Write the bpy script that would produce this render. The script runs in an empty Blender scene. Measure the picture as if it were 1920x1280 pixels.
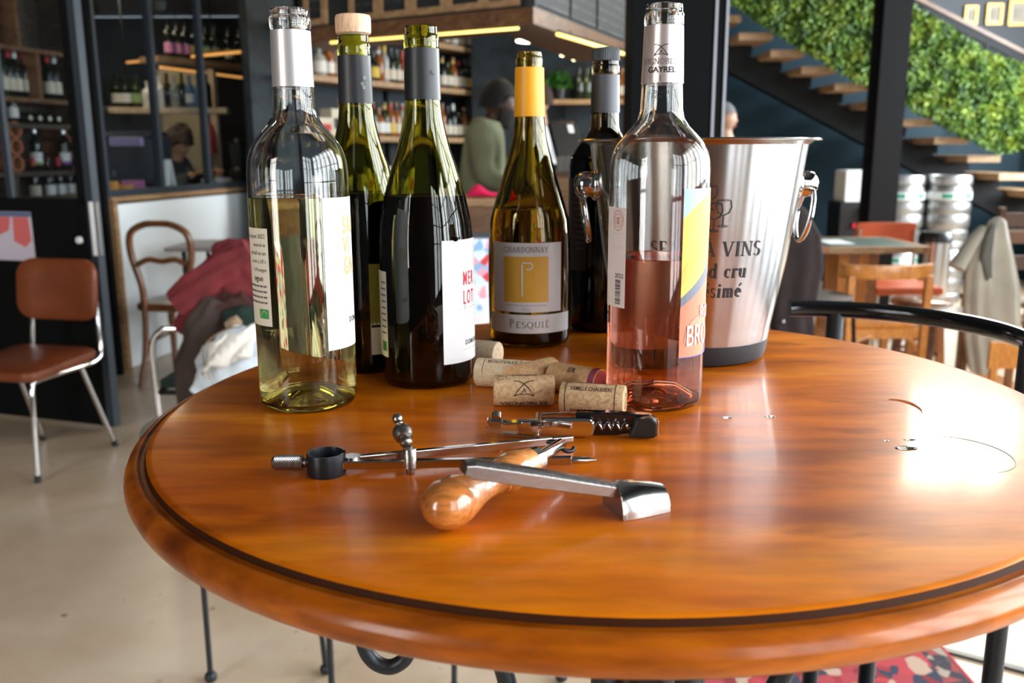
import bpy, bmesh, math, random
from mathutils import Vector, Matrix, noise
random.seed(7)
S = bpy.context.scene
COL = S.collection

# ------------------------------------------------------------------ camera
F_PX, CAM_H, PITCH, ROLL = 1700.0, 1.30, math.atan(355 / 1700.0), -0.004
_c, _s = math.cos(PITCH), math.sin(PITCH)
_F = Vector((0, _c, -_s)); _U0 = Vector((0, _s, _c)); _R0 = Vector((1, 0, 0))
_R = _R0 * math.cos(ROLL) + _U0 * math.sin(ROLL)
_U = _U0 * math.cos(ROLL) - _R0 * math.sin(ROLL)
CAM_O = Vector((0, 0, CAM_H))
cam = bpy.data.objects.new('camera', bpy.data.cameras.new('camera'))
COL.objects.link(cam)
cam.data.sensor_width = 36.0
cam.data.lens = F_PX * 36.0 / 1920.0
cam.data.clip_start = 0.02
cam.matrix_world = Matrix(((_R.x, _U.x, -_F.x, 0), (_R.y, _U.y, -_F.y, 0), (_R.z, _U.z, -_F.z, CAM_H), (0, 0, 0, 1)))
cam.data.dof.use_dof = True
cam.data.dof.focus_distance = 0.63
cam.data.dof.aperture_fstop = 10.0
S.camera = cam

def ray(x, y):
    return _F + _R * ((x - 960) / F_PX) - _U * ((y - 640) / F_PX)
def at(x, y, Y):
    d = ray(x, y); return CAM_O + d * (Y / d.y)
def gz(x, y, z):
    d = ray(x, y); return CAM_O + d * ((z - CAM_H) / d.z)

# ------------------------------------------------------------------ world, lights, exposure
S.view_settings.view_transform = 'Standard'
S.view_settings.look = 'None'
S.view_settings.exposure = 0.0
S.view_settings.gamma = 1.0
S.view_settings.use_curve_mapping = False
S.cycles.max_bounces = 20
S.cycles.transmission_bounces = 20
S.cycles.glossy_bounces = 6
S.cycles.diffuse_bounces = 4
S.cycles.transparent_max_bounces = 16
S.cycles.sample_clamp_indirect = 6.0
S.cycles.blur_glossy = 0.3
S.cycles.use_denoising = True
S.cycles.use_adaptive_sampling = True
S.cycles.adaptive_threshold = 0.025
W = bpy.data.worlds.new('sky'); S.world = W; W.use_nodes = True
W.node_tree.nodes['Background'].inputs[0].default_value = (0.80, 0.90, 1.0, 1)
W.node_tree.nodes['Background'].inputs[1].default_value = 1.0

def area(name, loc, rot, sx, sy, power, color):
    l = bpy.data.lights.new(name, 'AREA'); l.shape = 'RECTANGLE'; l.size = sx; l.size_y = sy
    l.energy = power; l.color = color
    o = bpy.data.objects.new(name, l); COL.objects.link(o); o.location = loc; o.rotation_euler = rot
    return o
PI = math.pi
DAY = (0.93, 0.97, 1.0)
# daylight in the window bays of the place: rear wall, right wall, upstairs window
area('daylight_rear', (2.28, -2.62, 1.95), (PI / 2, 0, 0), 1.75, 2.7, 110, DAY)
area('daylight_right', (3.32, 0.2, 1.95), (PI / 2, 0, PI / 2), 4.6, 2.7, 700, DAY)
area('daylight_upstairs', (5.1, 9.32, 4.0), (-PI / 2, 0, 0), 1.5, 1.4, 330, (1, 0.92, 0.78))
area('daylight_side', (5.62, 6.4, 2.3), (PI / 2, 0, PI / 2), 2.6, 2.2, 620, (0.86, 0.95, 1.0))
area('daylight_left_front', (-3.3, -2.62, 1.95), (PI / 2, 0, 0), 1.6, 2.4, 230, (1.0, 0.95, 0.88))

# ------------------------------------------------------------------ materials
MATS = {}
def nt(name):
    m = bpy.data.materials.new(name); m.use_nodes = True
    return m, m.node_tree, m.node_tree.nodes['Principled BSDF']
def mat(name, col, rough=0.5, metal=0.0, spec=0.5, emit=None, es=0, coat=0.0, bump=0.0, bscale=60, var=0.0, vscale=8, trans=0, ior=1.45, aniso=0, sheen=0):
    if name in MATS: return MATS[name]
    m, t, b = nt(name)
    b.inputs['Base Color'].default_value = (*col, 1)
    b.inputs['Roughness'].default_value = rough
    b.inputs['Metallic'].default_value = metal
    b.inputs['Specular IOR Level'].default_value = spec
    b.inputs['Coat Weight'].default_value = coat
    b.inputs['Coat Roughness'].default_value = 0.08
    b.inputs['Transmission Weight'].default_value = trans
    b.inputs['IOR'].default_value = ior
    b.inputs['Sheen Weight'].default_value = sheen
    if aniso: b.inputs['Anisotropic'].default_value = aniso; b.inputs['Anisotropic Rotation'].default_value = 0.25
    if emit:
        b.inputs['Emission Color'].default_value = (*emit, 1)
        b.inputs['Emission Strength'].default_value = es
    tc = t.nodes.new('ShaderNodeTexCoord')
    if var:
        n = t.nodes.new('ShaderNodeTexNoise'); n.inputs['Scale'].default_value = vscale; n.inputs['Detail'].default_value = 5
        t.links.new(tc.outputs['Object'], n.inputs['Vector'])
        r = t.nodes.new('ShaderNodeValToRGB')
        r.color_ramp.elements[0].position = 0.3; r.color_ramp.elements[1].position = 0.7
        r.color_ramp.elements[0].color = (*[max(0, c * (1 - var)) for c in col], 1)
        r.color_ramp.elements[1].color = (*[min(1, c * (1 + var)) for c in col], 1)
        t.links.new(n.outputs['Fac'], r.inputs['Fac']); t.links.new(r.outputs['Color'], b.inputs['Base Color'])
    if bump:
        n = t.nodes.new('ShaderNodeTexNoise'); n.inputs['Scale'].default_value = bscale; n.inputs['Detail'].default_value = 4
        t.links.new(tc.outputs['Object'], n.inputs['Vector'])
        bp = t.nodes.new('ShaderNodeBump'); bp.inputs['Strength'].default_value = bump; bp.inputs['Distance'].default_value = 0.004
        t.links.new(n.outputs['Fac'], bp.inputs['Height']); t.links.new(bp.outputs['Normal'], b.inputs['Normal'])
    MATS[name] = m
    return m
def ramp(t, fac, stops):
    r = t.nodes.new('ShaderNodeValToRGB')
    while len(r.color_ramp.elements) < len(stops): r.color_ramp.elements.new(0.5)
    for e, (p, c) in zip(r.color_ramp.elements, stops):
        e.position = p; e.color = (*c, 1)
    t.links.new(fac, r.inputs['Fac']); return r.outputs['Color']
def wood(name, dark, mid, light, scale=(3, 30, 30), rough=0.35, coat=0.0, spots=0.0, rot=0.0, coatr=0.12, grain=1.0, spec=0.5):
    if name in MATS: return MATS[name]
    m, t, b = nt(name)
    tc = t.nodes.new('ShaderNodeTexCoord'); mp = t.nodes.new('ShaderNodeMapping')
    mp.inputs['Scale'].default_value = scale; mp.inputs['Rotation'].default_value = (0, 0, rot)
    t.links.new(tc.outputs['Object'], mp.inputs['Vector'])
    n1 = t.nodes.new('ShaderNodeTexNoise'); n1.inputs['Scale'].default_value = 1.0; n1.inputs['Detail'].default_value = 6; n1.inputs['Roughness'].default_value = 0.62
    n1.inputs['Distortion'].default_value = 0.6
    t.links.new(mp.outputs['Vector'], n1.inputs['Vector'])
    c1 = ramp(t, n1.outputs['Fac'], [(0.28, dark), (0.5, mid), (0.72, light)])
    mp2 = t.nodes.new('ShaderNodeMapping'); mp2.inputs['Scale'].default_value = [s * 6 for s in scale]; mp2.inputs['Rotation'].default_value = (0, 0, rot)
    t.links.new(tc.outputs['Object'], mp2.inputs['Vector'])
    n2 = t.nodes.new('ShaderNodeTexNoise'); n2.inputs['Scale'].default_value = 1.0; n2.inputs['Detail'].default_value = 3
    t.links.new(mp2.outputs['Vector'], n2.inputs['Vector'])
    g = ramp(t, n2.outputs['Fac'], [(0.35, (0.72, 0.72, 0.72)), (0.6, (1.08, 1.08, 1.08))])
    mx = t.nodes.new('ShaderNodeMixRGB'); mx.blend_type = 'MULTIPLY'; mx.inputs['Fac'].default_value = grain
    t.links.new(c1, mx.inputs['Color1']); t.links.new(g, mx.inputs['Color2'])
    out = mx.outputs['Color']
    if spots:
        n3 = t.nodes.new('ShaderNodeTexNoise'); n3.inputs['Scale'].default_value = 1.0; n3.inputs['Detail'].default_value = 3
        mp3 = t.nodes.new('ShaderNodeMapping'); mp3.inputs['Scale'].default_value = (5, 13, 9); mp3.inputs['Rotation'].default_value = (0, 0, rot)
        t.links.new(tc.outputs['Object'], mp3.inputs['Vector']); t.links.new(mp3.outputs['Vector'], n3.inputs['Vector'])
        s3 = ramp(t, n3.outputs['Fac'], [(0.52, (1, 1, 1)), (0.66, (0.38, 0.27, 0.22))])
        m3 = t.nodes.new('ShaderNodeMixRGB'); m3.blend_type = 'MULTIPLY'; m3.inputs['Fac'].default_value = spots
        t.links.new(out, m3.inputs['Color1']); t.links.new(s3, m3.inputs['Color2']); out = m3.outputs['Color']
        n4 = t.nodes.new('ShaderNodeTexNoise'); n4.inputs['Scale'].default_value = 1.0; n4.inputs['Detail'].default_value = 5
        mp4 = t.nodes.new('ShaderNodeMapping'); mp4.inputs['Scale'].default_value = (11, 24, 12); mp4.inputs['Location'].default_value = (3.1, 1.7, 0)
        t.links.new(tc.outputs['Object'], mp4.inputs['Vector']); t.links.new(mp4.outputs['Vector'], n4.inputs['Vector'])
        s4 = ramp(t, n4.outputs['Fac'], [(0.63, (1, 1, 1)), (0.72, (0.45, 0.36, 0.30))])
        m4 = t.nodes.new('ShaderNodeMixRGB'); m4.blend_type = 'MULTIPLY'; m4.inputs['Fac'].default_value = spots
        t.links.new(out, m4.inputs['Color1']); t.links.new(s4, m4.inputs['Color2']); out = m4.outputs['Color']
    t.links.new(out, b.inputs['Base Color'])
    b.inputs['Roughness'].default_value = rough
    b.inputs['Coat Weight'].default_value = coat; b.inputs['Coat Roughness'].default_value = coatr; b.inputs['Specular IOR Level'].default_value = spec
    bp = t.nodes.new('ShaderNodeBump'); bp.inputs['Strength'].default_value = 0.06; bp.inputs['Distance'].default_value = 0.002
    t.links.new(n2.outputs['Fac'], bp.inputs['Height']); t.links.new(bp.outputs['Normal'], b.inputs['Normal'])
    MATS[name] = m
    return m
def glass(name, col, rough=0.0, ior=1.5):
    if name in MATS: return MATS[name]
    m = bpy.data.materials.new(name); m.use_nodes = True; t = m.node_tree
    g = t.nodes['Principled BSDF']; g.inputs['Base Color'].default_value = (*col, 1)
    g.inputs['Roughness'].default_value = rough; g.inputs['IOR'].default_value = ior
    g.inputs['Transmission Weight'].default_value = 1.0
    MATS[name] = m; return m
def pane_mat(name, col, refl=0.06):
    if name in MATS: return MATS[name]
    m = bpy.data.materials.new(name); m.use_nodes = True; t = m.node_tree
    t.nodes.remove(t.nodes['Principled BSDF'])
    tr = t.nodes.new('ShaderNodeBsdfTransparent'); tr.inputs[0].default_value = (*col, 1)
    gl = t.nodes.new('ShaderNodeBsdfGlossy'); gl.inputs['Roughness'].default_value = 0.02
    mx = t.nodes.new('ShaderNodeMixShader'); mx.inputs[0].default_value = refl
    t.links.new(tr.outputs[0], mx.inputs[1]); t.links.new(gl.outputs[0], mx.inputs[2])
    t.links.new(mx.outputs[0], t.nodes['Material Output'].inputs['Surface'])
    MATS[name] = m; return m

table_wood = wood('table_wood', (0.40, 0.072, 0.001), (0.60, 0.138, 0.002), (0.78, 0.235, 0.006), scale=(2.6, 13, 12), rough=0.36, coat=0.18, spots=0.70, rot=0.05, coatr=0.12, grain=0.6, spec=0.10)
rim_wood = wood('rim_wood', (0.16, 0.026, 0.001), (0.40, 0.088, 0.002), (0.58, 0.16, 0.006), scale=(5, 16, 30), rough=0.34, coat=0.35, spots=0.8, rot=0.05, coatr=0.14, grain=0.7, spec=0.2)
oak = wood('oak', (0.22, 0.12, 0.055), (0.36, 0.21, 0.10), (0.50, 0.32, 0.17), scale=(4, 30, 30), rough=0.5)
pale_wood = wood('pale_wood', (0.50, 0.36, 0.22), (0.62, 0.46, 0.30), (0.72, 0.56, 0.40), scale=(30, 30, 6), rough=0.55)
brown_wood = wood('brown_wood', (0.08, 0.035, 0.015), (0.15, 0.068, 0.03), (0.24, 0.12, 0.05), scale=(4, 28, 28), rough=0.4)
dark_wood = wood('dark_wood', (0.030, 0.020, 0.013), (0.06, 0.040, 0.026), (0.11, 0.075, 0.045), scale=(4, 28, 28), rough=0.5)
cherry = wood('cherry', (0.22, 0.075, 0.022), (0.32, 0.115, 0.036), (0.40, 0.16, 0.055), scale=(20, 20, 5), rough=0.4)
tread_wood = wood('tread_wood', (0.42, 0.25, 0.13), (0.55, 0.35, 0.20), (0.65, 0.45, 0.28), scale=(20, 6, 20), rough=0.5)
honey_wood = wood('honey_wood', (0.46, 0.15, 0.020), (0.58, 0.21, 0.032), (0.68, 0.28, 0.055), scale=(20, 20, 5), rough=0.35, coat=0.3)
handle_wood = wood('handle_wood', (0.34, 0.10, 0.018), (0.52, 0.17, 0.035), (0.64, 0.26, 0.07), scale=(9, 70, 70), rough=0.25, coat=0.9, coatr=0.06)
walnut = wood('walnut', (0.10, 0.035, 0.012), (0.19, 0.068, 0.022), (0.28, 0.11, 0.04), scale=(20, 20, 5), rough=0.3, coat=0.3)
stopper_wood = wood('stopper_wood', (0.62, 0.36, 0.21), (0.74, 0.46, 0.29), (0.82, 0.56, 0.38), scale=(120, 120, 18), rough=0.55)
cork_m = wood('cork', (0.36, 0.20, 0.09), (0.56, 0.35, 0.18), (0.68, 0.47, 0.28), scale=(260, 260, 260), rough=0.8)
cork_pale = wood('cork_pale', (0.55, 0.40, 0.24), (0.68, 0.52, 0.34), (0.75, 0.62, 0.45), scale=(240, 240, 240), rough=0.8)
cork_tan = wood('cork_tan', (0.48, 0.26, 0.11), (0.62, 0.36, 0.17), (0.70, 0.45, 0.24), scale=(200, 200, 200), rough=0.8)
black_metal = mat('black_metal', (0.005, 0.0055, 0.0065), 0.5, 0.0, spec=0.2)
iron = mat('wrought_iron', (0.018, 0.021, 0.025), 0.40, 0.3, bump=0.15, bscale=90)
steel_frame = mat('steel_frame', (0.030, 0.038, 0.048), 0.45, 0.0, spec=0.4)
column_m = mat('column_paint', (0.014, 0.014, 0.016), 0.6, spec=0.25)
black_paint = mat('black_paint', (0.004, 0.0045, 0.005), 0.7, spec=0.12)
black_gloss = mat('black_gloss', (0.006, 0.006, 0.007), 0.12, coat=0.5)
black_plastic = mat('black_plastic', (0.012, 0.012, 0.013), 0.35)
rubber = mat('rubber', (0.016, 0.016, 0.018), 0.5)
chrome = mat('chrome', (0.72, 0.72, 0.73), 0.10, 1.0)
polished = mat('polished_steel', (0.60, 0.58, 0.56), 0.13, 1.0)
steel = mat('steel', (0.36, 0.335, 0.32), 0.26, 1.0, bump=0.05, bscale=300)
old_steel = mat('old_steel', (0.33, 0.30, 0.27), 0.33, 1.0, bump=0.08, bscale=300)
brushed = mat('brushed_steel', (0.52, 0.505, 0.50), 0.20, 1.0, aniso=0.90)
_t = brushed.node_tree; _tg = _t.nodes.new('ShaderNodeTangent'); _tg.direction_type = 'RADIAL'; _tg.axis = 'Z'
_t.links.new(_tg.outputs[0], _t.nodes['Principled BSDF'].inputs['Tangent'])
gunmetal = mat('gunmetal', (0.028, 0.031, 0.036), 0.33, 0.6)
white_paint = mat('white_paint', (0.82, 0.87, 0.90), 0.6)
white_plastic = mat('white_plastic', (0.80, 0.80, 0.79), 0.4)
paper = mat('paper', (0.82, 0.82, 0.83), 0.7)
cream_paper = mat('cream_paper', (0.74, 0.67, 0.55), 0.7)
ink = mat('ink', (0.015, 0.013, 0.013), 0.6)
ink_grey = mat('ink_grey', (0.16, 0.15, 0.16), 0.6)
ink_pale = mat('ink_pale', (0.52, 0.52, 0.54), 0.6)
ink_brown = mat('ink_brown', (0.055, 0.022, 0.012), 0.7)
ink_red = mat('ink_red', (0.70, 0.022, 0.045), 0.6)
ink_gold = mat('ink_gold', (0.72, 0.48, 0.10), 0.5)
org_green = mat('organic_green', (0.06, 0.32, 0.07), 0.6)
leather = mat('leather', (0.17, 0.040, 0.011), 0.38, bump=0.2, bscale=220, var=0.12)
red_cloth = mat('red_cloth', (0.14, 0.016, 0.020), 0.9, bump=0.4, bscale=160, var=0.25)
brown_cloth = mat('brown_cloth', (0.05, 0.032, 0.028), 0.9, bump=0.3, bscale=160, var=0.25)
dark_coat_m = mat('dark_coat', (0.028, 0.018, 0.018), 0.95, bump=0.5, bscale=120, var=0.3)
green_cloth = mat('bottle_green_cloth', (0.010, 0.025, 0.018), 0.9)
denim = mat('pale_denim', (0.56, 0.62, 0.68), 0.9, bump=0.4, bscale=200, var=0.16, vscale=20)
white_cloth = mat('white_cloth', (0.78, 0.75, 0.70), 0.9, bump=0.4, bscale=160)
beige_coat_m = mat('beige_coat', (0.42, 0.38, 0.31), 0.85, bump=0.3, bscale=140, var=0.14)
grey_lining = mat('grey_lining', (0.13, 0.125, 0.11), 0.8)
olive = mat('olive_shirt', (0.16, 0.17, 0.10), 0.9, bump=0.3, bscale=150, var=0.1)
white_shirt = mat('white_shirt', (0.72, 0.71, 0.72), 0.9)
black_shirt = mat('black_shirt', (0.014, 0.014, 0.018), 0.9)
trousers_m = mat('dark_trousers', (0.02, 0.022, 0.03), 0.9)
skin_dark = mat('skin_dark', (0.065, 0.032, 0.020), 0.5)
skin_light = mat('skin_light', (0.48, 0.27, 0.18), 0.5)
skin_tan = mat('skin_tan', (0.42, 0.20, 0.10), 0.5)
hair_black = mat('hair_black', (0.008, 0.007, 0.007), 0.8, bump=0.8, bscale=90)
hair_brown = mat('hair_brown', (0.035, 0.014, 0.008), 0.8, bump=0.9, bscale=70)
hair_grey = mat('hair_grey', (0.16, 0.15, 0.15), 0.8, bump=0.8, bscale=90)
eye_m = mat('eye', (0.5, 0.5, 0.5), 0.2)
lip_m = mat('lip', (0.20, 0.07, 0.06), 0.5)
navy = mat('navy_paint', (0.005, 0.024, 0.038), 0.55, spec=0.25, var=0.15, vscale=1.2)
grey_wall = mat('grey_paint', (0.050, 0.055, 0.062), 0.7)
dark_wall = mat('dark_paint', (0.016, 0.018, 0.021), 0.7)
bar_wall = mat('bar_wall_paint', (0.014, 0.022, 0.027), 0.7, var=0.6, vscale=7)
ceil_m = mat('ceiling_paint', (0.05, 0.05, 0.05), 0.8)
ceil_left_m = mat('ceiling_left_paint', (0.22, 0.21, 0.20), 0.8)
white_wall = mat('white_wall', (0.62, 0.62, 0.62), 0.8)
led_m = mat('led_strip', (1, 0.8, 0.3), 0.5, emit=(1.0, 0.68, 0.16), es=2.6)
led_amber = mat('led_amber', (1, 0.5, 0.15), 0.5, emit=(1.0, 0.42, 0.10), es=1.0)
lamp_m = mat('lamp_disc', (1, 1, 0.8), 0.5, emit=(1.0, 0.90, 0.55), es=14.0)
bulb_m = mat('bulb', (1, 0.5, 0.1), 0.4, emit=(1.0, 0.22, 0.015), es=2.2)
bulb_hot = mat('bulb_tip', (1, 0.5, 0.1), 0.4, emit=(1.0, 0.45, 0.05), es=6)
terracotta = mat('terracotta', (0.32, 0.115, 0.055), 0.8, var=0.15)
keg_m = mat('keg_steel', (0.36, 0.355, 0.35), 0.40, 1.0)
slate_green = mat('slate_green', (0.030, 0.085, 0.075), 0.4)
orange_seat = mat('orange_seat', (0.52, 0.09, 0.025), 0.4)
magenta_cloth = mat('magenta_cloth', (0.80, 0.012, 0.10), 0.85)
grey_laminate = mat('grey_laminate', (0.30, 0.26, 0.25), 0.35)
soot_board = mat('black_board', (0.016, 0.019, 0.020), 0.7)
lavender = mat('lavender_panel', (0.30, 0.24, 0.42), 0.4)
gold_frame = mat('gold_frame', (0.55, 0.30, 0.07), 0.4, 0.3)
pink_box = mat('pink_box', (0.42, 0.13, 0.30), 0.6)
orange_box = mat('orange_box', (0.70, 0.30, 0.06), 0.6)
green_leaf_dark = mat('dark_leaf', (0.015, 0.06, 0.012), 0.6)
clear_glass = glass('clear_glass', (0.985, 0.995, 0.99))
green_glass = glass('olive_glass', (0.52, 0.50, 0.09))
amber_glass = glass('amber_glass', (0.50, 0.40, 0.08))
black_glass = glass('smoke_glass', (0.22, 0.17, 0.09))
wine_white = glass('white_wine', (0.92, 0.84, 0.42), ior=1.34)
wine_rose = glass('rose_wine', (0.86, 0.40, 0.27), ior=1.34)
wine_gold = glass('golden_wine', (0.80, 0.62, 0.16), ior=1.34)
wine_red = mat('red_wine', (0.004, 0.0006, 0.001), 0.3, spec=0.05)
water_m = glass('water', (0.98, 0.97, 0.95), ior=1.33)
window_glass = pane_mat('window_glass', (0.96, 0.97, 0.97), 0.05)
partition_glass = pane_mat('partition_glass', (0.86, 0.89, 0.90), 0.045)

def floor_mat():
    m, t, b = nt('concrete_floor')
    tc = t.nodes.new('ShaderNodeTexCoord')
    n = t.nodes.new('ShaderNodeTexNoise'); n.inputs['Scale'].default_value = 1.7; n.inputs['Detail'].default_value = 8; n.inputs['Roughness'].default_value = 0.6
    t.links.new(tc.outputs['Object'], n.inputs['Vector'])
    c = ramp(t, n.outputs['Fac'], [(0.3, (0.43, 0.30, 0.195)), (0.5, (0.54, 0.40, 0.275)), (0.7, (0.62, 0.50, 0.38))])
    n2 = t.nodes.new('ShaderNodeTexNoise'); n2.inputs['Scale'].default_value = 22; n2.inputs['Detail'].default_value = 2
    t.links.new(tc.outputs['Object'], n2.inputs['Vector'])
    s = ramp(t, n2.outputs['Fac'], [(0.70, (1, 1, 1)), (0.76, (0.45, 0.40, 0.36))])
    mx = t.nodes.new('ShaderNodeMixRGB'); mx.blend_type = 'MULTIPLY'; mx.inputs['Fac'].default_value = 1
    t.links.new(c, mx.inputs['Color1']); t.links.new(s, mx.inputs['Color2'])
    t.links.new(mx.outputs['Color'], b.inputs['Base Color'])
    b.inputs['Roughness'].default_value = 0.30
    return m
concrete = floor_mat()
def chalk_mat(name, sc):
    m, t, b = nt(name)
    tc = t.nodes.new('ShaderNodeTexCoord')
    mp = t.nodes.new('ShaderNodeMapping'); mp.inputs['Scale'].default_value = (26, 26, 40)
    t.links.new(tc.outputs['Object'], mp.inputs['Vector'])
    n = t.nodes.new('ShaderNodeTexNoise'); n.inputs['Scale'].default_value = sc; n.inputs['Detail'].default_value = 3
    t.links.new(mp.outputs['Vector'], n.inputs['Vector'])
    sx = t.nodes.new('ShaderNodeSeparateXYZ'); t.links.new(tc.outputs['Object'], sx.inputs[0])
    mu = t.nodes.new('ShaderNodeMath'); mu.operation = 'MULTIPLY'; mu.inputs[1].default_value = 110; t.links.new(sx.outputs['Z'], mu.inputs[0])
    si = t.nodes.new('ShaderNodeMath'); si.operation = 'SINE'; t.links.new(mu.outputs[0], si.inputs[0])
    ml = t.nodes.new('ShaderNodeMath'); ml.operation = 'MULTIPLY'; t.links.new(n.outputs['Fac'], ml.inputs[0]); t.links.new(si.outputs[0], ml.inputs[1])
    c = ramp(t, ml.outputs[0], [(0.38, (0.012, 0.014, 0.015)), (0.56, (0.07, 0.075, 0.075))])
    t.links.new(c, b.inputs['Base Color']); b.inputs['Roughness'].default_value = 0.7
    return m
chalk = chalk_mat('chalk_writing', 1.0)
def multi_mat(name, cols, scale, rough=0.8, vor=True):
    m, t, b = nt(name)
    tc = t.nodes.new('ShaderNodeTexCoord')
    v = t.nodes.new('ShaderNodeTexVoronoi'); v.inputs['Scale'].default_value = scale
    t.links.new(tc.outputs['Object'], v.inputs['Vector'])
    sp = t.nodes.new('ShaderNodeSeparateColor'); t.links.new(v.outputs['Color'], sp.inputs[0])
    k = len(cols)
    c = ramp(t, sp.outputs[0], [(i / k, cc) for i, cc in enumerate(cols)])
    t.nodes[-1].color_ramp.interpolation = 'CONSTANT'
    t.links.new(c, b.inputs['Base Color']); b.inputs['Roughness'].default_value = rough
    return m
rug_m = multi_mat('rug_red', [(0.30, 0.02, 0.03), (0.42, 0.04, 0.05), (0.22, 0.015, 0.02), (0.45, 0.30, 0.22), (0.35, 0.03, 0.04), (0.03, 0.03, 0.06), (0.36, 0.04, 0.05)], 26, 0.95)
rug_edge_m = multi_mat('rug_border', [(0.04, 0.03, 0.04), (0.10, 0.07, 0.06), (0.35, 0.28, 0.22), (0.05, 0.04, 0.05), (0.30, 0.05, 0.05)], 34, 0.95)
floral_m = multi_mat('floral_print', [(0.62, 0.75, 0.85), (0.80, 0.78, 0.78), (0.75, 0.35, 0.45), (0.70, 0.80, 0.88), (0.60, 0.05, 0.06), (0.25, 0.42, 0.65), (0.8, 0.7, 0.72)], 30, 0.8)
def leaf_mat():
    m, t, b = nt('moss_leaf')
    tc = t.nodes.new('ShaderNodeTexCoord')
    n = t.nodes.new('ShaderNodeTexNoise'); n.inputs['Scale'].default_value = 9; n.inputs['Detail'].default_value = 6
    t.links.new(tc.outputs['Object'], n.inputs['Vector'])
    c = ramp(t, n.outputs['Fac'], [(0.34, (0.020, 0.060, 0.004)), (0.5, (0.075, 0.150, 0.007)), (0.64, (0.165, 0.225, 0.011))])
    t.links.new(c, b.inputs['Base Color']); b.inputs['Roughness'].default_value = 0.55
    return m
moss = leaf_mat()
def knurl_mat():
    m, t, b = nt('knurled_steel')
    b.inputs['Base Color'].default_value = (0.34, 0.32, 0.31, 1); b.inputs['Metallic'].default_value = 1; b.inputs['Roughness'].default_value = 0.28
    return m
knurl = knurl_mat()

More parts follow.
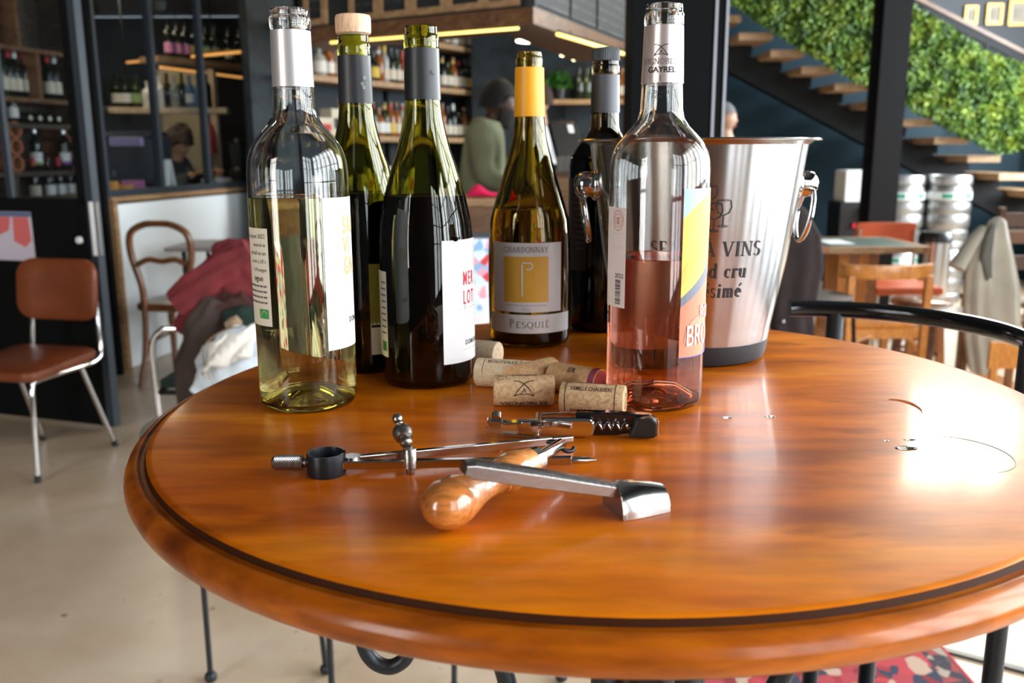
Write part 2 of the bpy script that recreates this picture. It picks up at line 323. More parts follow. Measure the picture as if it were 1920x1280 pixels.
# ------------------------------------------------------------------ mesh helpers
class MB:
    def __init__(self): self.v = []; self.f = []; self.s = []
    def add(self, vs, fs, smooth=False, M=None):
        o = len(self.v)
        self.v += [tuple(M @ Vector(p)) if M else tuple(p) for p in vs]
        self.f += [[i + o for i in f] for f in fs]; self.s += [smooth] * len(fs); return self
    def box(self, c, d, M=None, rz=0):
        x, y, z = [k / 2 for k in d]; vs = []
        R = Matrix.Rotation(rz, 3, 'Z') if rz else None
        for sz in (-1, 1):
            for sx, sy in ((-1, -1), (1, -1), (1, 1), (-1, 1)):
                p = Vector((sx * x, sy * y, sz * z))
                if R: p = R @ p
                vs.append(p + Vector(c))
        return self.add(vs, [(3, 2, 1, 0), (4, 5, 6, 7), (0, 1, 5, 4), (1, 2, 6, 5), (2, 3, 7, 6), (3, 0, 4, 7)], False, M)
    def hexa(self, pts, M=None):   # 8 corner points, bottom ring then top ring
        return self.add(pts, [(3, 2, 1, 0), (4, 5, 6, 7), (0, 1, 5, 4), (1, 2, 6, 5), (2, 3, 7, 6), (3, 0, 4, 7)], False, M)
    def beam(self, p0, p1, w, h, up=(0, 0, 1)):
        p0, p1, up = Vector(p0), Vector(p1), Vector(up)
        d = (p1 - p0).normalized(); sd = d.cross(up).normalized() * (w / 2); u = sd.cross(d).normalized() * (h / 2)
        return self.hexa([p0 - sd - u, p0 + sd - u, p1 + sd - u, p1 - sd - u, p0 - sd + u, p0 + sd + u, p1 + sd + u, p1 - sd + u])
    def tube(self, path, r, n=12, closed=False, cap=True, flat=1.0, up=None):
        P = [Vector(p) for p in path]; m = len(P)
        rr = r if isinstance(r, (list, tuple)) else [r] * m
        T = []
        for i in range(m):
            a = P[(i - 1) % m] if (closed or i) else P[i]
            b = P[(i + 1) % m] if (closed or i < m - 1) else P[i]
            d = b - a; T.append(d.normalized() if d.length > 1e-9 else Vector((0, 0, 1)))
        u = Vector(up) if up else (Vector((0, 0, 1)) if abs(T[0].z) < 0.9 else Vector((1, 0, 0)))
        vs = []
        for i in range(m):
            u = (u - T[i] * u.dot(T[i])).normalized(); w = T[i].cross(u)
            for k in range(n):
                a = 2 * PI * k / n
                vs.append(P[i] + u * (math.cos(a) * rr[i] * flat) + w * (math.sin(a) * rr[i]))
        fs = []
        for i in range(m if closed else m - 1):
            j = (i + 1) % m
            for k in range(n):
                l = (k + 1) % n; fs.append((i * n + k, i * n + l, j * n + l, j * n + k))
        self.add(vs, fs, True)
        if cap and not closed:
            self.add(vs[:n], [tuple(range(n - 1, -1, -1))]); self.add(vs[-n:], [tuple(range(n))])
        return self
    def cyl(self, p0, p1, r, r1=None, n=16): return self.tube([p0, p1], [r, r if r1 is None else r1], n)
    def lathe(self, prof, n=32, M=None, caps=(False, False), a0=0, a1=2 * PI, sharp=()):
        full = abs(a1 - a0 - 2 * PI) < 1e-6; k = n if full else n + 1
        vs = [(r * math.cos(a0 + (a1 - a0) * i / n), r * math.sin(a0 + (a1 - a0) * i / n), z) for r, z in prof for i in range(k)]
        fs = []
        for j in range(len(prof) - 1):
            for i in range(n):
                l = (i + 1) % k; fs.append((j * k + i, j * k + l, (j + 1) * k + l, (j + 1) * k + i))
        if caps[0]: fs.append(tuple(range(k - 1, -1, -1)))
        if caps[1]: fs.append(tuple(range((len(prof) - 1) * k, len(prof) * k)))
        return self.add(vs, fs, True, M)
    def sphere(self, c, r, n=16, m=10, M=None):
        sx, sy, sz = (r, r, r) if not isinstance(r, (tuple, list)) else r
        prof = [(max(1e-4, math.sin(PI * j / m)), -math.cos(PI * j / m)) for j in range(m + 1)]
        L = Matrix.Translation(Vector(c)) @ Matrix.Diagonal((sx, sy, sz, 1))
        return self.lathe(prof, n, (M @ L) if M else L, (True, True))
    def prism(self, poly, z0, z1, M=None, smooth=False):
        n = len(poly); vs = [(x, y, z0) for x, y in poly] + [(x, y, z1) for x, y in poly]
        self.add(vs, [tuple(range(n - 1, -1, -1)), tuple(range(n, 2 * n))], False, M)
        return self.add(vs, [(i, (i + 1) % n, n + (i + 1) % n, n + i) for i in range(n)], smooth, M)
    def loft(self, rings, closed=True, caps=True):
        n = len(rings[0]); vs = [p for r in rings for p in r]; fs = []
        for j in range(len(rings) - 1):
            for i in range(n if closed else n - 1):
                l = (i + 1) % n; fs.append((j * n + i, j * n + l, (j + 1) * n + l, (j + 1) * n + i))
        if caps and closed: fs += [tuple(range(n - 1, -1, -1)), tuple(range(len(vs) - n, len(vs)))]
        return self.add(vs, fs, True)
    def mesh(self, name):
        me = bpy.data.meshes.new(name); me.from_pydata(self.v, [], self.f)
        me.polygons.foreach_set('use_smooth', self.s); me.update(); return me
    def build(self, name, m, parent=None, world=False, bevel=0, seg=2, kind=None, label=None, fix=True, solid=0):
        if world and parent is not None:
            I = XF[parent.name].inverted(); self.v = [tuple(I @ Vector(p)) for p in self.v]
        me = self.mesh(name)
        bm = bmesh.new(); bm.from_mesh(me)
        bmesh.ops.remove_doubles(bm, verts=bm.verts, dist=1e-5)
        if fix: bmesh.ops.recalc_face_normals(bm, faces=bm.faces)
        if bevel:
            es = [e for e in bm.edges if e.is_manifold and e.calc_face_angle(0) > 0.6]
            bmesh.ops.bevel(bm, geom=es, offset=bevel, segments=seg, profile=0.6, affect='EDGES', clamp_overlap=True)
        for e in bm.edges:
            if e.is_manifold and e.calc_face_angle(0) > 0.7: e.smooth = False
        bm.to_mesh(me); bm.free()
        me.materials.append(m)
        o = bpy.data.objects.new(name, me); COL.objects.link(o)
        if parent is not None: o.parent = parent
        if kind: o['kind'] = kind
        if label: o['label'] = label
        if solid:
            md = o.modifiers.new('thickness', 'SOLIDIFY'); md.thickness = solid; md.offset = 0
        return o
XF = {}
def thing(name, label, cat, loc=(0, 0, 0), rz=0, group=None, kind=None):
    o = bpy.data.objects.new(name, None); o.empty_display_size = 0.05; COL.objects.link(o)
    o.location = loc; o.rotation_euler = (0, 0, rz)
    XF[o.name] = Matrix.Translation(Vector(loc)) @ Matrix.Rotation(rz, 4, 'Z')
    if label: o['label'] = label
    if cat: o['category'] = cat
    if group: o['group'] = group
    if kind: o['kind'] = kind
    return o
def solo(name, mb, m, label, cat, loc=(0, 0, 0), group=None, kind=None, **kw):
    mb.v = [tuple(Vector(p) - Vector(loc)) for p in mb.v]
    o = mb.build(name, m, None, **kw); o.location = loc
    XF[o.name] = Matrix.Translation(Vector(loc))
    if label: o['label'] = label
    if cat: o['category'] = cat
    if group: o['group'] = group
    if kind: o['kind'] = kind
    return o
def struct(name, mb, m, **kw):
    o = mb.build(name, m, None, **kw); o['kind'] = 'structure'; return o
def clone(o, parent=None):
    c = o.copy(); COL.objects.link(c); c.parent = parent
    for ch in list(o.children):
        clone(ch, c)
    return c
def arcpts(c, r, a0, a1, n, z=None, plane='xy'):
    out = []
    for i in range(n + 1):
        a = a0 + (a1 - a0) * i / n; u, v = r * math.cos(a), r * math.sin(a)
        out.append(Vector(c) + (Vector((u, v, 0)) if plane == 'xy' else Vector((u, 0, v)) if plane == 'xz' else Vector((0, u, v))))
    return out
def smoothpath(pts, n=8):     # Catmull-Rom through points
    P = [Vector(p) for p in pts]; P = [P[0] * 2 - P[1]] + P + [P[-1] * 2 - P[-2]]; out = []
    for i in range(1, len(P) - 2):
        for k in range(n):
            t = k / n; a, b, c, d = P[i - 1], P[i], P[i + 1], P[i + 2]
            out.append(0.5 * ((2 * b) + (c - a) * t + (2 * a - 5 * b + 4 * c - d) * t * t + (3 * b - a - 3 * c + d) * t ** 3))
    out.append(P[-2]); return out

# ------------------------------------------------------------------ lettering
def sans(body, size, align='LEFT', sx=1.0, bold=0.0, sp=1.0):
    cu = bpy.data.curves.new('lettering', 'FONT'); cu.body = body; cu.size = size; cu.align_x = align; cu.offset = bold * size
    cu.space_character = sp; cu.resolution_u = 3
    o = bpy.data.objects.new('lettering', cu); me = bpy.data.meshes.new_from_object(o)
    polys = [[(me.vertices[i].co.x * sx, me.vertices[i].co.y) for i in p.vertices] for p in me.polygons]
    bpy.data.objects.remove(o); bpy.data.meshes.remove(me); bpy.data.curves.remove(cu)
    return polys
def _st(x0, y0, x1, y1, w): return [[(x0 - w / 2, y0), (x0 + w / 2, y0), (x1 + w / 2, y1), (x1 - w / 2, y1)]]
def _hb(x0, x1, y, t): return [[(x0, y - t / 2), (x1, y - t / 2), (x1, y + t / 2), (x0, y + t / 2)]]
def _arc(cx, cy, rx, ry, a0, a1, wx, wy, n=12):
    out = []
    for i in range(n):
        q = []
        for a in (a0 + (a1 - a0) * i / n, a0 + (a1 - a0) * (i + 1) / n):
            a = math.radians(a); q.append(((cx + rx * math.cos(a), cy + ry * math.sin(a)), (cx + (rx - wx) * math.cos(a), cy + (ry - wy) * math.sin(a))))
        out.append([q[0][0], q[1][0], q[1][1], q[0][1]])
    return out
def serif(text, size, k=1.0):
    T, t = 0.15 * k, (0.05 if k > 1 else 0.095) * k; X = 0.66
    def se(x, y, w=0.13): return _hb(x - w, x + w, y + (t / 2 if y < 0.05 else -t / 2), t)
    G = {
     'I': (_st(.2, 0, .2, 1, T) + se(.2, 0) + se(.2, 1), .42),
     'V': (_st(.12, 1, .42, 0, T) + _st(.70, 1, .42, 0, t) + se(.12, 1) + se(.70, 1), .84),
     'N': (_st(.14, 0, .14, 1, t) + _st(.70, 0, .70, 1, t) + _st(.14, 1, .70, 0, T) + se(.14, 0) + se(.70, 1) + se(.06, 1, .1), .86),
     'A': (_st(.10, 0, .40, 1, t) + _st(.40, 1, .70, 0, T) + _hb(.2, .58, .32, t) + se(.10, 0) + se(.70, 0), .82),
     'E': (_st(.2, 0, .2, 1, T) + se(.2, 0) + se(.2, 1) + _hb(.2, .62, t / 2, t) + _hb(.2, .58, 1 - t / 2, t) + _hb(.2, .48, .52, t) + _st(.60, 0, .60, .22, t) + _st(.56, .8, .56, 1, t), .70),
     'L': (_st(.2, 0, .2, 1, T) + se(.2, 0) + se(.2, 1) + _hb(.2, .6, t / 2, t) + _st(.58, 0, .58, .24, t), .66),
     'H': (_st(.2, 0, .2, 1, T) + _st(.66, 0, .66, 1, T) + _hb(.2, .66, .52, t) + se(.2, 0) + se(.2, 1) + se(.66, 0) + se(.66, 1), .86),
     'P': (_st(.2, 0, .2, 1, T) + se(.2, 0) + se(.2, 1) + _arc(.34, .74, .30, .26, -90, 90, T, t) + _hb(.2, .34, 1 - t / 2, t) + _hb(.2, .34, .48 + t / 2, t), .70),
     'R': (_st(.2, 0, .2, 1, T) + se(.2, 0) + se(.2, 1) + _arc(.34, .75, .28, .25, -90, 90, T, t) + _hb(.2, .34, 1 - t / 2, t) + _hb(.2, .34, .5 + t / 2, t) + _st(.40, .5, .68, 0, T) + se(.72, 0, .08), .80),
     'D': (_st(.2, 0, .2, 1, T) + se(.2, 0, .12) + se(.2, 1, .12) + _arc(.30, .5, .46, .5, -90, 90, T, t, 16) + _hb(.2, .3, 1 - t / 2, t) + _hb(.2, .3, t / 2, t), .84),
     'O': (_arc(.44, .5, .40, .51, 0, 360, T, t, 24), .88), 
     'Q': (_arc(.44, .5, .40, .51, 0, 360, T, t, 24) + _st(.42, .02, .80, -.2, T), .90),
     'C': (_arc(.44, .5, .40, .51, 48, 312, T, t, 20) + _st(.72, .66, .72, .92, t), .80),
     'G': (_arc(.44, .5, .40, .51, 48, 330, T, t, 20) + _st(.74, .06, .74, .44, T) + _hb(.6, .86, .44, t) + _st(.72, .68, .72, .92, t), .88),
     'U': (_st(.18, .35, .18, 1, T) + _st(.68, .35, .68, 1, t) + _arc(.42, .35, .315, .36, 180, 360, T * .9, t) + se(.18, 1) + se(.68, 1), .86),
     'S': (_arc(.32, .74, .26, .27, 30, 270, .12 * k, t, 14) + _arc(.32, .26, .28, .27, -150, 90, .12 * k, t, 14), .64),
     'Y': (_st(.12, 1, .40, .48, T) + _st(.68, 1, .40, .48, t) + _st(.40, 0, .40, .5, T) + se(.12, 1) + se(.68, 1) + se(.4, 0), .80),
     'M': (_st(.14, 0, .16, 1, t) + _st(.16, 1, .50, 0, T) + _st(.84, 1, .50, 0, t) + _st(.84, 0, .84, 1, T) + se(.14, 0) + se(.84, 0) + se(.1, 1, .1) + se(.9, 1, .1), 1.0),
     'a': (_arc(.24, .46, .19, .20, 0, 160, T * .9, t) + _st(.39, .08, .39, .48, T * .9) + _arc(.22, .19, .18, .19, 20, 340, T * .8, t) + _hb(.36, .52, t / 2, t), .54),
     'c': (_arc(.29, .33, .24, .33, 50, 310, T, t, 16) + _st(.42, .48, .42, .6, .12), .52),
     'd': (_arc(.27, .33, .24, .33, 40, 320, T, t, 16) + _st(.45, 0, .45, 1, T) + _hb(.34, .45, 1 - t / 2, t) + _hb(.45, .6, t / 2, t), .62),
     'e': (_arc(.28, .33, .24, .33, 0, 315, T, t, 18) + _hb(.1, .52, .36, t), .54),
     'i': (_st(.16, 0, .16, X, T) + se(.16, 0) + _hb(.04, .16, X - t / 2, t) + _arc(.16, .86, .09, .09, 0, 360, .089, .089, 10), .34),
     'l': (_st(.16, 0, .16, 1, T) + se(.16, 0) + _hb(.04, .16, 1 - t / 2, t), .34),
     'n': (_st(.16, 0, .16, X, T) + se(.16, 0, .12) + _hb(.04, .16, X - t / 2, t) + _arc(.33, .44, .18, .23, 0, 150, T, t) + _st(.44, 0, .44, .46, T) + se(.44, 0, .12), .62),
     'm': (_st(.16, 0, .16, X, T) + se(.16, 0, .12) + _hb(.04, .16, X - t / 2, t) + _arc(.33, .44, .18, .23, 0, 150, T, t) + _st(.44, 0, .44, .46, T) + se(.44, 0, .12) + _arc(.61, .44, .18, .23, 0, 150, T, t) + _st(.72, 0, .72, .46, T) + se(.72, 0, .12), .90),
     'r': (_st(.16, 0, .16, X, T) + se(.16, 0, .13) + _hb(.04, .16, X - t / 2, t) + _arc(.33, .44, .17, .22, 40, 150, T * .8, t * 1.6) + _arc(.42, .56, .07, .08, 0, 360, .069, .079, 10), .48),
     's': (_arc(.23, .49, .18, .17, 25, 270, .09 * k, t, 10) + _arc(.23, .17, .19, .17, -155, 90, .09 * k, t, 10), .46),
     'u': (_st(.15, .2, .15, X, T) + _hb(.04, .15, X - t / 2, t) + _arc(.31, .22, .22, .22, 180, 320, T * .8, t) + _st(.46, 0, .46, X, T) + _hb(.35, .46, X - t / 2, t) + _hb(.46, .6, t / 2, t), .62),
     ' ': ([], .34)}
    base = {'É': ('E', 1.0), 'é': ('e', .7), 'À': ('A', 1.0), 'È': ('E', 1.0)}
    x, out = 0, []
    for ch in text:
        acc = None; c0 = ch
        if ch in base: c0, acc = base[ch]
        polys, adv = G[c0]
        out += [[((px + x) * size, py * size) for px, py in p] for p in polys]
        if acc is not None:
            q = _st(.30, acc + .08, .44, acc + .30, .09) if ch in 'Éé' else _st(.44, acc + .08, .28, acc + .30, .09)
            out += [[((px + x) * size, py * size) for px, py in p] for p in q]
        x += adv + 0.03
    return out, x * size
def shift(polys, dx, dy, rot=0, sx=1, sy=1):
    c, s = math.cos(rot), math.sin(rot)
    return [[(px * sx * c - py * sy * s + dx, px * sx * s + py * sy * c + dy) for px, py in p] for p in polys]
def ring2d(cx, cy, rx, ry, w, n=24, a0=0, a1=360): return _arc(cx, cy, rx, ry, a0, a1, w, w, n)
def line2d(pts, w):
    out = []
    for (x0, y0), (x1, y1) in zip(pts, pts[1:]):
        d = math.hypot(x1 - x0, y1 - y0) or 1; nx, ny = -(y1 - y0) / d * w / 2, (x1 - x0) / d * w / 2
        out.append([(x0 + nx, y0 + ny), (x0 - nx, y0 - ny), (x1 - nx, y1 - ny), (x1 + nx, y1 + ny)])
    return out
def rect2d(x0, y0, x1, y1, n=1):
    return [[(x0 + (x1 - x0) * i / n, y0), (x0 + (x1 - x0) * (i + 1) / n, y0), (x0 + (x1 - x0) * (i + 1) / n, y1), (x0 + (x1 - x0) * i / n, y1)] for i in range(n)]
def wrap(polys, fn):        # 2D polygons -> 3D through fn(u, v)
    mb = MB()
    for p in polys: mb.add([fn(u, v) for u, v in p], [tuple(range(len(p)))])
    return mb

# ------------------------------------------------------------------ room shell
struct('floor', MB().box((0, 3.6, -0.05), (12.4, 13.2, 0.1)), concrete)
struct('ceiling', MB().box((0, 3.6, 5.45), (12.4, 13.2, 0.1)), ceil_m)
struct('wall_left', MB().box((-6.1, 3.6, 2.7), (0.2, 13.2, 5.4)), dark_wall)
struct('wall_right', MB().box((5.75, 3.9, 0.6), (0.2, 2.2, 1.2)).box((5.75, 3.9, 4.4), (0.2, 2.2, 2.0)).box((5.75, 3.9, 2.3), (0.2, 2.2, 2.2))
       .box((5.75, 6.4, 0.6), (0.2, 2.8, 1.2)).box((5.75, 6.4, 4.4), (0.2, 2.8, 2.0)).box((5.75, 8.9, 2.7), (0.2, 2.2, 5.4)), white_wall)
def window(name, M, w, h, nx, ny, bar=0.05):
    root = thing(name, None, None, kind='structure')
    MBf = MB()
    for sx in (-w / 2, w / 2): MBf.box((sx, 0, h / 2), (0.07, 0.08, h + 0.07), M)
    for z in (0, h): MBf.box((0, 0, z), (w, 0.08, 0.07), M)
    for i in range(1, nx): MBf.box((-w / 2 + w * i / nx, 0, h / 2), (bar, 0.05, h - 0.07), M)
    for j in range(1, ny): MBf.box((0, 0, h * j / ny), (w - 0.07, 0.035, 0.035), M)
    MBf.build('window_frame', black_metal, root)
    for i in range(nx):
        for j in range(ny):
            MB().box((-w / 2 + w * (i + .5) / nx, 0, h * (j + .5) / ny), (w / nx - bar, 0.006, h / ny - 0.04), M).build('pane', window_glass, root)
    return root
def wall_with_hole(name, M, x0, x1, z1, holes, m, th=0.16):
    mb = MB(); xs = sorted(holes); cur = x0
    for (a, b, s, t) in xs:
        mb.box(((cur + a) / 2, 0, z1 / 2), (a - cur, th, z1), M)
        mb.box(((a + b) / 2, 0, s / 2), (b - a, th, s), M); mb.box(((a + b) / 2, 0, (t + z1) / 2), (b - a, th, z1 - t), M); cur = b
    mb.box(((cur + x1) / 2, 0, z1 / 2), (x1 - cur, th, z1), M)
    return struct(name, mb, m)
Mrear = Matrix.Translation((0, -2.5, 0))
wall_with_hole('wall_rear', Mrear, -6.0, 3.3, 5.4, [(-4.1, -2.5, 0.75, 3.15), (1.4, 3.15, 0.6, 3.3)], dark_wall)
window('window_1', Matrix.Translation((2.275, -2.5, 0.6)), 1.75, 2.7, 3, 4, 0.16)
window('window_2', Matrix.Translation((-3.3, -2.5, 0.75)), 1.6, 2.4, 3, 4)
Mright = Matrix.Translation((3.2, 0, 0)) @ Matrix.Rotation(PI / 2, 4, 'Z')
wall_with_hole('wall_front_right', Mright, -2.58, 2.85, 5.4, [(-2.1, 2.5, 0.6, 3.3)], dark_wall)
window('window_3', Matrix.Translation((3.2, 0.2, 0.6)) @ Matrix.Rotation(PI / 2, 4, 'Z'), 4.6, 2.7, 6, 4, 0.18)
struct('wall_return', MB().box((4.48, 2.85, 2.7), (2.6, 0.16, 5.4)), white_wall)
window('window_4', Matrix.Translation((5.7, 6.4, 1.2)) @ Matrix.Rotation(PI / 2, 4, 'Z'), 2.8, 2.2, 5, 3)
wall_with_hole('wall_back_upper', Matrix.Translation((0, 9.28, 1.9)), 3.6, 6.0, 3.5, [(4.3, 5.9, 1.3, 2.85)], grey_wall)
window('window_5', Matrix.Translation((5.1, 9.25, 3.2)), 1.6, 1.55, 2, 2)
struct('wall_back', MB().box((2.55, 9.28, 0.95), (6.9, 0.16, 1.9)).box((1.35, 9.28, 3.65), (4.5, 0.16, 3.5)), navy)
struct('wall_back_left', MB().box((-3.4, 10.1, 1.35), (5.2, 0.16, 2.7)), dark_wall)
struct('wall_kitchen_front', MB().box((-3.45, 6.62, 4.1), (5.1, 0.1, 2.6)), dark_wall)
struct('wall_kitchen_side', MB().box((-0.95, 8.0, 4.1), (0.1, 2.7, 2.6)), dark_wall)
struct('ceiling_left', MB().box((-3.45, 8.4, 2.78), (5.1, 3.6, 0.1)), ceil_left_m)
struct('trim_1', MB().beam(gz(1690, 1197, 0.004), gz(1990, 1275, 0.004), 0.022, 0.008), gunmetal)

# ------------------------------------------------------------------ the round table
T = 1.11
TC = Vector((0.0753, 0.6915, 0)); TA, TB, TH = 0.347, 0.330, 1.12
table = thing('round_table', 'round varnished wooden bar table on black wrought iron legs, foreground', 'table', (TC.x, TC.y, 0))
def tring(off, z, n=128):
    out = []
    for i in range(n):
        a = 2 * PI * i / n; x, y = (TA + off) * math.cos(a), (TB + off) * math.sin(a)
        out.append((x * math.cos(TH) - y * math.sin(TH), x * math.sin(TH) + y * math.cos(TH), z))
    return out
tp = [(-0.30, T), (-0.15, T), (-0.004, T), (-0.0008, T - 0.0004), (0.0, T - 0.0012), (0.0004, T - 0.0038), (0.0012, T - 0.0048), (0.0034, T - 0.0052), (0.0050, T - 0.0046),
      (0.0065, T - 0.0042), (0.0095, T - 0.0056), (0.0125, T - 0.0088), (0.0142, T - 0.013), (0.0142, T - 0.017), (0.0122, T - 0.0215), (0.0085, T - 0.0245), (0.003, T - 0.0258), (-0.02, T - 0.026), (-0.30, T - 0.026)]
MB().loft([tring(o, z) for o, z in tp[:5]], caps=False).add(tring(-0.30, T), [tuple(range(128))]).build('tabletop', table_wood, table, fix=False)
MB().loft([tring(o, z) for o, z in tp[4:7]], caps=False).build('groove', mat('groove_dark', (0.045, 0.012, 0.003), 0.6, spec=0.1), table)  # groove step coloured a much darker brown than top and rim
MB().loft([tring(o, z) for o, z in tp[6:]], caps=False).add(tring(-0.30, T - 0.026), [tuple(range(127, -1, -1))]).build('rim', rim_wood, table)
MB().cyl((0.045, 0.03, 0.0), (0.045, 0.03, T - 0.027), 0.022, n=24).build('column', iron, table)
MB().lathe([(0.10, T - 0.036), (0.10, T - 0.0262)], 32, Matrix.Translation((0.03, 0.02, 0)), (True, True)).build('mounting_plate', iron, table)
for k in range(4):
    a = 0.5 + k * PI / 2; c, s = math.cos(a), math.sin(a)
    pts = [(0.045 + c * 0.05, 0.03 + s * 0.05, z) for z in (T - 0.03, 0.8, 0.5, 0.25)] + [(0.045 + c * 0.12, 0.03 + s * 0.12, 0.10), (0.045 + c * 0.23, 0.03 + s * 0.23, 0.012)]
    MB().tube(smoothpath(pts, 6), 0.0105, 12).build('leg', iron, table)
def scroll(ang, L):
    c, s = math.cos(ang), math.sin(ang)
    P = []
    for t in range(0, 9):
        q = t / 8; P.append((0.06 + L * q ** 0.8 * 0.9, -0.36 + 0.255 * math.sin(q * PI / 2)))
    base = P[-1]
    for t in range(1, 19):
        a = PI / 2 - t * 0.30; r = 0.032 * (1 - t * 0.028); P.append((base[0] + 0.004 + r * math.cos(a) + 0.0, base[1] - 0.032 + r * math.sin(a)))
    return [(0.045 + c * u, 0.03 + s * u, T + v) for u, v in P]
hk = [at(700, 1085, .70), at(683, 1120, .70), at(676, 1165, .70), at(683, 1212, .70), at(702, 1240, .70), at(731, 1250, .70), at(756, 1238, .70), at(764, 1220, .70), at(754, 1208, .70)]
MB().tube(smoothpath(hk, 6), [0.0066] * 40 + [0.0066 + 0.0002 * k for k in range(9)], 12).build('hook_bracket', iron, table, world=True)
MB().tube(smoothpath([at(880, 1150, .72), at(928, 1215, .72), at(950, 1275, .72), at(957, 1330, .72)], 6), 0.0085, 12).build('arm_bracket', iron, table, world=True)
for ang, L in ((-0.35, 0.14), (PI * 0.42, 0.2)):
    MB().tube(scroll(ang, L), 0.0085, 12).build('scroll_bracket', iron, table)

# ------------------------------------------------------------------ bottles
def make_bottle(name, label, C, prof, gm, wall=0.0026, level=None, wm=None, caps=None, punt=0.016):
    b = thing(name, label, 'bottle', (C[0], C[1], T))
    R = prof[0][0]
    outer = [(1e-6, punt), (R * 0.32, punt * 0.86), (R * 0.58, punt * 0.42), (R * 0.74, punt * 0.10), (R * 0.84, 0), (R * 0.93, 0.0012), (R * 0.985, 0.0045), (R, 0.009)] + prof
    top_r, top_z = prof[-1]
    inn = []
    for r, z in prof[:-1][::-1]:
        if z > top_z - 0.025: continue
        inn.append((max(0.0092, r - wall), z))
    inner = [(top_r * 0.80, top_z + 0.0006), (0.0094, top_z - 0.002), (0.0092, top_z - 0.024)] + inn + \
            [(R - wall, 0.012), (R * 0.90, 0.0065), (R * 0.78, 0.0050), (R * 0.58, punt * 0.42 + 0.004), (R * 0.32, punt * 0.86 + 0.0035), (1e-6, punt + 0.0035)]
    MB().lathe(outer + inner, 72).build('glass', gm, b, fix=True)
    if level:
        ov = 0.0005
        w = [(1e-6, punt + 0.0030), (R * 0.32, punt * 0.86 + 0.0030), (R * 0.58, punt * 0.42 + 0.0035), (R * 0.78, 0.0045), (R * 0.90, 0.0060), (R - wall + ov, 0.0115)]
        lvl = []
        P = [(R, 0.012)] + prof
        for (r0, z0), (r1, z1) in zip(P, P[1:]):
            if z1 < level: lvl.append((r1 - wall + ov, z1))
            elif z0 < level <= z1:
                t = (level - z0) / (z1 - z0); lvl.append((r0 + (r1 - r0) * t - wall + ov, level)); break
        rr = lvl[-1][0]
        lvl[-1] = (rr, level + 0.0008)
        MB().lathe(w + lvl + [(rr - 0.0015, level + 0.0002), (rr - 0.004, level), (1e-6, level)], 64).build('wine', wm, b)
    if caps:
        z0, z1, r0, r1, m = caps
        MB().lathe([(r0 + 0.0004, z0), (r1 + 0.0004, z1), (r1 - 0.0002, z1 + 0.0002), (r0 - 0.0004, z0 - 0.0001), (r0 + 0.0004, z0)], 48).build('capsule', m, b)
    return b
def facing(C): return math.atan2(-C[1], -C[0])
def label_fn(C, R, deg, z0=0.0, off=0.0003):
    p = facing(C) + math.radians(deg)
    return lambda u, v: ((R + off) * math.cos(p + u / R), (R + off) * math.sin(p + u / R), z0 + v)
def deg2u(R, d): return math.radians(d) * R
def stick(b, C, R, d0, d1, z0, z1, m, name='label', lab=None, rnd=0.0):
    fn = label_fn(C, R, 0); n = 24
    polys = rect2d(deg2u(R, d0), z0, deg2u(R, d1), z1, n)
    o = wrap(polys, fn).build(name, m, b, fix=False)
    for p in o.data.polygons: p.use_smooth = True
    if lab: o['label'] = lab
    return o
def letter(par, C, R, polys, deg, z, m, name='lettering', off=0.00055):
    return wrap(polys, label_fn(C, R, deg, z, off)).build(name, m, par, fix=False)

BORD = [(0.0368, 0.02), (0.0369, 0.10), (0.0369, 0.168), (0.0368, 0.176), (0.0359, 0.1848), (0.0338, 0.1922), (0.0306, 0.1979), (0.0258, 0.204), (0.0201, 0.2101), (0.0168, 0.2155), (0.0152, 0.222), (0.0146, 0.2365), (0.0138, 0.2748),
        (0.0142, 0.2754), (0.0146, 0.2762), (0.0146, 0.2835), (0.0142, 0.2848), (0.0134, 0.2856), (0.0135, 0.2890), (0.0128, 0.2906)]
BURG = [(0.0388, 0.02), (0.0393, 0.06), (0.0391, 0.11), (0.0388, 0.121), (0.0372, 0.1364), (0.0335, 0.1543), (0.0306, 0.1651), (0.0265, 0.1788), (0.0219, 0.192), (0.0186, 0.2051), (0.0157, 0.2181), (0.0143, 0.2312), (0.0135, 0.2700),
        (0.0139, 0.2712), (0.0141, 0.2722), (0.0140, 0.2795), (0.0134, 0.2806), (0.0128, 0.2817), (0.0130, 0.2860), (0.0124, 0.2873)]
PESQ = [(0.0412, 0.02), (0.0416, 0.0575), (0.0413, 0.095), (0.0408, 0.106), (0.0393, 0.1247), (0.0348, 0.1405), (0.0307, 0.1537), (0.0267, 0.1667), (0.0231, 0.1796), (0.0194, 0.1925), (0.0165, 0.2053), (0.0148, 0.2210), (0.0144, 0.2300), (0.0134, 0.2688),
        (0.0130, 0.2700), (0.0133, 0.2712), (0.0132, 0.2785), (0.0124, 0.2792), (0.0118, 0.2801), (0.0119, 0.2836), (0.0114, 0.2842)]
ROSE = [(0.0368, 0.02), (0.0368, 0.10), (0.0368, 0.176), (0.0362, 0.184), (0.0346, 0.1907), (0.0314, 0.1965), (0.0266, 0.2022), (0.0207, 0.208), (0.0172, 0.2130), (0.0156, 0.220), (0.0148, 0.2381), (0.0136, 0.2772),
        (0.0140, 0.2780), (0.0142, 0.2790), (0.0141, 0.2860), (0.0136, 0.2868), (0.0131, 0.2875), (0.0132, 0.2908), (0.0126, 0.2925)]
pewter_foil = mat('silver_foil', (0.58, 0.55, 0.55), 0.34, 0.6)
pink_foil = mat('rose_foil', (0.66, 0.55, 0.53), 0.30, 0.65)
charcoal_foil = mat('charcoal_foil', (0.022, 0.022, 0.025), 0.42)
grey_foil = mat('grey_foil', (0.085, 0.085, 0.098), 0.45)
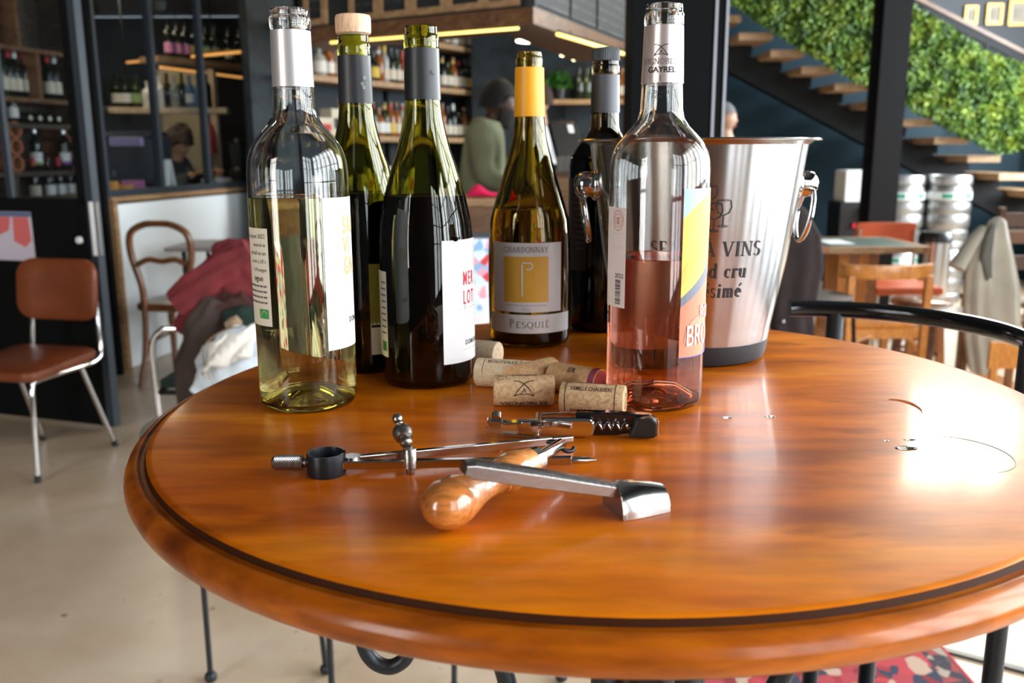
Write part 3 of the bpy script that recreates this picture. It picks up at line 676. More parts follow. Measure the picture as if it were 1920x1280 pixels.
yellow_foil = mat('yellow_foil', (0.86, 0.36, 0.012), 0.42)

# 1 sauvignon
C = (-0.158, 0.682); R = 0.0369
b = make_bottle('wine_bottle', 'clear glass bottle half full of pale white wine, silver neck foil, at far left', C, BORD, clear_glass, level=0.158, wm=wine_white, caps=(0.2365, 0.2752, 0.0146, 0.0139, pewter_foil))
l = stick(b, C, R, 25, 128, 0.0470, 0.1583, paper)
for i, w in enumerate(('SAU', 'VI', 'GNON')):
    letter(l, C, R, sans(w, 0.0185, sx=0.50, bold=0.010, sp=1.3), 53, 0.1320 - i * 0.0150, ink_gold)
letter(l, C, R, sans('DOMAINE', 0.0058, sx=0.75, bold=0.015, sp=1.3), 60, 0.0655, ink)
letter(l, C, R, rect2d(0, 0, 0.03, 0.0004, 6), 56, 0.0615, ink_pale)
bl = stick(b, C, R, -112, -39, 0.0660, 0.1372, cream_paper, 'back_label')
tx = [('Sauvignon 2022', 0.0044, 0.1300), ('minéral et', 0.0040, 0.1240), ('apéritif ou un', 0.0042, 0.1180), ('servir à 10°c', 0.0040, 0.1120), ('la Protogee', 0.0038, 0.1060)]
for w, s, z in tx:
    letter(bl, C, R, shift(sans(w, s, 'RIGHT', sx=0.9), -0.002, 0), -39.5, z, ink_grey)
letter(bl, C, R, shift(sans('ogue', 0.0062, 'RIGHT'), -0.006, 0), -39.5, 0.0990, ink)
for z, w in ((0.0945, 0.030), (0.0905, 0.033), (0.0865, 0.031), (0.0825, 0.028)):
    letter(bl, C, R, [q for k in range(7) for q in rect2d(-0.003 - w * (k + .8) / 7, 0, -0.003 - w * k / 7, 0.0014, 1)], -39.5, z, ink_grey)
letter(bl, C, R, rect2d(-0.0125, 0, -0.0025, 0.0070, 4), -39.5, 0.0715, org_green)
dots = []
for k in range(11):
    a = k / 10; dots += ring2d(-0.0110 + 0.0070 * a, 0.0016 + 0.0040 * math.sin(a * 2.6), 0.0003, 0.0003, 0.00029, 6)
letter(bl, C, R, dots, -39.5, 0.0715, paper, off=0.0008)
# 2 merlot
C = (-0.071, 0.753); R = 0.0393
b = make_bottle('wine_bottle', 'dark red wine bottle with white label in red letters, charcoal neck foil, no stopper', C, BURG, green_glass, level=0.1547, wm=wine_red, caps=(0.2312, 0.2704, 0.0143, 0.0136, charcoal_foil), punt=0.02)
l = stick(b, C, R, 18, 108, 0.0125, 0.1130, paper)
l.location.z += 0.0085
for i, w in enumerate(('MER', 'LOT')):
    letter(l, C, R, sans(w, 0.0160, sx=0.45, bold=0.008, sp=1.35), 47, 0.0760 - i * 0.0155, ink_red)
letter(l, C, R, sans('DOMAINE', 0.0058, sx=0.7, bold=0.015, sp=1.3), 50, 0.0265, ink)
letter(l, C, R, rect2d(0, 0, 0.03, 0.0004, 6), 44, 0.0225, ink_pale)
letter(l, C, R, shift(sans('F', 0.006), 0, 0) + rect2d(0.004, 0.0015, 0.02, 0.0020, 4), 49, 0.0555, ink_pale)
bl = stick(b, C, R, -122, -56, 0.0250, 0.0958, cream_paper, 'back_label')
for k in range(9):
    letter(bl, C, R, rect2d(-0.0085 - 0.001 * (k % 3), 0, -0.0012, 0.0014, 2), -56.5, 0.086 - k * 0.0052, ink_grey)
letter(bl, C, R, rect2d(-0.009, 0, -0.0015, 0.008, 3), -56.5, 0.030, org_green)
drop = MB().sphere((0, 0, 0), (0.0024, 0.0024, 0.0021), 14, 8, Matrix.Translation(label_fn(C, R, 36, 0.1225, 0.0004)(0, 0)))
drop.build('wine_drop', wine_red, b)
for dg, z, sz in ((29, 0.250, 0.0016), (38, 0.2495, 0.0008)):
    letter(b, C, 0.0140, rect2d(-sz * 0.5, 0, sz * 0.5, sz * 2.0, 2), dg, z, ink, 'foil_tear', off=0.0006)
# 3 stoppered
C = (-0.1335, 0.806); R = 0.0388
b = make_bottle('wine_bottle', 'dark red wine bottle closed with a pale wooden T-shaped stopper, charcoal neck foil', C, BURG, green_glass, level=0.155, wm=wine_red, caps=(0.2312, 0.2704, 0.0143, 0.0136, charcoal_foil), punt=0.02)
MB().lathe([(1e-6, 0.2880), (0.0135, 0.2880), (0.0147, 0.2890), (0.0150, 0.2915), (0.0150, 0.3010), (0.0143, 0.3032), (0.0125, 0.3038), (1e-6, 0.3040)], 40).build('stopper_head', stopper_wood, b)
MB().lathe([(1e-6, 0.262), (0.0090, 0.262), (0.0091, 0.2860), (0.0112, 0.2872), (0.0112, 0.2885), (1e-6, 0.2885)], 32).build('stopper_plug', mat('plug_rubber', (0.62, 0.60, 0.48), 0.6), b)
l = stick(b, C, R, 8, 62, 0.018, 0.097, cream_paper, 'back_label')
letter(l, C, R, rect2d(0.0, 0, 0.012, 0.0022, 3), 9, 0.042, ink)
for dg, z in ((24, 0.2470), (30, 0.2440), (33, 0.2520)):
    letter(b, C, 0.0140, ring2d(0, 0, 0.0011, 0.0013, 0.0004, 12), dg, z, ink_pale, 'foil_mark', off=0.0006)
# 4 pesquie
C = (0.018, 0.912); R = 0.0416
b = make_bottle('wine_bottle', 'olive glass white wine bottle with yellow neck foil and yellow square on label', C, PESQ, amber_glass, level=0.1348, wm=wine_gold, caps=(0.2236, 0.2694, 0.0147, 0.0136, yellow_foil), punt=0.02)
l = stick(b, C, R, -57, 47, 0.0370, 0.1045, paper)
p, w = serif('CHARDONNAY', 0.0052, 0.8)
letter(l, C, R, shift(p, -w / 2, 0), -5, 0.0955, ink_grey)
letter(l, C, R, rect2d(-0.0225, 0, 0.0225, 0.0445, 16), -5, 0.0468, mat('label_yellow', (0.80, 0.46, 0.06), 0.4), 'yellow_square')
pp = line2d([(-0.0035, 0.0055), (-0.0035, 0.037)], 0.0016) + line2d([(-0.0035, 0.0385), (0.0035, 0.0385)], 0.0013) + ring2d(0.0035, 0.0355, 0.0036, 0.0036, 0.0012, 10, -90, 90) + line2d([(0.0035, 0.0322), (0.0005, 0.0322)], 0.0012)
letter(l, C, R, pp, -5, 0.0468, paper, 'emblem', off=0.0008)
letter(l, C, R, [q for k in range(14) for q in rect2d(-0.021 + k * 0.003, 0, -0.021 + k * 0.003 + 0.0022, 0.0012, 1)], -5, 0.0432, ink_pale)
letter(l, C, R, sans('2022', 0.0042, 'CENTER'), -5, 0.0385, ink_pale)
l2 = stick(b, C, R, -66, 67, 0.0160, 0.0345, paper, 'lower_label')
p, w = serif('PESQUIÉ', 0.0062, 0.8)
p0, w0 = serif('P', 0.0082, 0.8); p1, w1 = serif('ESQUI', 0.0062, 0.8); p2, w2 = serif('É', 0.0066, 0.8)
sp = 1.25
tot = w0 + w1 * sp + w2 + 0.002
letter(l2, C, R, shift(p0, -tot / 2, 0) + shift(p1, -tot / 2 + w0 + 0.001, 0, sx=sp) + shift(p2, -tot / 2 + w0 + w1 * sp + 0.0015, 0), 0, 0.0215, ink_grey)
letter(l2, C, R, rect2d(-0.011, 0, 0.015, 0.0003, 6), 0, 0.0296, ink_pale)
# 5 dark screw-cap bottle
C = (0.099, 0.985); R = 0.0372
DARK = [(r, z * 0.975 if z > 0.19 else z) for r, z in BORD]
b = make_bottle('wine_bottle', 'very dark brown wine bottle with grey screw cap, behind the steel ice bucket', C, DARK, black_glass, level=0.1978, wm=wine_red, caps=(0.2300, 0.2680, 0.0150, 0.0142, grey_foil))
cp = []
for i in range(80):
    a = 2 * PI * i / 80; cp.append((0.0140 + (0.0006 if i % 2 else 0)) ); 
mbc = MB()
ringp = lambda z, k=0.0: [((cp[i] - k) * math.cos(2 * PI * i / 80), (cp[i] - k) * math.sin(2 * PI * i / 80), z) for i in range(80)]
mbc.loft([ringp(0.2825), ringp(0.2930), ringp(0.2950, 0.0012), ringp(0.2954, 0.004)]); mbc.build('screw_cap', mat('cap_grey', (0.055, 0.06, 0.068), 0.5), b)
dl = stick(b, C, R, -95, -28, 0.066, 0.163, mat('dark_label', (0.050, 0.042, 0.040), 0.5))
for k in range(12):
    letter(dl, C, R, rect2d(-0.018 + 0.002 * (k % 3), 0, -0.003, 0.0013 if k else 0.0045, 3), -28, 0.155 - k * 0.006, ink_grey)
# 6 rose
C = (0.110, 0.683); R = 0.0368
b = make_bottle('wine_bottle', 'clear glass bottle of pink rose wine with colourful sunset label, in front of bucket', C, ROSE, clear_glass, level=0.1127, wm=wine_rose, caps=(0.2381, 0.2776, 0.0149, 0.0137, pink_foil))
cps = [q for q in b.children if q.name.startswith('capsule')][0]
RN = 0.0146
def lg(s): # crossed-blades emblem
    return line2d([(-1.05 * s, 0.80 * s), (-0.5 * s, 0.72 * s), (0.0 * s, 0.42 * s), (0.55 * s, -0.15 * s), (1.05 * s, -0.85 * s)], 0.11 * s) + line2d([(1.05 * s, 0.80 * s), (0.5 * s, 0.72 * s), (0.0 * s, 0.42 * s), (-0.55 * s, -0.15 * s), (-1.05 * s, -0.85 * s)], 0.11 * s) + \
        line2d([(-1.05 * s, -0.85 * s), (-0.5 * s, -0.66 * s), (-0.2 * s, -0.62 * s)], 0.10 * s) + line2d([(1.05 * s, -0.85 * s), (0.5 * s, -0.66 * s), (0.2 * s, -0.62 * s)], 0.10 * s) + \
        line2d([(-0.18 * s, -0.5 * s), (0, -0.05 * s), (0.18 * s, -0.5 * s)], 0.09 * s) + ring2d(0, -0.58 * s, 0.19 * s, 0.17 * s, 0.07 * s, 12, 180, 360)
letter(cps, C, RN, lg(0.0046), -6, 0.2605, ink, 'emblem', off=0.0006)
p, w = serif('VIGNOBLES'.replace('B', 'P'), 0.0044, 0.8)
p, w = [], 0
for ch in 'VIGNOBLES':
    q, a = serif('P' if ch == 'B' else ch, 0.0042, 0.8)
    if ch == 'B': q = q + _arc(.36 * .0042, .26 * .0042, .34 * .0042, .26 * .0042, -90, 90, .12 * .0042, .04 * .0042)
    p += shift(q, w, 0); w += a
letter(cps, C, RN, shift(p, -w / 2, 0), -4, 0.2505, ink_grey, off=0.0008)
letter(cps, C, RN, sans('GAYREL', 0.0056, 'CENTER', bold=0.02), -3, 0.2450, ink, off=0.0008)
letter(cps, C, RN, rect2d(-0.0002, 0, 0.0002, 0.0044, 1), -6, 0.2388, ink, 'seam', off=0.0010)
letter(b, C, 0.0152, sans('L 23/12/22', 0.0034, 'CENTER') + shift(sans('16:06', 0.0034, 'CENTER'), -0.001, -0.0034), -8, 0.2305, ink, 'batch_code', off=0.0003)
l = stick(b, C, R, 28, 135, 0.0415, 0.1640, mat('label_orange', (0.62, 0.19, 0.10), 0.6))
u0, u1 = 0.0, deg2u(R, 107)
def arty(polys, m, nm, off=0.0005): return letter(l, C, R, polys, 28, 0.0, m, nm, off)
arty(rect2d(u0, 0.142, u1, 0.1640, 14), mat('label_sky', (0.35, 0.76, 0.80), 0.6), 'sky_print')
def strip(lo, hi, n=16):
    return [[(u0 + (u1 - u0) * i / n, lo(i / n)), (u0 + (u1 - u0) * (i + 1) / n, lo((i + 1) / n)), (u0 + (u1 - u0) * (i + 1) / n, hi((i + 1) / n)), (u0 + (u1 - u0) * i / n, hi(i / n))] for i in range(n)]
arty(strip(lambda t: 0.082 + 0.05 * t, lambda t: 0.143 + 0.016 * math.sin(min(1, t * 2.4) * PI / 2)), mat('label_sun', (0.80, 0.62, 0.10), 0.6), 'sun_print', 0.0006)
arty(strip(lambda t: 0.094 + 0.075 * t, lambda t: min(0.156, 0.106 + 0.10 * t)), mat('label_band', (0.78, 0.44, 0.08), 0.6), 'band_print', 0.0007)
arty(strip(lambda t: 0.079 + 0.045 * t, lambda t: 0.086 + 0.052 * t), mat('label_slate', (0.15, 0.16, 0.20), 0.6), 'slate_print', 0.0007)
arty(shift(ring2d(0, 0, 0.016, 0.020, 0.0155, 20, 0, 180), 0.020, 0.052), mat('label_coral', (0.66, 0.25, 0.15), 0.6), 'hill_print', 0.0006)
arty(strip(lambda t: 0.0415, lambda t: 0.042 + max(0, t - 0.45) * 0.16), mat('label_blue', (0.10, 0.14, 0.60), 0.6), 'sea_print', 0.0006)
arty(shift(ring2d(0, 0, 0.010, 0.010, 0.0095, 16), 0.046, 0.085), MATS['label_sky'], 'sky_print', 0.0008)
letter(l, C, R, sans('RO', 0.0150, sx=0.70), 58, 0.0690, paper, off=0.0010)
letter(l, C, R, sans('BRO', 0.0225, sx=0.62), 36, 0.0500, paper, off=0.0010)
bl = stick(b, C, R, -100, -38, 0.0770, 0.1500, mat('label_pink', (0.72, 0.62, 0.58), 0.7), 'back_label')
letter(bl, C, R, ring2d(-0.0085, 0, 0.0058, 0.0075, 0.0004, 24) + ring2d(-0.0085, 0, 0.0038, 0.0050, 0.0003, 20) + ring2d(-0.0085, -0.0012, 0.0016, 0.0016, 0.0008, 10) + ring2d(-0.0095, 0.0012, 0.0008, 0.0008, 0.0007, 8) + ring2d(-0.0075, 0.0016, 0.0008, 0.0008, 0.0007, 8), -38, 0.1410, mat('ink_rose', (0.50, 0.12, 0.10), 0.6), 'stamp')
for z, w in ((0.1315, 0.020), (0.1210, 0.020)):
    letter(bl, C, R, rect2d(-w, 0, -0.001, 0.0003, 4), -38, z, ink_pale)
letter(bl, C, R, sans('2022', 0.0048, 'CENTER'), -48, 0.0990, ink)
bars = []
z = 0.0
while z < 0.0185:
    h = random.choice((0.0003, 0.0005, 0.0008)); bars += rect2d(-0.0105, z, -0.0045, z + h, 2); z += h + random.choice((0.0003, 0.0005, 0.0006))
letter(bl, C, R, bars, -38, 0.0795, ink, 'barcode')

# ------------------------------------------------------------------ ice bucket
C = (0.172, 0.858)
bk = thing('ice_bucket', 'brushed steel ice bucket with printed lettering and black base ring', 'ice bucket', (C[0], C[1], T))
BP = [(0.0650, 0.0), (0.0695, 0.004), (0.0718, 0.018), (0.0855, 0.0932), (0.0974, 0.186), (0.0988, 0.1955), (0.1040, 0.1990), (0.1095, 0.1990), (0.1100, 0.2000), (0.1092, 0.2012), (0.1035, 0.2010), (0.0978, 0.1985), (0.0960, 0.186), (0.0842, 0.0932), (0.0705, 0.010), (1e-6, 0.008)]
MB().lathe([(0.0716, 0.0185)] + BP[3:], 96).build('pail', brushed, bk)
MB().lathe([(1e-6, 0.0), (0.0655, 0.0), (0.0690, 0.0022), (0.0708, 0.008), (0.0724, 0.0192), (0.0714, 0.0192), (0.0700, 0.0100), (1e-6, 0.004)], 96).build('base_ring', rubber, bk)
def cone_fn(deg, z0, off=0.0006):
    p = facing(C) + math.radians(deg)
    def fn(u, v):
        z = z0 + v; r = 0.0718 + (z - 0.018) * (0.0855 - 0.0718) / (0.0932 - 0.018) if z < 0.0932 else 0.0855 + (z - 0.0932) * (0.0974 - 0.0855) / (0.186 - 0.0932)
        a = p + u / 0.084; return ((r + off) * math.cos(a), (r + off) * math.sin(a), z)
    return fn
def btext(s, size, right_deg, z, k=1.15):
    p, w = serif(s, size, k); wrap(shift(p, -w, 0), cone_fn(right_deg, z)).build('lettering', ink, bk, fix=False)
btext('SEAU À VINS', 0.0128, 41, 0.1020)
btext('Grand cru', 0.0128, 33, 0.0830)
btext('Millésimé', 0.0128, 31.5, 0.0655)
def gob(x, y, s, tilt):
    q = line2d([(-0.5 * s, 2.3 * s), (-0.62 * s, 1.7 * s), (-0.45 * s, 1.2 * s), (0, 0.95 * s), (0.45 * s, 1.2 * s), (0.62 * s, 1.7 * s), (0.5 * s, 2.3 * s)], 0.09 * s) + ring2d(0, 2.3 * s, 0.5 * s, 0.08 * s, 0.05 * s, 14) + line2d([(0, 0.95 * s), (0, 0)], 0.09 * s) + ring2d(0, 0, 0.45 * s, 0.10 * s, 0.06 * s, 14)
    return shift(q, x, y, tilt)
wrap(gob(0.002, 0.004, 0.0100, 0) + gob(-0.008, 0.013, 0.0100, 0.0) + gob(0.009, 0.008, 0.0095, 0) + gob(-0.002, 0.022, 0.0085, 0), cone_fn(9, 0.1200)).build('emblem', ink, bk, fix=False)
for sgn in (-1, 1):
    ax = Vector((sgn, 0.06, 0))
    zc = 0.160
    rw = 0.0855 + (zc - 0.0932) * (0.0974 - 0.0855) / (0.186 - 0.0932)
    p0 = Vector((sgn * (rw - 0.003), 0, zc))
    knob = MB()
    Mk = Matrix.Translation(p0) @ ax.to_track_quat('Z', 'Y').to_matrix().to_4x4()
    knob.lathe([(0.0150, 0), (0.0150, 0.003), (0.0138, 0.0045), (0.0120, 0.006), (0.0125, 0.012), (0.0110, 0.018), (0.0070, 0.0215), (1e-6, 0.0225)], 28, Mk, (True, False))
    kb = knob.build('handle_boss', chrome, bk)
    rc = p0 + ax * 0.012 + Vector((0, 0, -0.028))
    MB().tube([rc + Vector((sgn * 0.004 * math.cos(a), 0.021 * math.sin(a), 0.0245 * math.cos(a))) for a in [2 * PI * k / 40 for k in range(40)]], 0.0024, 10, closed=True).build('ring_handle', chrome, bk)

# ------------------------------------------------------------------ corks
def cork(px, py, ang, label, m, L=0.045, r=0.0118, z=None, tilt=0.0):
    P = gz(px, py, T + r) if z is None else gz(px, py, z)
    o = thing('wine_cork', label, 'cork', (P.x, P.y, T), ang, 'corks scattered on the table')
    hz = P.z - T
    M = Matrix.Translation((0, 0, hz)) @ Matrix.Rotation(PI / 2 + tilt, 4, 'Y')
    rr = [(1e-6, -L / 2), (r - 0.0012, -L / 2), (r - 0.0003, -L / 2 + 0.0005), (r, -L / 2 + 0.0014), (r, L / 2 - 0.0014), (r - 0.0003, L / 2 - 0.0005), (r - 0.0012, L / 2), (1e-6, L / 2)]
    MB().lathe(rr, 36, M).build('body', m, o)
    def fn(a0, off=0.00025):   # u along cork, v around; a0 = elevation of the line above camera-facing horizontal
        def g(u, v):
            a = a0 + v / r; Lp = (u, -(r + off) * math.cos(a), hz + (r + off) * math.sin(a)); return Lp
        return g
    return o, fn
c1, f1 = cork(893, 661, 2.7, 'pale cork mostly hidden behind the red-lettered bottle', cork_pale)
c2, f2 = cork(946, 700, -0.28, 'beige printed cork lying right beside the red-lettered bottle', cork_pale, L=0.047)
wrap(shift(sans('BOUTEILLE', 0.0052, 'CENTER'), 0, 0), f2(1.0)).build('lettering', ink_brown, c2, fix=False)
for u in (-0.016, 0.015): wrap([[(u, v), (u + 0.0004, v), (u + 0.0004, v + 0.003), (u, v + 0.003)] for v in [k * 0.003 for k in range(-2, 8)]], f2(0.6)).build('printed_line', ink_brown, c2, fix=False)
c3, f3 = cork(1000, 703, 0.75, 'orange cork pointing away behind the emblem cork', cork_tan)
c4, f4 = cork(1080, 712, -0.62, 'tan cork with wine-stained purple end, middle of the pile', cork_tan)
MB().lathe([(1e-6, 0.0226), (0.0106, 0.0226), (0.0119, 0.0215), (0.0120, 0.0165)], 28, Matrix.Translation((0, 0, 0.0118)) @ Matrix.Rotation(PI / 2, 4, 'Y')).build('wine_stain', mat('wine_stain', (0.25, 0.04, 0.07), 0.7), c4)
wrap(sans('ER', 0.0065, 'CENTER', bold=0.02), f4(0.75)).build('lettering', ink_brown, c4, fix=False)
c5, f5 = cork(982, 731, 0.015, 'speckled cork printed with crossed-line emblem, front left of pile', cork_m, L=0.0465)
wrap(lg(0.0072), f5(0.40)).build('emblem', ink_brown, c5, fix=False)
wrap(sans('VIGNOBLES', 0.0056, 'CENTER', sx=1.25, bold=0.01), f5(-0.90)).build('lettering', ink_brown, c5, fix=False)
wrap(ring2d(-0.0165, 0, 0.0038, 0.0024, 0.0003, 20), f5(1.15)).build('oval_stamp', ink_brown, c5, fix=False)
wrap(rect2d(-0.009, 0, 0.010, 0.0012, 8), f5(1.45)).build('printed_line', ink_brown, c5, fix=False)
c6, f6 = cork(1112, 748, -0.26, 'cork with printed frame and family name, front right beside pink wine', cork_m, L=0.0475)
wrap(sans('FAMILLE CHAUDIÈRE', 0.0050, 'CENTER', sx=0.66, bold=0.012), f6(0.78)).build('lettering', ink_brown, c6, fix=False)
wrap(sans('FAMILLE CHAUDIÈRE', 0.0050, 'CENTER', sx=0.66, bold=0.012), f6(-0.72)).build('lettering', ink_brown, c6, fix=False)
for u in (-0.0195, 0.0170): wrap([[(u, v), (u + 0.0006, v), (u + 0.0006, v + 0.002), (u, v + 0.002)] for v in [k * 0.002 for k in range(-6, 8)]], f6(0.3)).build('printed_line', ink_brown, c6, fix=False)
wrap(rect2d(-0.0195, 0, 0.0176, 0.0006, 8), f6(1.55)).build('printed_line', ink_brown, c6, fix=False)
wrap(ring2d(0.0, 0.0, 0.006, 0.006, 0.0007, 20) + line2d([(-0.004, -0.003), (0.003, 0.004)], 0.0007) + line2d([(-0.001, -0.005), (0.005, 0.001)], 0.0007), lambda u, v: (0.02385, u, 0.0118 + v)).build('end_stamp', ink_brown, c6, fix=False)

# ------------------------------------------------------------------ waiter's corkscrew
P0, P1 = gz(908, 803, T + 0.006), gz(1232, 800, T + 0.008)
ck = thing('corkscrew', 'folding sommelier corkscrew, chrome lever and black handle, lying by the corks', 'corkscrew', (P0.x, P0.y, T), math.atan2(P1.y - P0.y, P1.x - P0.x))
Lc = (P1 - P0).xy.length
def flatpoly(pts, y0, y1): 
    M = Matrix.Rotation(PI / 2, 4, 'X'); return MB().prism(pts, -y1, -y0, M)
# black handle: curved bar seen from its edge
hp = [(0.062, 0.0165), (0.085, 0.0165), (0.100, 0.0155), (0.112, 0.0150), (Lc - 0.003, 0.0145), (Lc, 0.012), (Lc, 0.0025), (Lc - 0.003, 0.0005), (0.113, 0.0008), (0.104, 0.0030), (0.097, 0.0015), (0.088, 0.0005), (0.062, 0.0008)]
flatpoly(hp, 0.004, 0.0115).build('handle', black_gloss, ck, bevel=0.0012)
flatpoly([(0.098, 0.0012), (0.112, 0.0008), (Lc - 0.003, 0.0005), (Lc, 0.0025), (Lc, 0.012), (Lc - 0.003, 0.0145), (0.112, 0.0150), (0.103, 0.0135)], -0.0035, 0.0045).build('handle_end', black_plastic, ck, bevel=0.0014)
MB().box((Lc + 0.0002, 0.001, 0.0075), (0.0012, 0.0078, 0.0105)).build('end_cap', polished, ck, bevel=0.0004)
# lever
lv = flatpoly([(0.0385, 0.0135), (0.072, 0.0140), (0.0745, 0.0120), (0.0750, 0.0075), (0.0740, 0.0030), (0.0715, 0.0010), (0.0385, 0.0018)], -0.0035, 0.0045).build('lever_body', chrome, ck, bevel=0.0018, seg=3)
flatpoly([(0.022, 0.0118), (0.0375, 0.0130), (0.0375, 0.0015), (0.022, 0.0030)], -0.0030, 0.0035).build('lever_link', chrome, ck, bevel=0.001)
flatpoly([(0.002, 0.0128), (0.0125, 0.0115), (0.0150, 0.0105), (0.0260, 0.0118), (0.0260, 0.0100), (0.0145, 0.0090), (0.0125, 0.0100), (0.0020, 0.0105)], -0.0035, 0.0050).build('lever_arm', chrome, ck, bevel=0.0006)
flatpoly([(0.002, 0.0110), (0.0125, 0.0105), (0.0125, 0.0020), (0.0022, 0.0035)], -0.0030, 0.0010).build('lever_foot', chrome, ck, bevel=0.0008)
flatpoly([(0.0125, 0.0035), (0.024, 0.0028), (0.036, 0.0012), (0.036, 0.0002), (0.024, 0.0012), (0.0125, 0.0016)], -0.0030, 0.0045).build('lever_rail', chrome, ck, bevel=0.0005)
for k in range(5): MB().box((0.0030 - 0.0010, -0.002 + k * 0.0016, 0.0045), (0.0012, 0.0008, 0.005)).build('tooth', chrome, ck)
for x, z in ((0.0365, 0.0125), (0.0365, 0.0015), (0.0385, 0.0075)):
    MB().cyl((x, -0.0055, z), (x, 0.0125, z), 0.0018, n=14).build('rivet', chrome, ck)
MB().cyl((0.0085, -0.002, 0.0128), (0.0085, 0.003, 0.0150), 0.0035, n=18).build('pivot', polished, ck)
wp = []
for k in range(90):
    a = k * 0.42; wp.append((0.064 + k * 0.00040, 0.0008 + 0.0022 * math.cos(a), 0.0082 + 0.0026 * math.sin(a)))
MB().tube(wp, 0.0007, 8).build('worm', chrome, ck)
flatpoly([(0.0385, 0.0155), (0.070, 0.0170), (0.075, 0.0165), (0.0385, 0.0140)], 0.0050, 0.0065).build('foil_blade', polished, ck)

# ------------------------------------------------------------------ compass / divider
A0, A1 = gz(648, 868, T + 0.0065), gz(1118, 862, T + 0.0045)
cp_ = thing('divider_compass', 'steel spring divider compass with black ring and knurled grip', 'compass', (gz(613, 868, T).x, gz(613, 868, T).y, T))
rc = gz(612, 868, T + 0.0065)
MB().lathe([(0.0116, 0.0), (0.0116, 0.0135), (0.0101, 0.0135), (0.0101, 0.0), (0.0116, 0.0)], 48, Matrix.Translation((rc.x, rc.y, T)), a0=0.30, a1=2 * PI - 0.12).build('spring_ring', gunmetal, cp_, world=True, bevel=0.0003)
MB().cyl((rc.x + 0.003, rc.y + 0.001, T + 0.001), (rc.x + 0.003, rc.y + 0.001, T + 0.0045), 0.0055, n=24).build('ring_pad', old_steel, cp_, world=True)
k0 = Vector((rc.x - 0.0118, rc.y, T + 0.0070)); 
MB().tube([k0, k0 - Vector((0.0020, 0, 0)), k0 - Vector((0.0026, 0, 0))], [0.0030, 0.0030, 0.0026], 16).build('grip_neck', old_steel, cp_, world=True)
kn = MB(); n_, m_ = 28, 30; rows = []
for j in range(m_ + 1):
    t = j / m_; x = -0.0024 - t * 0.0190; rb = 0.0042 if t < 0.88 else 0.0042 * math.sqrt(max(0.02, 1 - ((t - 0.88) / 0.125) ** 2))
    rows.append([(k0.x + x, k0.y + (rb + (0.00045 if (i + j) % 2 == 0 and t < 0.88 else 0)) * math.cos(2 * PI * i / n_), k0.z + (rb + (0.00045 if (i + j) % 2 == 0 and t < 0.88 else 0)) * math.sin(2 * PI * i / n_)) for i in range(n_)])
kn.loft(rows); kno = kn.build('knurled_grip', knurl, cp_, world=True)
for p in kno.data.polygons: p.use_smooth = False
def leg(a, b_, name, tip):
    d = (b_ - a); e = a + d * 0.90
    mb = MB().beam(a, e, 0.0042, 0.0052)
    o = mb.build('leg', polished, cp_, world=True, bevel=0.0006)
    pt = MB().tube([e, e + d * 0.06, b_], [0.0024, 0.0023, 0.0003], 14) if tip else MB().beam(e, b_, 0.0034, 0.0040)
    pt.build('point', polished, cp_, world=True, bevel=0 if tip else 0.0008)
leg(Vector((rc.x + 0.0105, rc.y - 0.003, T + 0.0065)), A1, 'leg', True)
up1 = gz(1074, 822, T + 0.0050)
leg(Vector((rc.x + 0.0105, rc.y + 0.0045, T + 0.0065)), up1, 'leg', False)
MB().cyl((rc.x + 0.0150, rc.y + 0.003, T + 0.006), (rc.x + 0.0150, rc.y + 0.003, T + 0.0102), 0.0050, n=20).build('hinge_disc', steel, cp_, world=True)
pc = gz(769, 868, T + 0.0065)
MB().tube([(pc.x, pc.y, T + 0.0005), (pc.x, pc.y, T + 0.0035), (pc.x, pc.y, T + 0.0040), (pc.x, pc.y, T + 0.0155), (pc.x, pc.y, T + 0.0160)], [0.0025, 0.0028, 0.0040, 0.0040, 0.0036], 20).build('screw_post', old_steel, cp_, world=True)
s1, s2, s3 = at(766, 838, pc.y + 0.004), at(755, 812, pc.y + 0.013), at(745, 784, pc.y + 0.024)
MB().tube([s1, s3], 0.0019, 12).build('screw', old_steel, cp_, world=True)
ax = (s3 - s1).normalized()
Mb = Matrix.Translation(s2) @ ax.to_track_quat('Z', 'Y').to_matrix().to_4x4()
MB().lathe([(0.0026, -0.0100), (0.0038, -0.0088), (0.0040, -0.0060), (0.0030, -0.0052), (0.0052, -0.0040), (0.0062, -0.0010), (0.0062, 0.0015), (0.0050, 0.0042), (0.0028, 0.0052)], 28, Mb, (True, True)).build('adjusting_nut', old_steel, cp_, world=True)
MB().lathe([(0.0019, -0.0062), (0.0024, -0.0055), (0.0019, -0.0030), (0.0030, -0.0020), (0.0034, 0.0002), (0.0026, 0.0020), (1e-6, 0.0027)], 20, Matrix.Translation(s3) @ ax.to_track_quat('Z', 'Y').to_matrix().to_4x4()).build('screw_knob', old_steel, cp_, world=True)

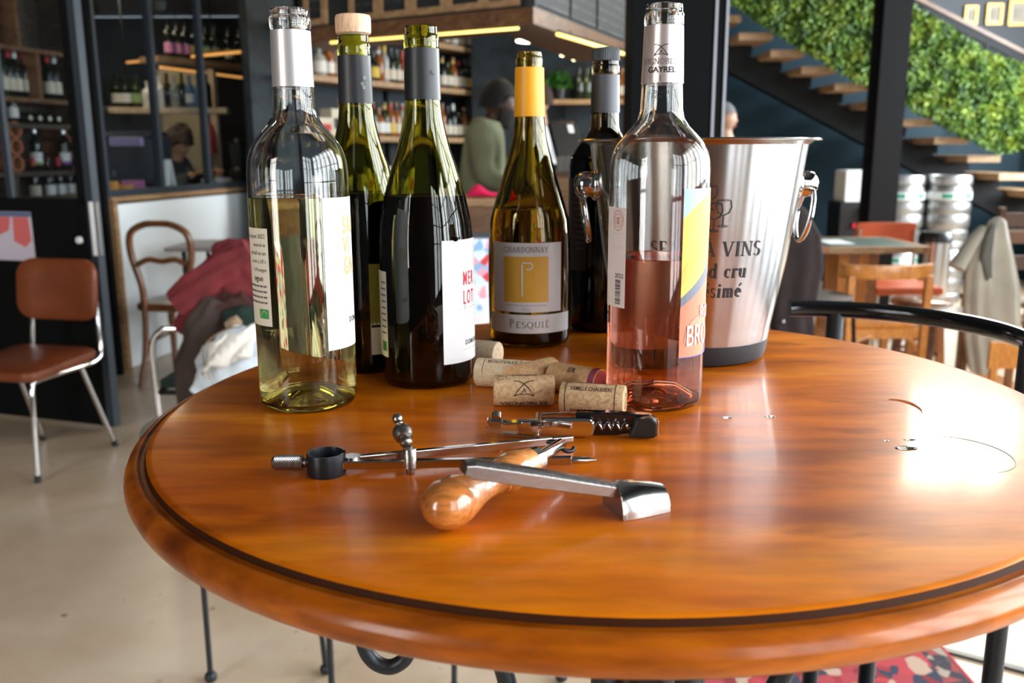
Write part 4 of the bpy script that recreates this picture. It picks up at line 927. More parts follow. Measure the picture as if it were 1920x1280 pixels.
# ------------------------------------------------------------------ wooden-handled punch
B0, B1 = gz(838, 945, T + 0.0140), gz(1003, 862, T + 0.0175)
ht = thing('handled_awl', 'turned wooden bulb handle with steel ferrule and shaft, lying across the compass', 'hand tool', (B0.x, B0.y, T))
d = (B1 - B0); Lh = d.length; Mh = Matrix.Translation(B0) @ d.to_track_quat('Z', 'Y').to_matrix().to_4x4()
HP = [(1e-6, -0.0136), (0.0050, -0.0128), (0.0095, -0.0096), (0.0125, -0.0045), (0.0136, 0.0010), (0.0132, 0.0070), (0.0116, 0.0135), (0.0094, 0.0205), (0.0078, 0.028), (0.0074, 0.034), (0.0084, 0.0395), (0.0092, 0.0402), (0.0092, 0.0425), (0.0098, 0.0432), (0.0108, 0.047), (0.0112, 0.052), (0.0106, 0.058), (0.0092, 0.0640), (0.0080, Lh - 0.003), (0.0076, Lh)]
MB().lathe(HP, 40, Mh).build('handle', handle_wood, ht, world=True)
MB().lathe([(0.0070, Lh - 0.006), (0.0083, Lh - 0.0055), (0.0078, Lh + 0.0015), (0.0070, Lh + 0.0022), (1e-6, Lh + 0.0022)], 32, Mh).build('ferrule', polished, ht, world=True)
tipP = gz(1052, 832, T + 0.0165)
MB().tube([B1 + d.normalized() * 0.0, tipP, tipP + (tipP - B1).normalized() * 0.0015], [0.0036, 0.0036, 0.0028], 20).build('shaft', polished, ht, world=True)
pn = tipP - (tipP - B1).normalized() * 0.0035
pa = gz(993, 828, T + 0.004); 
MB().cyl(pa, pa + Vector((0.020, -0.006, 0.002)), 0.0016, n=12).build('cross_pin', gunmetal, ht, world=True)
MB().tube(smoothpath([pn, pn + Vector((0.004, -0.001, -0.003)), pn + Vector((0.008, 0.0005, -0.0035)), pn + Vector((0.0095, 0.002, -0.002))], 5), 0.0014, 10).build('hook', gunmetal, ht, world=True)

# ------------------------------------------------------------------ steel gouge
G0, G1 = gz(886, 877, T + 0.0350), gz(1152, 916, T + 0.0135)
gt = thing('steel_gouge', 'bare steel tool with square shank and half-round tip, resting on the wooden handle', 'hand tool', (G1.x, G1.y, T))
gx = (G1 - G0).normalized(); gyv = Vector((0, 0, 1)).cross(gx).normalized(); gzv = gx.cross(gyv)
def gp(x, y, z): return G0 + gx * x + gyv * y + gzv * z
Lg = (G1 - G0).length
sec = [(-0.005, 0.0030), (0.0, 0.0046), (Lg * 0.45, 0.0046), (Lg * 0.8, 0.0040), (Lg + 0.004, 0.0036)]
rings = []
for x, h in sec:
    w = 0.0048
    rings.append([gp(x, -w, -h), gp(x, w, -h), gp(x, w, h * 0.55), gp(x, w * 0.55, h), gp(x, -w * 0.55, h), gp(x, -w, h * 0.55)])
gmesh = MB(); gmesh.loft(rings); gmesh.s = [False] * len(gmesh.s); gmesh.build('shank', steel, gt, world=True, bevel=0.0005)
hx = Vector((gx.x, gx.y, 0)).normalized(); hy = Vector((0, 0, 1)).cross(hx)
gb = Vector((G1.x, G1.y, T))
ringo = []
for t, ro, zt in ((0.0, 0.0130, 0.0175), (0.004, 0.0130, 0.0178), (0.012, 0.0124, 0.0168), (0.022, 0.0112, 0.0148), (0.0285, 0.0104, 0.0128)):
    pts = []
    for k in range(17):
        a = PI * k / 16; pts.append(gb + hx * t + hy * (math.cos(a) * ro) + Vector((0, 0, max(0.0003, math.sin(a) * zt))))
    for k in range(17):
        a = PI * (16 - k) / 16; pts.append(gb + hx * t + hy * (math.cos(a) * (ro - 0.0022)) + Vector((0, 0, max(0.0001, math.sin(a) * (zt - 0.0026)))))
    ringo.append(pts)
MB().loft(ringo).build('half_round_tip', polished, gt, world=True)
MB().add([gb + hy * (math.cos(PI * k / 16) * 0.0130) + Vector((0, 0, max(0.0003, math.sin(PI * k / 16) * 0.0175))) for k in range(17)], [tuple(range(17))]).build('shoulder', steel, gt, world=True, solid=0.0015)

# ------------------------------------------------------------------ water on the table
def droplet(px, py, r, lab, sx=1.0):
    P = gz(px, py, T)
    prof = [(r, 0.00005), (r * 0.92, r * 0.14), (r * 0.7, r * 0.26), (r * 0.35, r * 0.34), (1e-6, r * 0.36)]
    mb = MB().lathe(prof, 20, Matrix.Translation(P) @ Matrix.Diagonal((sx, 1, 1, 1)), (True, False))
    solo('water_droplet', mb, water_m, lab, 'water drop', tuple(P), 'spilled water drops')
droplet(1364, 783, 0.0028, 'leftmost small clear water drop on the table, right of the pink wine', 1.5)
droplet(1444, 781, 0.0030, 'second small clear water drop on the table right of the pink wine', 1.3)
droplet(1700, 840, 0.0035, 'flat elongated water drop, near edge of the wet patch on the table', 2.2)
droplet(1706, 824, 0.0018, 'thin water drop just above the elongated one on the table', 2.4)
droplet(1662, 826, 0.0016, 'tiny water drop left of the wet patch on the table', 1.2)
droplet(1717, 842, 0.0009, 'tiniest water drop at the right end of the wet patch', 1.0)
P = gz(1693, 763, T)
mb = MB().tube([P + Vector((0.0115 * math.cos(a), 0.021 * math.sin(a) , 0.0002)) for a in [PI * 0.62 - k * 0.115 for k in range(26)]], [0.0004 + 0.0016 * math.sin(PI * k / 25) for k in range(26)], 8, flat=0.35)
solo('water_ring', mb, water_m, 'curved trail of spilled water on the right of the table', 'water', tuple(P))

P = gz(1800, 850, T)
mb = MB().tube([P + Vector((0.030 * math.cos(a), 0.036 * math.sin(a), 0.0001)) for a in [PI * 0.45 - k * 0.10 for k in range(29)]], [0.0002 + 0.0004 * math.sin(PI * k / 28) for k in range(29)], 6, flat=0.4)
solo('water_ring', mb, mat('dried_stain', (0.10, 0.03, 0.005), 0.4), 'thin dried glass ring mark near the right edge of the table', 'stain', tuple(P))

# ------------------------------------------------------------------ frames (local axes placed in the room)
def frame(A, Bp):
    A, Bp = Vector((A.x, A.y, 0)), Vector((Bp.x, Bp.y, 0)); d = (Bp - A); L = d.length; d.normalize()
    back = Vector((-d.y, d.x, 0))
    M = Matrix(((d.x, back.x, 0, A.x), (d.y, back.y, 0, A.y), (0, 0, 1, 0), (0, 0, 0, 1)))
    return M, L
def local(M, x, y, w=0.0):   # local x and z of the pixel on the frame's plane shifted back by w
    I = M.inverted(); o = I @ CAM_O; d = I.to_3x3() @ ray(x, y)
    t = (w - o.y) / d.y; p = o + d * t; return p.x, p.z
ORD = ['first', 'second', 'third', 'fourth', 'fifth', 'sixth', 'seventh', 'eighth', 'ninth', 'tenth', 'eleventh', 'twelfth', 'thirteenth', 'fourteenth', 'fifteenth', 'sixteenth', 'seventeenth', 'eighteenth', 'nineteenth', 'twentieth']
BG = {'dark': mat('bg_dark_glass', (0.008, 0.010, 0.008), 0.10), 'green': mat('bg_green_glass', (0.018, 0.030, 0.010), 0.10), 'clear': mat('bg_clear_glass', (0.30, 0.31, 0.30), 0.10),
      'amber': mat('bg_amber_glass', (0.22, 0.07, 0.015), 0.10), 'red': mat('bg_red_glass', (0.30, 0.035, 0.012), 0.12), 'white': mat('bg_white_glass', (0.62, 0.60, 0.56), 0.3),
      'pink': mat('bg_pink', (0.40, 0.10, 0.20), 0.4), 'blue': mat('bg_blue', (0.10, 0.17, 0.28), 0.3)}
LB = {'cream': mat('lab_cream', (0.56, 0.50, 0.40), 0.7), 'white': mat('lab_white', (0.66, 0.66, 0.65), 0.7), 'green': mat('lab_green', (0.25, 0.36, 0.16), 0.7), 'pink': mat('lab_pink', (0.52, 0.20, 0.34), 0.7),
      'yellow': mat('lab_yellow', (0.60, 0.42, 0.08), 0.7), 'red': mat('lab_red', (0.45, 0.04, 0.04), 0.7), 'purple': mat('lab_purple', (0.22, 0.08, 0.32), 0.7), 'black': mat('lab_black', (0.02, 0.02, 0.02), 0.6), 'silver': mat('lab_silver', (0.7, 0.7, 0.72), 0.25, 0.6)}
BPROF = {'bordeaux': [(1e-6, 0), (0.034, 0), (0.037, 0.004), (0.037, 0.18), (0.034, 0.195), (0.020, 0.213), (0.015, 0.225), (0.014, 0.285), (0.0145, 0.30), (1e-6, 0.30)],
         'burgundy': [(1e-6, 0), (0.037, 0), (0.040, 0.004), (0.040, 0.12), (0.034, 0.155), (0.022, 0.195), (0.015, 0.23), (0.014, 0.285), (0.0145, 0.295), (1e-6, 0.295)],
         'spirit': [(1e-6, 0), (0.042, 0), (0.045, 0.004), (0.045, 0.155), (0.040, 0.175), (0.018, 0.205), (0.015, 0.215), (0.015, 0.25), (0.018, 0.252), (0.018, 0.275), (1e-6, 0.275)],
         'squat': [(1e-6, 0), (0.050, 0), (0.054, 0.005), (0.054, 0.12), (0.045, 0.145), (0.020, 0.165), (0.017, 0.175), (0.017, 0.205), (0.021, 0.207), (0.021, 0.225), (1e-6, 0.225)]}
_bm = {}
def bg_bottle(M, x, z, w, shape, g, lb, cap, label, group, lz=(0.045, 0.12), sc=1.0):
    p = M @ Vector((x, w, z))
    o = thing('shelf_bottle', label, 'bottle', tuple(p), random.uniform(-.3, .3), group)
    key = (shape, g)
    if key not in _bm:
        b_ = MB().lathe(BPROF[shape], 20).build('glass', BG[g], o); _bm[key] = b_.data
    else:
        b_ = bpy.data.objects.new('glass', _bm[key]); COL.objects.link(b_); b_.parent = o
    R_ = max(r for r, _ in BPROF[shape][:4])
    if lb:
        a = math.atan2(-p.y, -p.x)
        mb = MB().lathe([(R_ + 0.0006, lz[0]), (R_ + 0.0006, lz[1])], 12, Matrix.Rotation(-o.rotation_euler.z, 4, 'Z'), a0=a - 1.35, a1=a + 1.35); mb.build('label', LB[lb], o, fix=False)
    if cap:
        zt = BPROF[shape][-1][1]
        MB().lathe([(0.0158, zt - 0.055), (0.0155, zt + 0.001), (1e-6, zt + 0.0015)], 14).build('capsule', LB[cap], o)
    o.scale = (sc, sc, sc)
    return o

# ------------------------------------------------------------------ glazed door, left
Ad, Bd = gz(222, 806, 0), gz(0, 781, 0)
Bd = Ad + (Bd - Ad) * 1.35
M, L = frame(Bd, Ad)
door = thing('door_1', None, None, kind='structure')
xr = L
x_p, z_p = local(M, 170, 385)
def dpart(name, m, x0, x1, z0, z1, y0=-0.022, y1=0.022, bevel=0.002, lab=None):
    return MB().box(((x0 + x1) / 2, (y0 + y1) / 2, (z0 + z1) / 2), (x1 - x0, y1 - y0, z1 - z0), M).build(name, m, door, bevel=bevel, label=lab)
dpart('lower_panel', black_paint, 0, xr - 0.085, 0.02, z_p, -0.014, 0.014)
dpart('stile', black_paint, xr - 0.085, xr - 0.040, 0.02, 2.55); dpart('stile_cap', steel_frame, xr - 0.040, xr, 0.02, 2.55); dpart('stile', steel_frame, 0, 0.045, 0.02, 2.55)
dpart('rail', steel_frame, 0.045, xr - 0.045, 2.50, 2.55); dpart('rail', black_paint, 0.045, xr - 0.045, z_p, z_p + 0.03)
xm, _ = local(M, 14, 300)
dpart('muntin', steel_frame, xm - 0.016, xm + 0.016, z_p + 0.03, 2.50, -0.012, 0.012)
dpart('pane', partition_glass, 0.045, xm - 0.016, z_p + 0.03, 2.50, -0.003, 0.003, 0)
dpart('pane', partition_glass, xm + 0.016, xr - 0.085, z_p + 0.03, 2.50, -0.003, 0.003, 0)
_, zl0 = local(M, 185, 478); _, zl1 = local(M, 183, 378)
dpart('lock_plate', brushed, xr + 0.0002, xr + 0.003, zl0, zl1, -0.012, 0.012, 0); dpart('lock_edge', mat('lock_white', (0.85, 0.85, 0.83), 0.35), xr - 0.022, xr - 0.002, zl0, zl1, -0.0255, -0.0222, 0)
xk, zk = local(M, 157, 449)
MB().lathe([(1e-6, 0.022), (0.014, 0.022), (0.016, 0.018), (0.016, 0)], 16, M @ Matrix.Translation((xk, -0.014, zk)) @ Matrix.Rotation(PI / 2, 4, 'X')).build('lock_cylinder', white_plastic, door)
x0, z1 = local(M, 0, 396); x1, z0 = local(M, 72, 489)
ps = thing('poster', 'white notice with pink-red shapes stuck on the black door panel', 'poster', tuple(M @ Vector(((x0 - 0.12 + x1) / 2, -0.016, z0))))
MB().box(((x0 - 0.12 + x1) / 2, -0.0156, (z0 + z1) / 2), (x1 - x0 + 0.12, 0.0016, z1 - z0), M).build('sheet', mat('poster_white', (0.55, 0.50, 0.58), 0.7), ps, world=True)
pr = MB()
def rel(poly): pr.add([M @ Vector((x0 + u * (x1 - x0), -0.0170, z0 + v * (z1 - z0))) for u, v in poly], [tuple(range(len(poly)))])
rel([(-0.6, .45), (0.0, .52), (.3, .62), (.38, .9), (-0.6, .9)]); rel([(.42, .4), (.75, .28), (.95, .42), (.92, .9), (.45, .9)])
pr.build('red_print', mat('poster_red', (0.62, 0.13, 0.13), 0.7), ps, world=True, fix=False)
MB().box(((x0 - 0.12 + x1) / 2, -0.0168, z1 - 0.012), (x1 - x0 + 0.12, 0.0006, 0.02), M).build('blue_print', mat('poster_blue', (0.08, 0.13, 0.25), 0.7), ps, world=True)

# ------------------------------------------------------------------ wine rack seen through the door
A, Bq = at(0, 82, 5.75), at(135, 100, 6.35)
M, L = frame(A, Bq)
rx0, rx1 = -0.25, local(M, 168, 200)[0]
rack = thing('wine_rack', 'dark wooden wine shelving full of bottles behind the glass door', 'shelf', tuple(M @ Vector((0.2, 0.2, 0))))
lev = {}
for k, (px, py) in {'a': (80, 93), 'b': (80, 185), 'c': (80, 233), 'd': (90, 321), 'e': (90, 383)}.items():
    lev[k] = local(M, px, py)[1]
    MB().box(((rx0 + rx1) / 2, 0.17, lev[k] - 0.014), (rx1 - rx0, 0.34, 0.028), M).build('shelf_board', dark_wood if k not in 'ab' else brown_wood, rack, world=True, bevel=0.002)
MB().box(((rx0 + rx1) / 2, 0.355, 1.3), (rx1 - rx0, 0.02, 2.6), M).build('back_panel', dark_wood, rack, world=True)
for x in (rx0, rx1): MB().box((x, 0.17, 1.3), (0.03, 0.34, 2.6), M).build('side_panel', dark_wood, rack, world=True)
for px, za, zb in ((43, lev['a'], 2.5), (74, lev['b'], lev['a'] - 0.028)):
    x = local(M, px, 120)[0]; MB().box((x, 0.16, (za + zb) / 2), (0.035, 0.30, zb - za), M).build('divider', brown_wood, rack, world=True)
x = local(M, 36, 350)[0]; MB().box((x, 0.16, (lev['e'] + lev['d']) / 2), (0.03, 0.3, lev['d'] - lev['e'] - 0.03), M).build('divider', dark_wood, rack, world=True)
MB().box(((rx0 + rx1) / 2, 0.17, 0.45), (rx1 - rx0, 0.34, 0.9), M).build('cupboard', dark_wood, rack, world=True)
rows = [('a', [(14, 'dark', None, None), (24, 'dark', None, None)], 'top'), ('b', [(9, 'green', 'cream', None), (22, 'dark', 'cream', 'red'), (34, 'dark', 'cream', 'white'), (50, 'dark', 'cream', 'red'), (94, 'dark', 'cream', 'red'), (107, 'dark', 'cream', 'white')], 'second'),
        ('c', [(27, 'dark', 'white', 'white'), (141, 'dark', 'cream', None)], 'third'), ('d', [(71, 'dark', 'white', 'silver'), (125, 'dark', 'white', 'silver')], 'fourth'),
        ('e', [(69, 'dark', 'cream', 'red'), (97, 'dark', 'white', None), (117, 'dark', 'white', 'red'), (135, 'dark', 'white', 'yellow'), (158, 'dark', 'white', None)], 'bottom')]
for k, lst, nm in rows:
    for i, (px, g, lb, cp2) in enumerate(lst):
        pyb = {'a': 90, 'b': 180, 'c': 230, 'd': 318, 'e': 380}[k]
        x = local(M, px, pyb, 0.12)[0]
        bg_bottle(M, x, lev[k], 0.12, 'bordeaux', g, lb, cp2, f'{"labelled" if lb else "plain"} dark bottle, {ORD[i]} from left on the {nm} shelf of the rack behind the door', 'bottles in the door-side rack', sc=0.86 if k in 'c' else 1.0)
for px, lbn in ((71, 'green'), (125, 'purple')):
    x = local(M, px, 318, 0.12)[0]; pq = M @ Vector((x, 0.12, lev['d'])); bo = [o_ for o_ in bpy.data.objects if o_.type == 'EMPTY' and (o_.location - pq).length < 1e-4][0]
    a = math.atan2(-pq.y, -pq.x)
    MB().lathe([(0.0384, 0.042), (0.0384, 0.062)], 12, Matrix.Rotation(-bo.rotation_euler.z, 4, 'Z'), a0=a - 1.35, a1=a + 1.35).build('label_band', LB[lbn], bo, fix=False)
for i, px in enumerate((58, 76, 94, 111)):
    x, z = local(M, px, 224, 0.05); 
    o = thing('lying_bottle', f'bottle lying with its round base outward, {ORD[i]} from left in the rack', 'bottle', tuple(M @ Vector((x, 0.05, lev['c']))), math.atan2(M[1][0], M[0][0]), 'bottles lying in the rack')
    Mr = Matrix.Translation((0, 0.31, 0.041)) @ Matrix.Rotation(PI / 2, 4, 'X')
    MB().lathe([(r, zz) for r, zz in BPROF['bordeaux']][::-1], 20, Matrix.Translation((0, 0.0, 0.041)) @ Matrix.Rotation(-PI / 2, 4, 'X')).build('glass', BG['dark'], o)
    MB().lathe([(0.016, 0.0005), (1e-6, 0.001)], 14, Matrix.Translation((0, 0, 0.041)) @ Matrix.Rotation(PI / 2, 4, 'X')).build('base_dot', LB['cream'], o)
for px, nm, w in ((34, 'left', 0.02), (137, 'right', 0.14)):
    for i, py in enumerate((305, 275, 247)):
        x, z = local(M, px - i * 2, py, w); r = 0.052
        Mt = M @ Matrix.Translation((x, w, lev['d'] + r + i * 2 * r)) @ Matrix.Rotation(-PI / 2, 4, 'X')
        mb = MB().lathe([(r, 0), (r, 0.2), (r - 0.014, 0.2), (r - 0.014, 0), (r, 0)], 24, Mt)
        solo('clay_tube', mb, terracotta, f'round terracotta bottle tube, {("bottom", "middle", "top")[i]} of the {nm} stack in the rack', 'tube', tuple(M @ Vector((x, w, lev['d'] + i * 2 * r))), 'terracotta tubes in the rack')
pb = at(135, 112, 5.5)
lamp = thing('pendant_bulb', 'small glowing orange filament bulb hanging in front of the rack', 'lamp', (pb.x, pb.y, pb.z - 0.03))
MB().lathe([(1e-6, -0.035), (0.012, -0.03), (0.017, -0.015), (0.014, 0.0), (0.012, 0.01)], 16, Matrix.Translation(pb)).build('bulb_tip', bulb_hot, lamp, world=True)
MB().lathe([(0.0125, 0.008), (0.0125, 0.055), (1e-6, 0.055)], 16, Matrix.Translation(pb)).build('bulb_tube', bulb_m, lamp, world=True)
MB().cyl((pb.x, pb.y, pb.z + 0.05), (pb.x, pb.y, 5.40), 0.003, n=6).build('cable', black_metal, lamp, world=True)

# ------------------------------------------------------------------ white counter with glass partition
Ac = gz(245, 692, 0); Bc = Ac + Vector((0.19, 0.98, 0)) * 3.2
M, L = frame(Ac, Bc)
zc = local(M, 260, 372)[1]
ctr = thing('service_counter', 'white panelled counter with wood trim carrying the glass partition', 'counter', (Ac.x, Ac.y, 0), math.atan2(M[1][0], M[0][0]))
def cpart(n, m, c, d, **k): return MB().box(c, d).build(n, m, ctr, bevel=0.002, **k)
cpart('front_panel', white_paint, (L / 2, 0.02, zc / 2 - 0.01), (L, 0.04, zc - 0.03))
cpart('body', dark_wood, (L / 2, 0.32, zc / 2 - 0.01), (L, 0.55, zc - 0.03))
cpart('edge_post', oak, (-0.02, 0.02, zc / 2), (0.04, 0.07, zc)); cpart('edge_post', brown_wood, (-0.06, 0.08, zc / 2), (0.04, 0.10, zc))
cpart('top_edge', oak, (L / 2, 0.02, zc + 0.005), (L + 0.08, 0.06, 0.03))
cpart('worktop', dark_wood, (L / 2, 0.33, zc + 0.005), (L + 0.08, 0.56, 0.028))
gp_ = thing('glass_partition', 'black steel framed glass partition standing on the white counter', 'partition', (Ac.x, Ac.y, zc + 0.02), math.atan2(M[1][0], M[0][0]))
mx = [local(M, 197, 330)[0] - 0.02, local(M, 308, 330)[0], local(M, 397, 330)[0], local(M, 480, 330)[0], L]
mx[0] = -0.05
H_ = 2.72 - zc - 0.02
MB().box((L / 2, 0.03, 0.02), (L + 0.12, 0.05, 0.04)).build('sill', steel_frame, gp_)
MB().box((L / 2, 0.03, H_ - 0.02), (L + 0.12, 0.05, 0.04)).build('head', steel_frame, gp_)
for i, x in enumerate(mx):
    MB().box((x, 0.03, H_ / 2), (0.036 if i else 0.045, 0.05, H_ - 0.08)).build('mullion', steel_frame, gp_, bevel=0.002)
for a, b_ in zip(mx, mx[1:]): MB().box(((a + b_) / 2, 0.03, H_ / 2), (b_ - a - 0.045, 0.006, H_ - 0.08)).build('pane', partition_glass, gp_)
# jamb at the passage, between door and counter
MB_ = MB(); jx = at(196, 330, 5.3)
struct('trim_2', MB().box((jx.x - 0.02, jx.y, 1.36), (0.035, 0.05, 2.72)), black_paint)

# things behind the partition
zt = zc + 0.02
def on_counter(px, py, w): x, z = local(M, px, py, w); return M @ Vector((x, w, zt)), z - zt
p, h = on_counter(296, 302, 0.28)
o = thing('menu_board', 'white folded menu board standing on the counter behind the glass', 'sign', (p.x, p.y, zt))
wq = 0.17
MB().hexa([(p.x - wq / 2 - .01, p.y - .05, zt), (p.x + wq / 2 - .01, p.y - .05, zt), (p.x + wq / 2 - .01, p.y - .042, zt), (p.x - wq / 2 - .01, p.y - .042, zt), (p.x - wq / 2 + .005, p.y, zt + 0.21), (p.x + wq / 2, p.y, zt + 0.21), (p.x + wq / 2, p.y + .008, zt + 0.21), (p.x - wq / 2 + .005, p.y + .008, zt + 0.21)]).build('front_sheet', white_plastic, o, world=True)
MB().hexa([(p.x - wq / 2 + .01, p.y + .06, zt), (p.x + wq / 2 + .01, p.y + .06, zt), (p.x + wq / 2 + .01, p.y + .068, zt), (p.x - wq / 2 + .01, p.y + .068, zt), (p.x - wq / 2 + .005, p.y + .009, zt + 0.21), (p.x + wq / 2, p.y + .009, zt + 0.21), (p.x + wq / 2, p.y + .016, zt + 0.21), (p.x - wq / 2 + .005, p.y + .016, zt + 0.21)]).build('rear_sheet', white_plastic, o, world=True)
# two planks behind with bottles
def plank(name, label, pA, pB, depth, th, m):
    Mp, Lp = frame(pA, pB); zz = pA.z
    o = thing(name, label, 'shelf', (pA.x, pA.y, zz - th), math.atan2(Mp[1][0], Mp[0][0]))
    MB().box((Lp / 2, depth / 2, th / 2), (Lp, depth, th)).build('board', m, o, bevel=0.002)
    for t in (0.12, 0.88):
        MB().cyl((Lp * t, depth * 0.9, th), (Lp * t, depth * 0.9, 2.73 - zz + th), 0.006, n=8).build('hanger_rod', black_metal, o)
    return Mp, Lp, zz, o
pA = at(203, 201, 7.6); pB = at(425, 206, 7.75); pB.z = pA.z
Mp, Lp, zz, o = plank('hanging_shelf', 'lower pale wood plank with clear bottles behind the glass partition', pA, pB, 0.22, 0.045, pale_wood)
for i, (px, shape, g, lb) in enumerate([(222, 'spirit', 'dark', 'cream'), (238, 'spirit', 'dark', 'white'), (258, 'spirit', 'green', 'green'), (280, 'squat', 'white', None), (302, 'spirit', 'white', 'white'), (316, 'bordeaux', 'dark', None), (330, 'spirit', 'clear', None), (344, 'bordeaux', 'green', None), (358, 'spirit', 'blue', 'white'), (374, 'spirit', 'blue', None), (390, 'bordeaux', 'dark', None)]):
    bg_bottle(Mp, local(Mp, px, 200, 0.11)[0], zz, 0.11, shape, g, lb, None, f'{g} bottle, {ORD[i]} from left on the lower plank behind the partition', 'bottles on the lower plank', sc=0.95)
pA = at(296, 104, 7.3); pB = at(520, 128, 8.3); pB.z = pA.z
Mp, Lp, zz, o = plank('hanging_shelf', 'upper plank with pink-labelled and green-labelled bottles behind the glass partition', pA, pB, 0.24, 0.045, oak)
for i, (px, g, lb) in enumerate([(318, 'dark', 'pink'), (334, 'dark', 'pink'), (350, 'dark', 'pink'), (368, 'dark', 'yellow'), (388, 'dark', 'green'), (404, 'green', 'green'), (430, 'dark', 'cream'), (450, 'dark', None), (466, 'dark', None), (486, 'dark', 'cream')]):
    bg_bottle(Mp, local(Mp, px, 100, 0.12)[0], zz, 0.12, 'bordeaux', g, lb, None, f'{g} bottle, {ORD[i]} from left on the upper plank behind the partition', 'bottles on the upper plank')
def led(name, label, a, b_, r, m):
    o = thing(name, label, 'light', tuple(a))
    MB().tube([a, b_], r, 8).build('tube', m, o, world=True)
    MB().beam(a + Vector((0, 0, r * 1.6)), b_ + Vector((0, 0, r * 1.6)), r * 2.6, r * 1.2).build('channel', black_metal, o, world=True)
    for t in (0.15, 0.85):
        q = a + (b_ - a) * t; MB().cyl((q.x, q.y, q.z + r * 2), (q.x, q.y, 2.74 if q.x < -1.3 else q.z + r * 2 + 0.02), 0.004, n=6).build('hanger', black_metal, o, world=True)
led('led_tube', 'upper amber light line glowing behind the partition', at(238, 117, 8.3), at(512, 92, 7.0), 0.011, led_amber)
led('led_tube', 'lower amber light line glowing behind the partition', at(300, 126, 8.0), at(505, 152, 9.6), 0.010, led_amber)
# kitchen wall opening: cream panel, posts
kp = thing('cream_partition', 'cream wall panel with pale wooden posts behind the kitchen worker', 'panel', tuple(at(350, 640, 8.6) * 1.0))
kp.location.z = 0; XF[kp.name] = Matrix.Translation(kp.location)
a, b_ = at(305, 330, 8.6), at(385, 330, 8.6); top = at(340, 130, 8.6).z
MB().box(((a.x + b_.x) / 2, 8.62, top / 2), (b_.x - a.x, 0.04, top)).build('panel', mat('cream_paint', (0.42, 0.36, 0.24), 0.7), kp, world=True)
for px in (301, 410): 
    q = at(px, 330, 8.55); MB().box((q.x, 8.55, top / 2), (0.06, 0.07, top)).build('post', pale_wood, kp, world=True)
for px, m, w, y0, y1 in ((379, green_leaf_dark, 10, 215, 290), (392, LB['red'], 22, 232, 288)):
    q0, q1 = at(px, y0, 8.5), at(px, y1, 8.5)
    mb = MB().loft([[(q0.x + w * .0026 * math.cos(t) * s, 8.5 + 0.05 * math.sin(t), zz2) for t in [k * PI / 6 for k in range(12)]] for zz2, s in ((q0.z, .5), (q0.z * .7 + q1.z * .3, .9), (q1.z, 1.0))])
    solo('hanging_cloth', mb, m, ('dark green' if px == 379 else 'red') + ' cloth hanging beside the kitchen worker', 'cloth', (q0.x, 8.5, q1.z))
# espresso machine, boxes, cups, blender
p, h = on_counter(258, 350, 0.42)
o = thing('espresso_machine', 'large dark coffee machine with lavender front strip behind the partition', 'coffee machine', (p.x, p.y, zt))
MB().box((p.x - 0.02, p.y + 0.05, zt + 0.20), (0.42, 0.30, 0.34)).build('body', mat('machine_dark', (0.012, 0.015, 0.026), 0.3), o, world=True, bevel=0.02)
MB().box((p.x + 0.00, p.y - 0.12, zt + 0.33), (0.22, 0.05, 0.06)).build('front_strip', lavender, o, world=True, bevel=0.01)
MB().box((p.x - 0.02, p.y + 0.05, zt + 0.385), (0.38, 0.28, 0.03)).build('cup_tray', chrome, o, world=True, bevel=0.004)
for dx in (-0.17, 0.13): MB().box((p.x + dx, p.y + 0.05, zt + 0.015), (0.04, 0.24, 0.03)).build('foot', black_metal, o, world=True)
MB().cyl((p.x - 0.1, p.y - 0.13, zt + 0.12), (p.x - 0.1, p.y - 0.05, zt + 0.12), 0.02, n=14).build('knob', chrome, o, world=True)
for px, m, s, nm in ((208, orange_box, (0.07, 0.07, 0.075), 'orange carton at the left end of the counter'), (232, orange_box, (0.11, 0.07, 0.05), 'flat orange carton beside the pink carton on the counter'), (250, pink_box, (0.12, 0.08, 0.075), 'pink carton on the counter left of the menu board')):
    p, h = on_counter(px, 350, 0.22)
    o = thing('carton', nm, 'box', (p.x, p.y, zt)); MB().box((p.x, p.y, zt + s[2] / 2), s).build('box', m, o, world=True, bevel=0.003)
    MB().box((p.x, p.y, zt + s[2] + 0.003), (s[0] * 1.03, s[1] * 1.03, 0.006)).build('lid', m, o, world=True)
for i, px in enumerate((388, 412, 424)):
    p, h = on_counter(px, 352, 0.25)
    o = thing('cup', f'small white cup, {ORD[i]} from left on the counter behind the partition', 'cup', (p.x, p.y, zt), 0, 'white cups on the counter')
    MB().lathe([(1e-6, 0.002), (0.026, 0), (0.034, 0.02), (0.038, 0.062), (0.035, 0.062), (0.031, 0.02), (1e-6, 0.008)], 20, Matrix.Translation((p.x, p.y, zt))).build('bowl', white_plastic, o, world=True)
    MB().tube([Vector((p.x + 0.036 + 0.014 * math.sin(t), p.y, zt + 0.034 + 0.016 * math.cos(t))) for t in [k * PI / 8 for k in range(9)]], 0.004, 8).build('handle', white_plastic, o, world=True)
p, h = on_counter(452, 350, 0.3)
o = thing('blender', 'dark blender standing at the right end of the counter', 'blender', (p.x, p.y, zt))
MB().lathe([(1e-6, 0), (0.09, 0), (0.085, 0.10), (0.06, 0.14), (1e-6, 0.14)], 20, Matrix.Translation((p.x, p.y, zt))).build('base', black_plastic, o, world=True)
MB().lathe([(0.055, 0.14), (0.075, 0.33), (0.071, 0.33), (0.05, 0.145)], 20, Matrix.Translation((p.x, p.y, zt))).build('jug', mat('smoky_plastic', (0.05, 0.055, 0.065), 0.2), o, world=True)
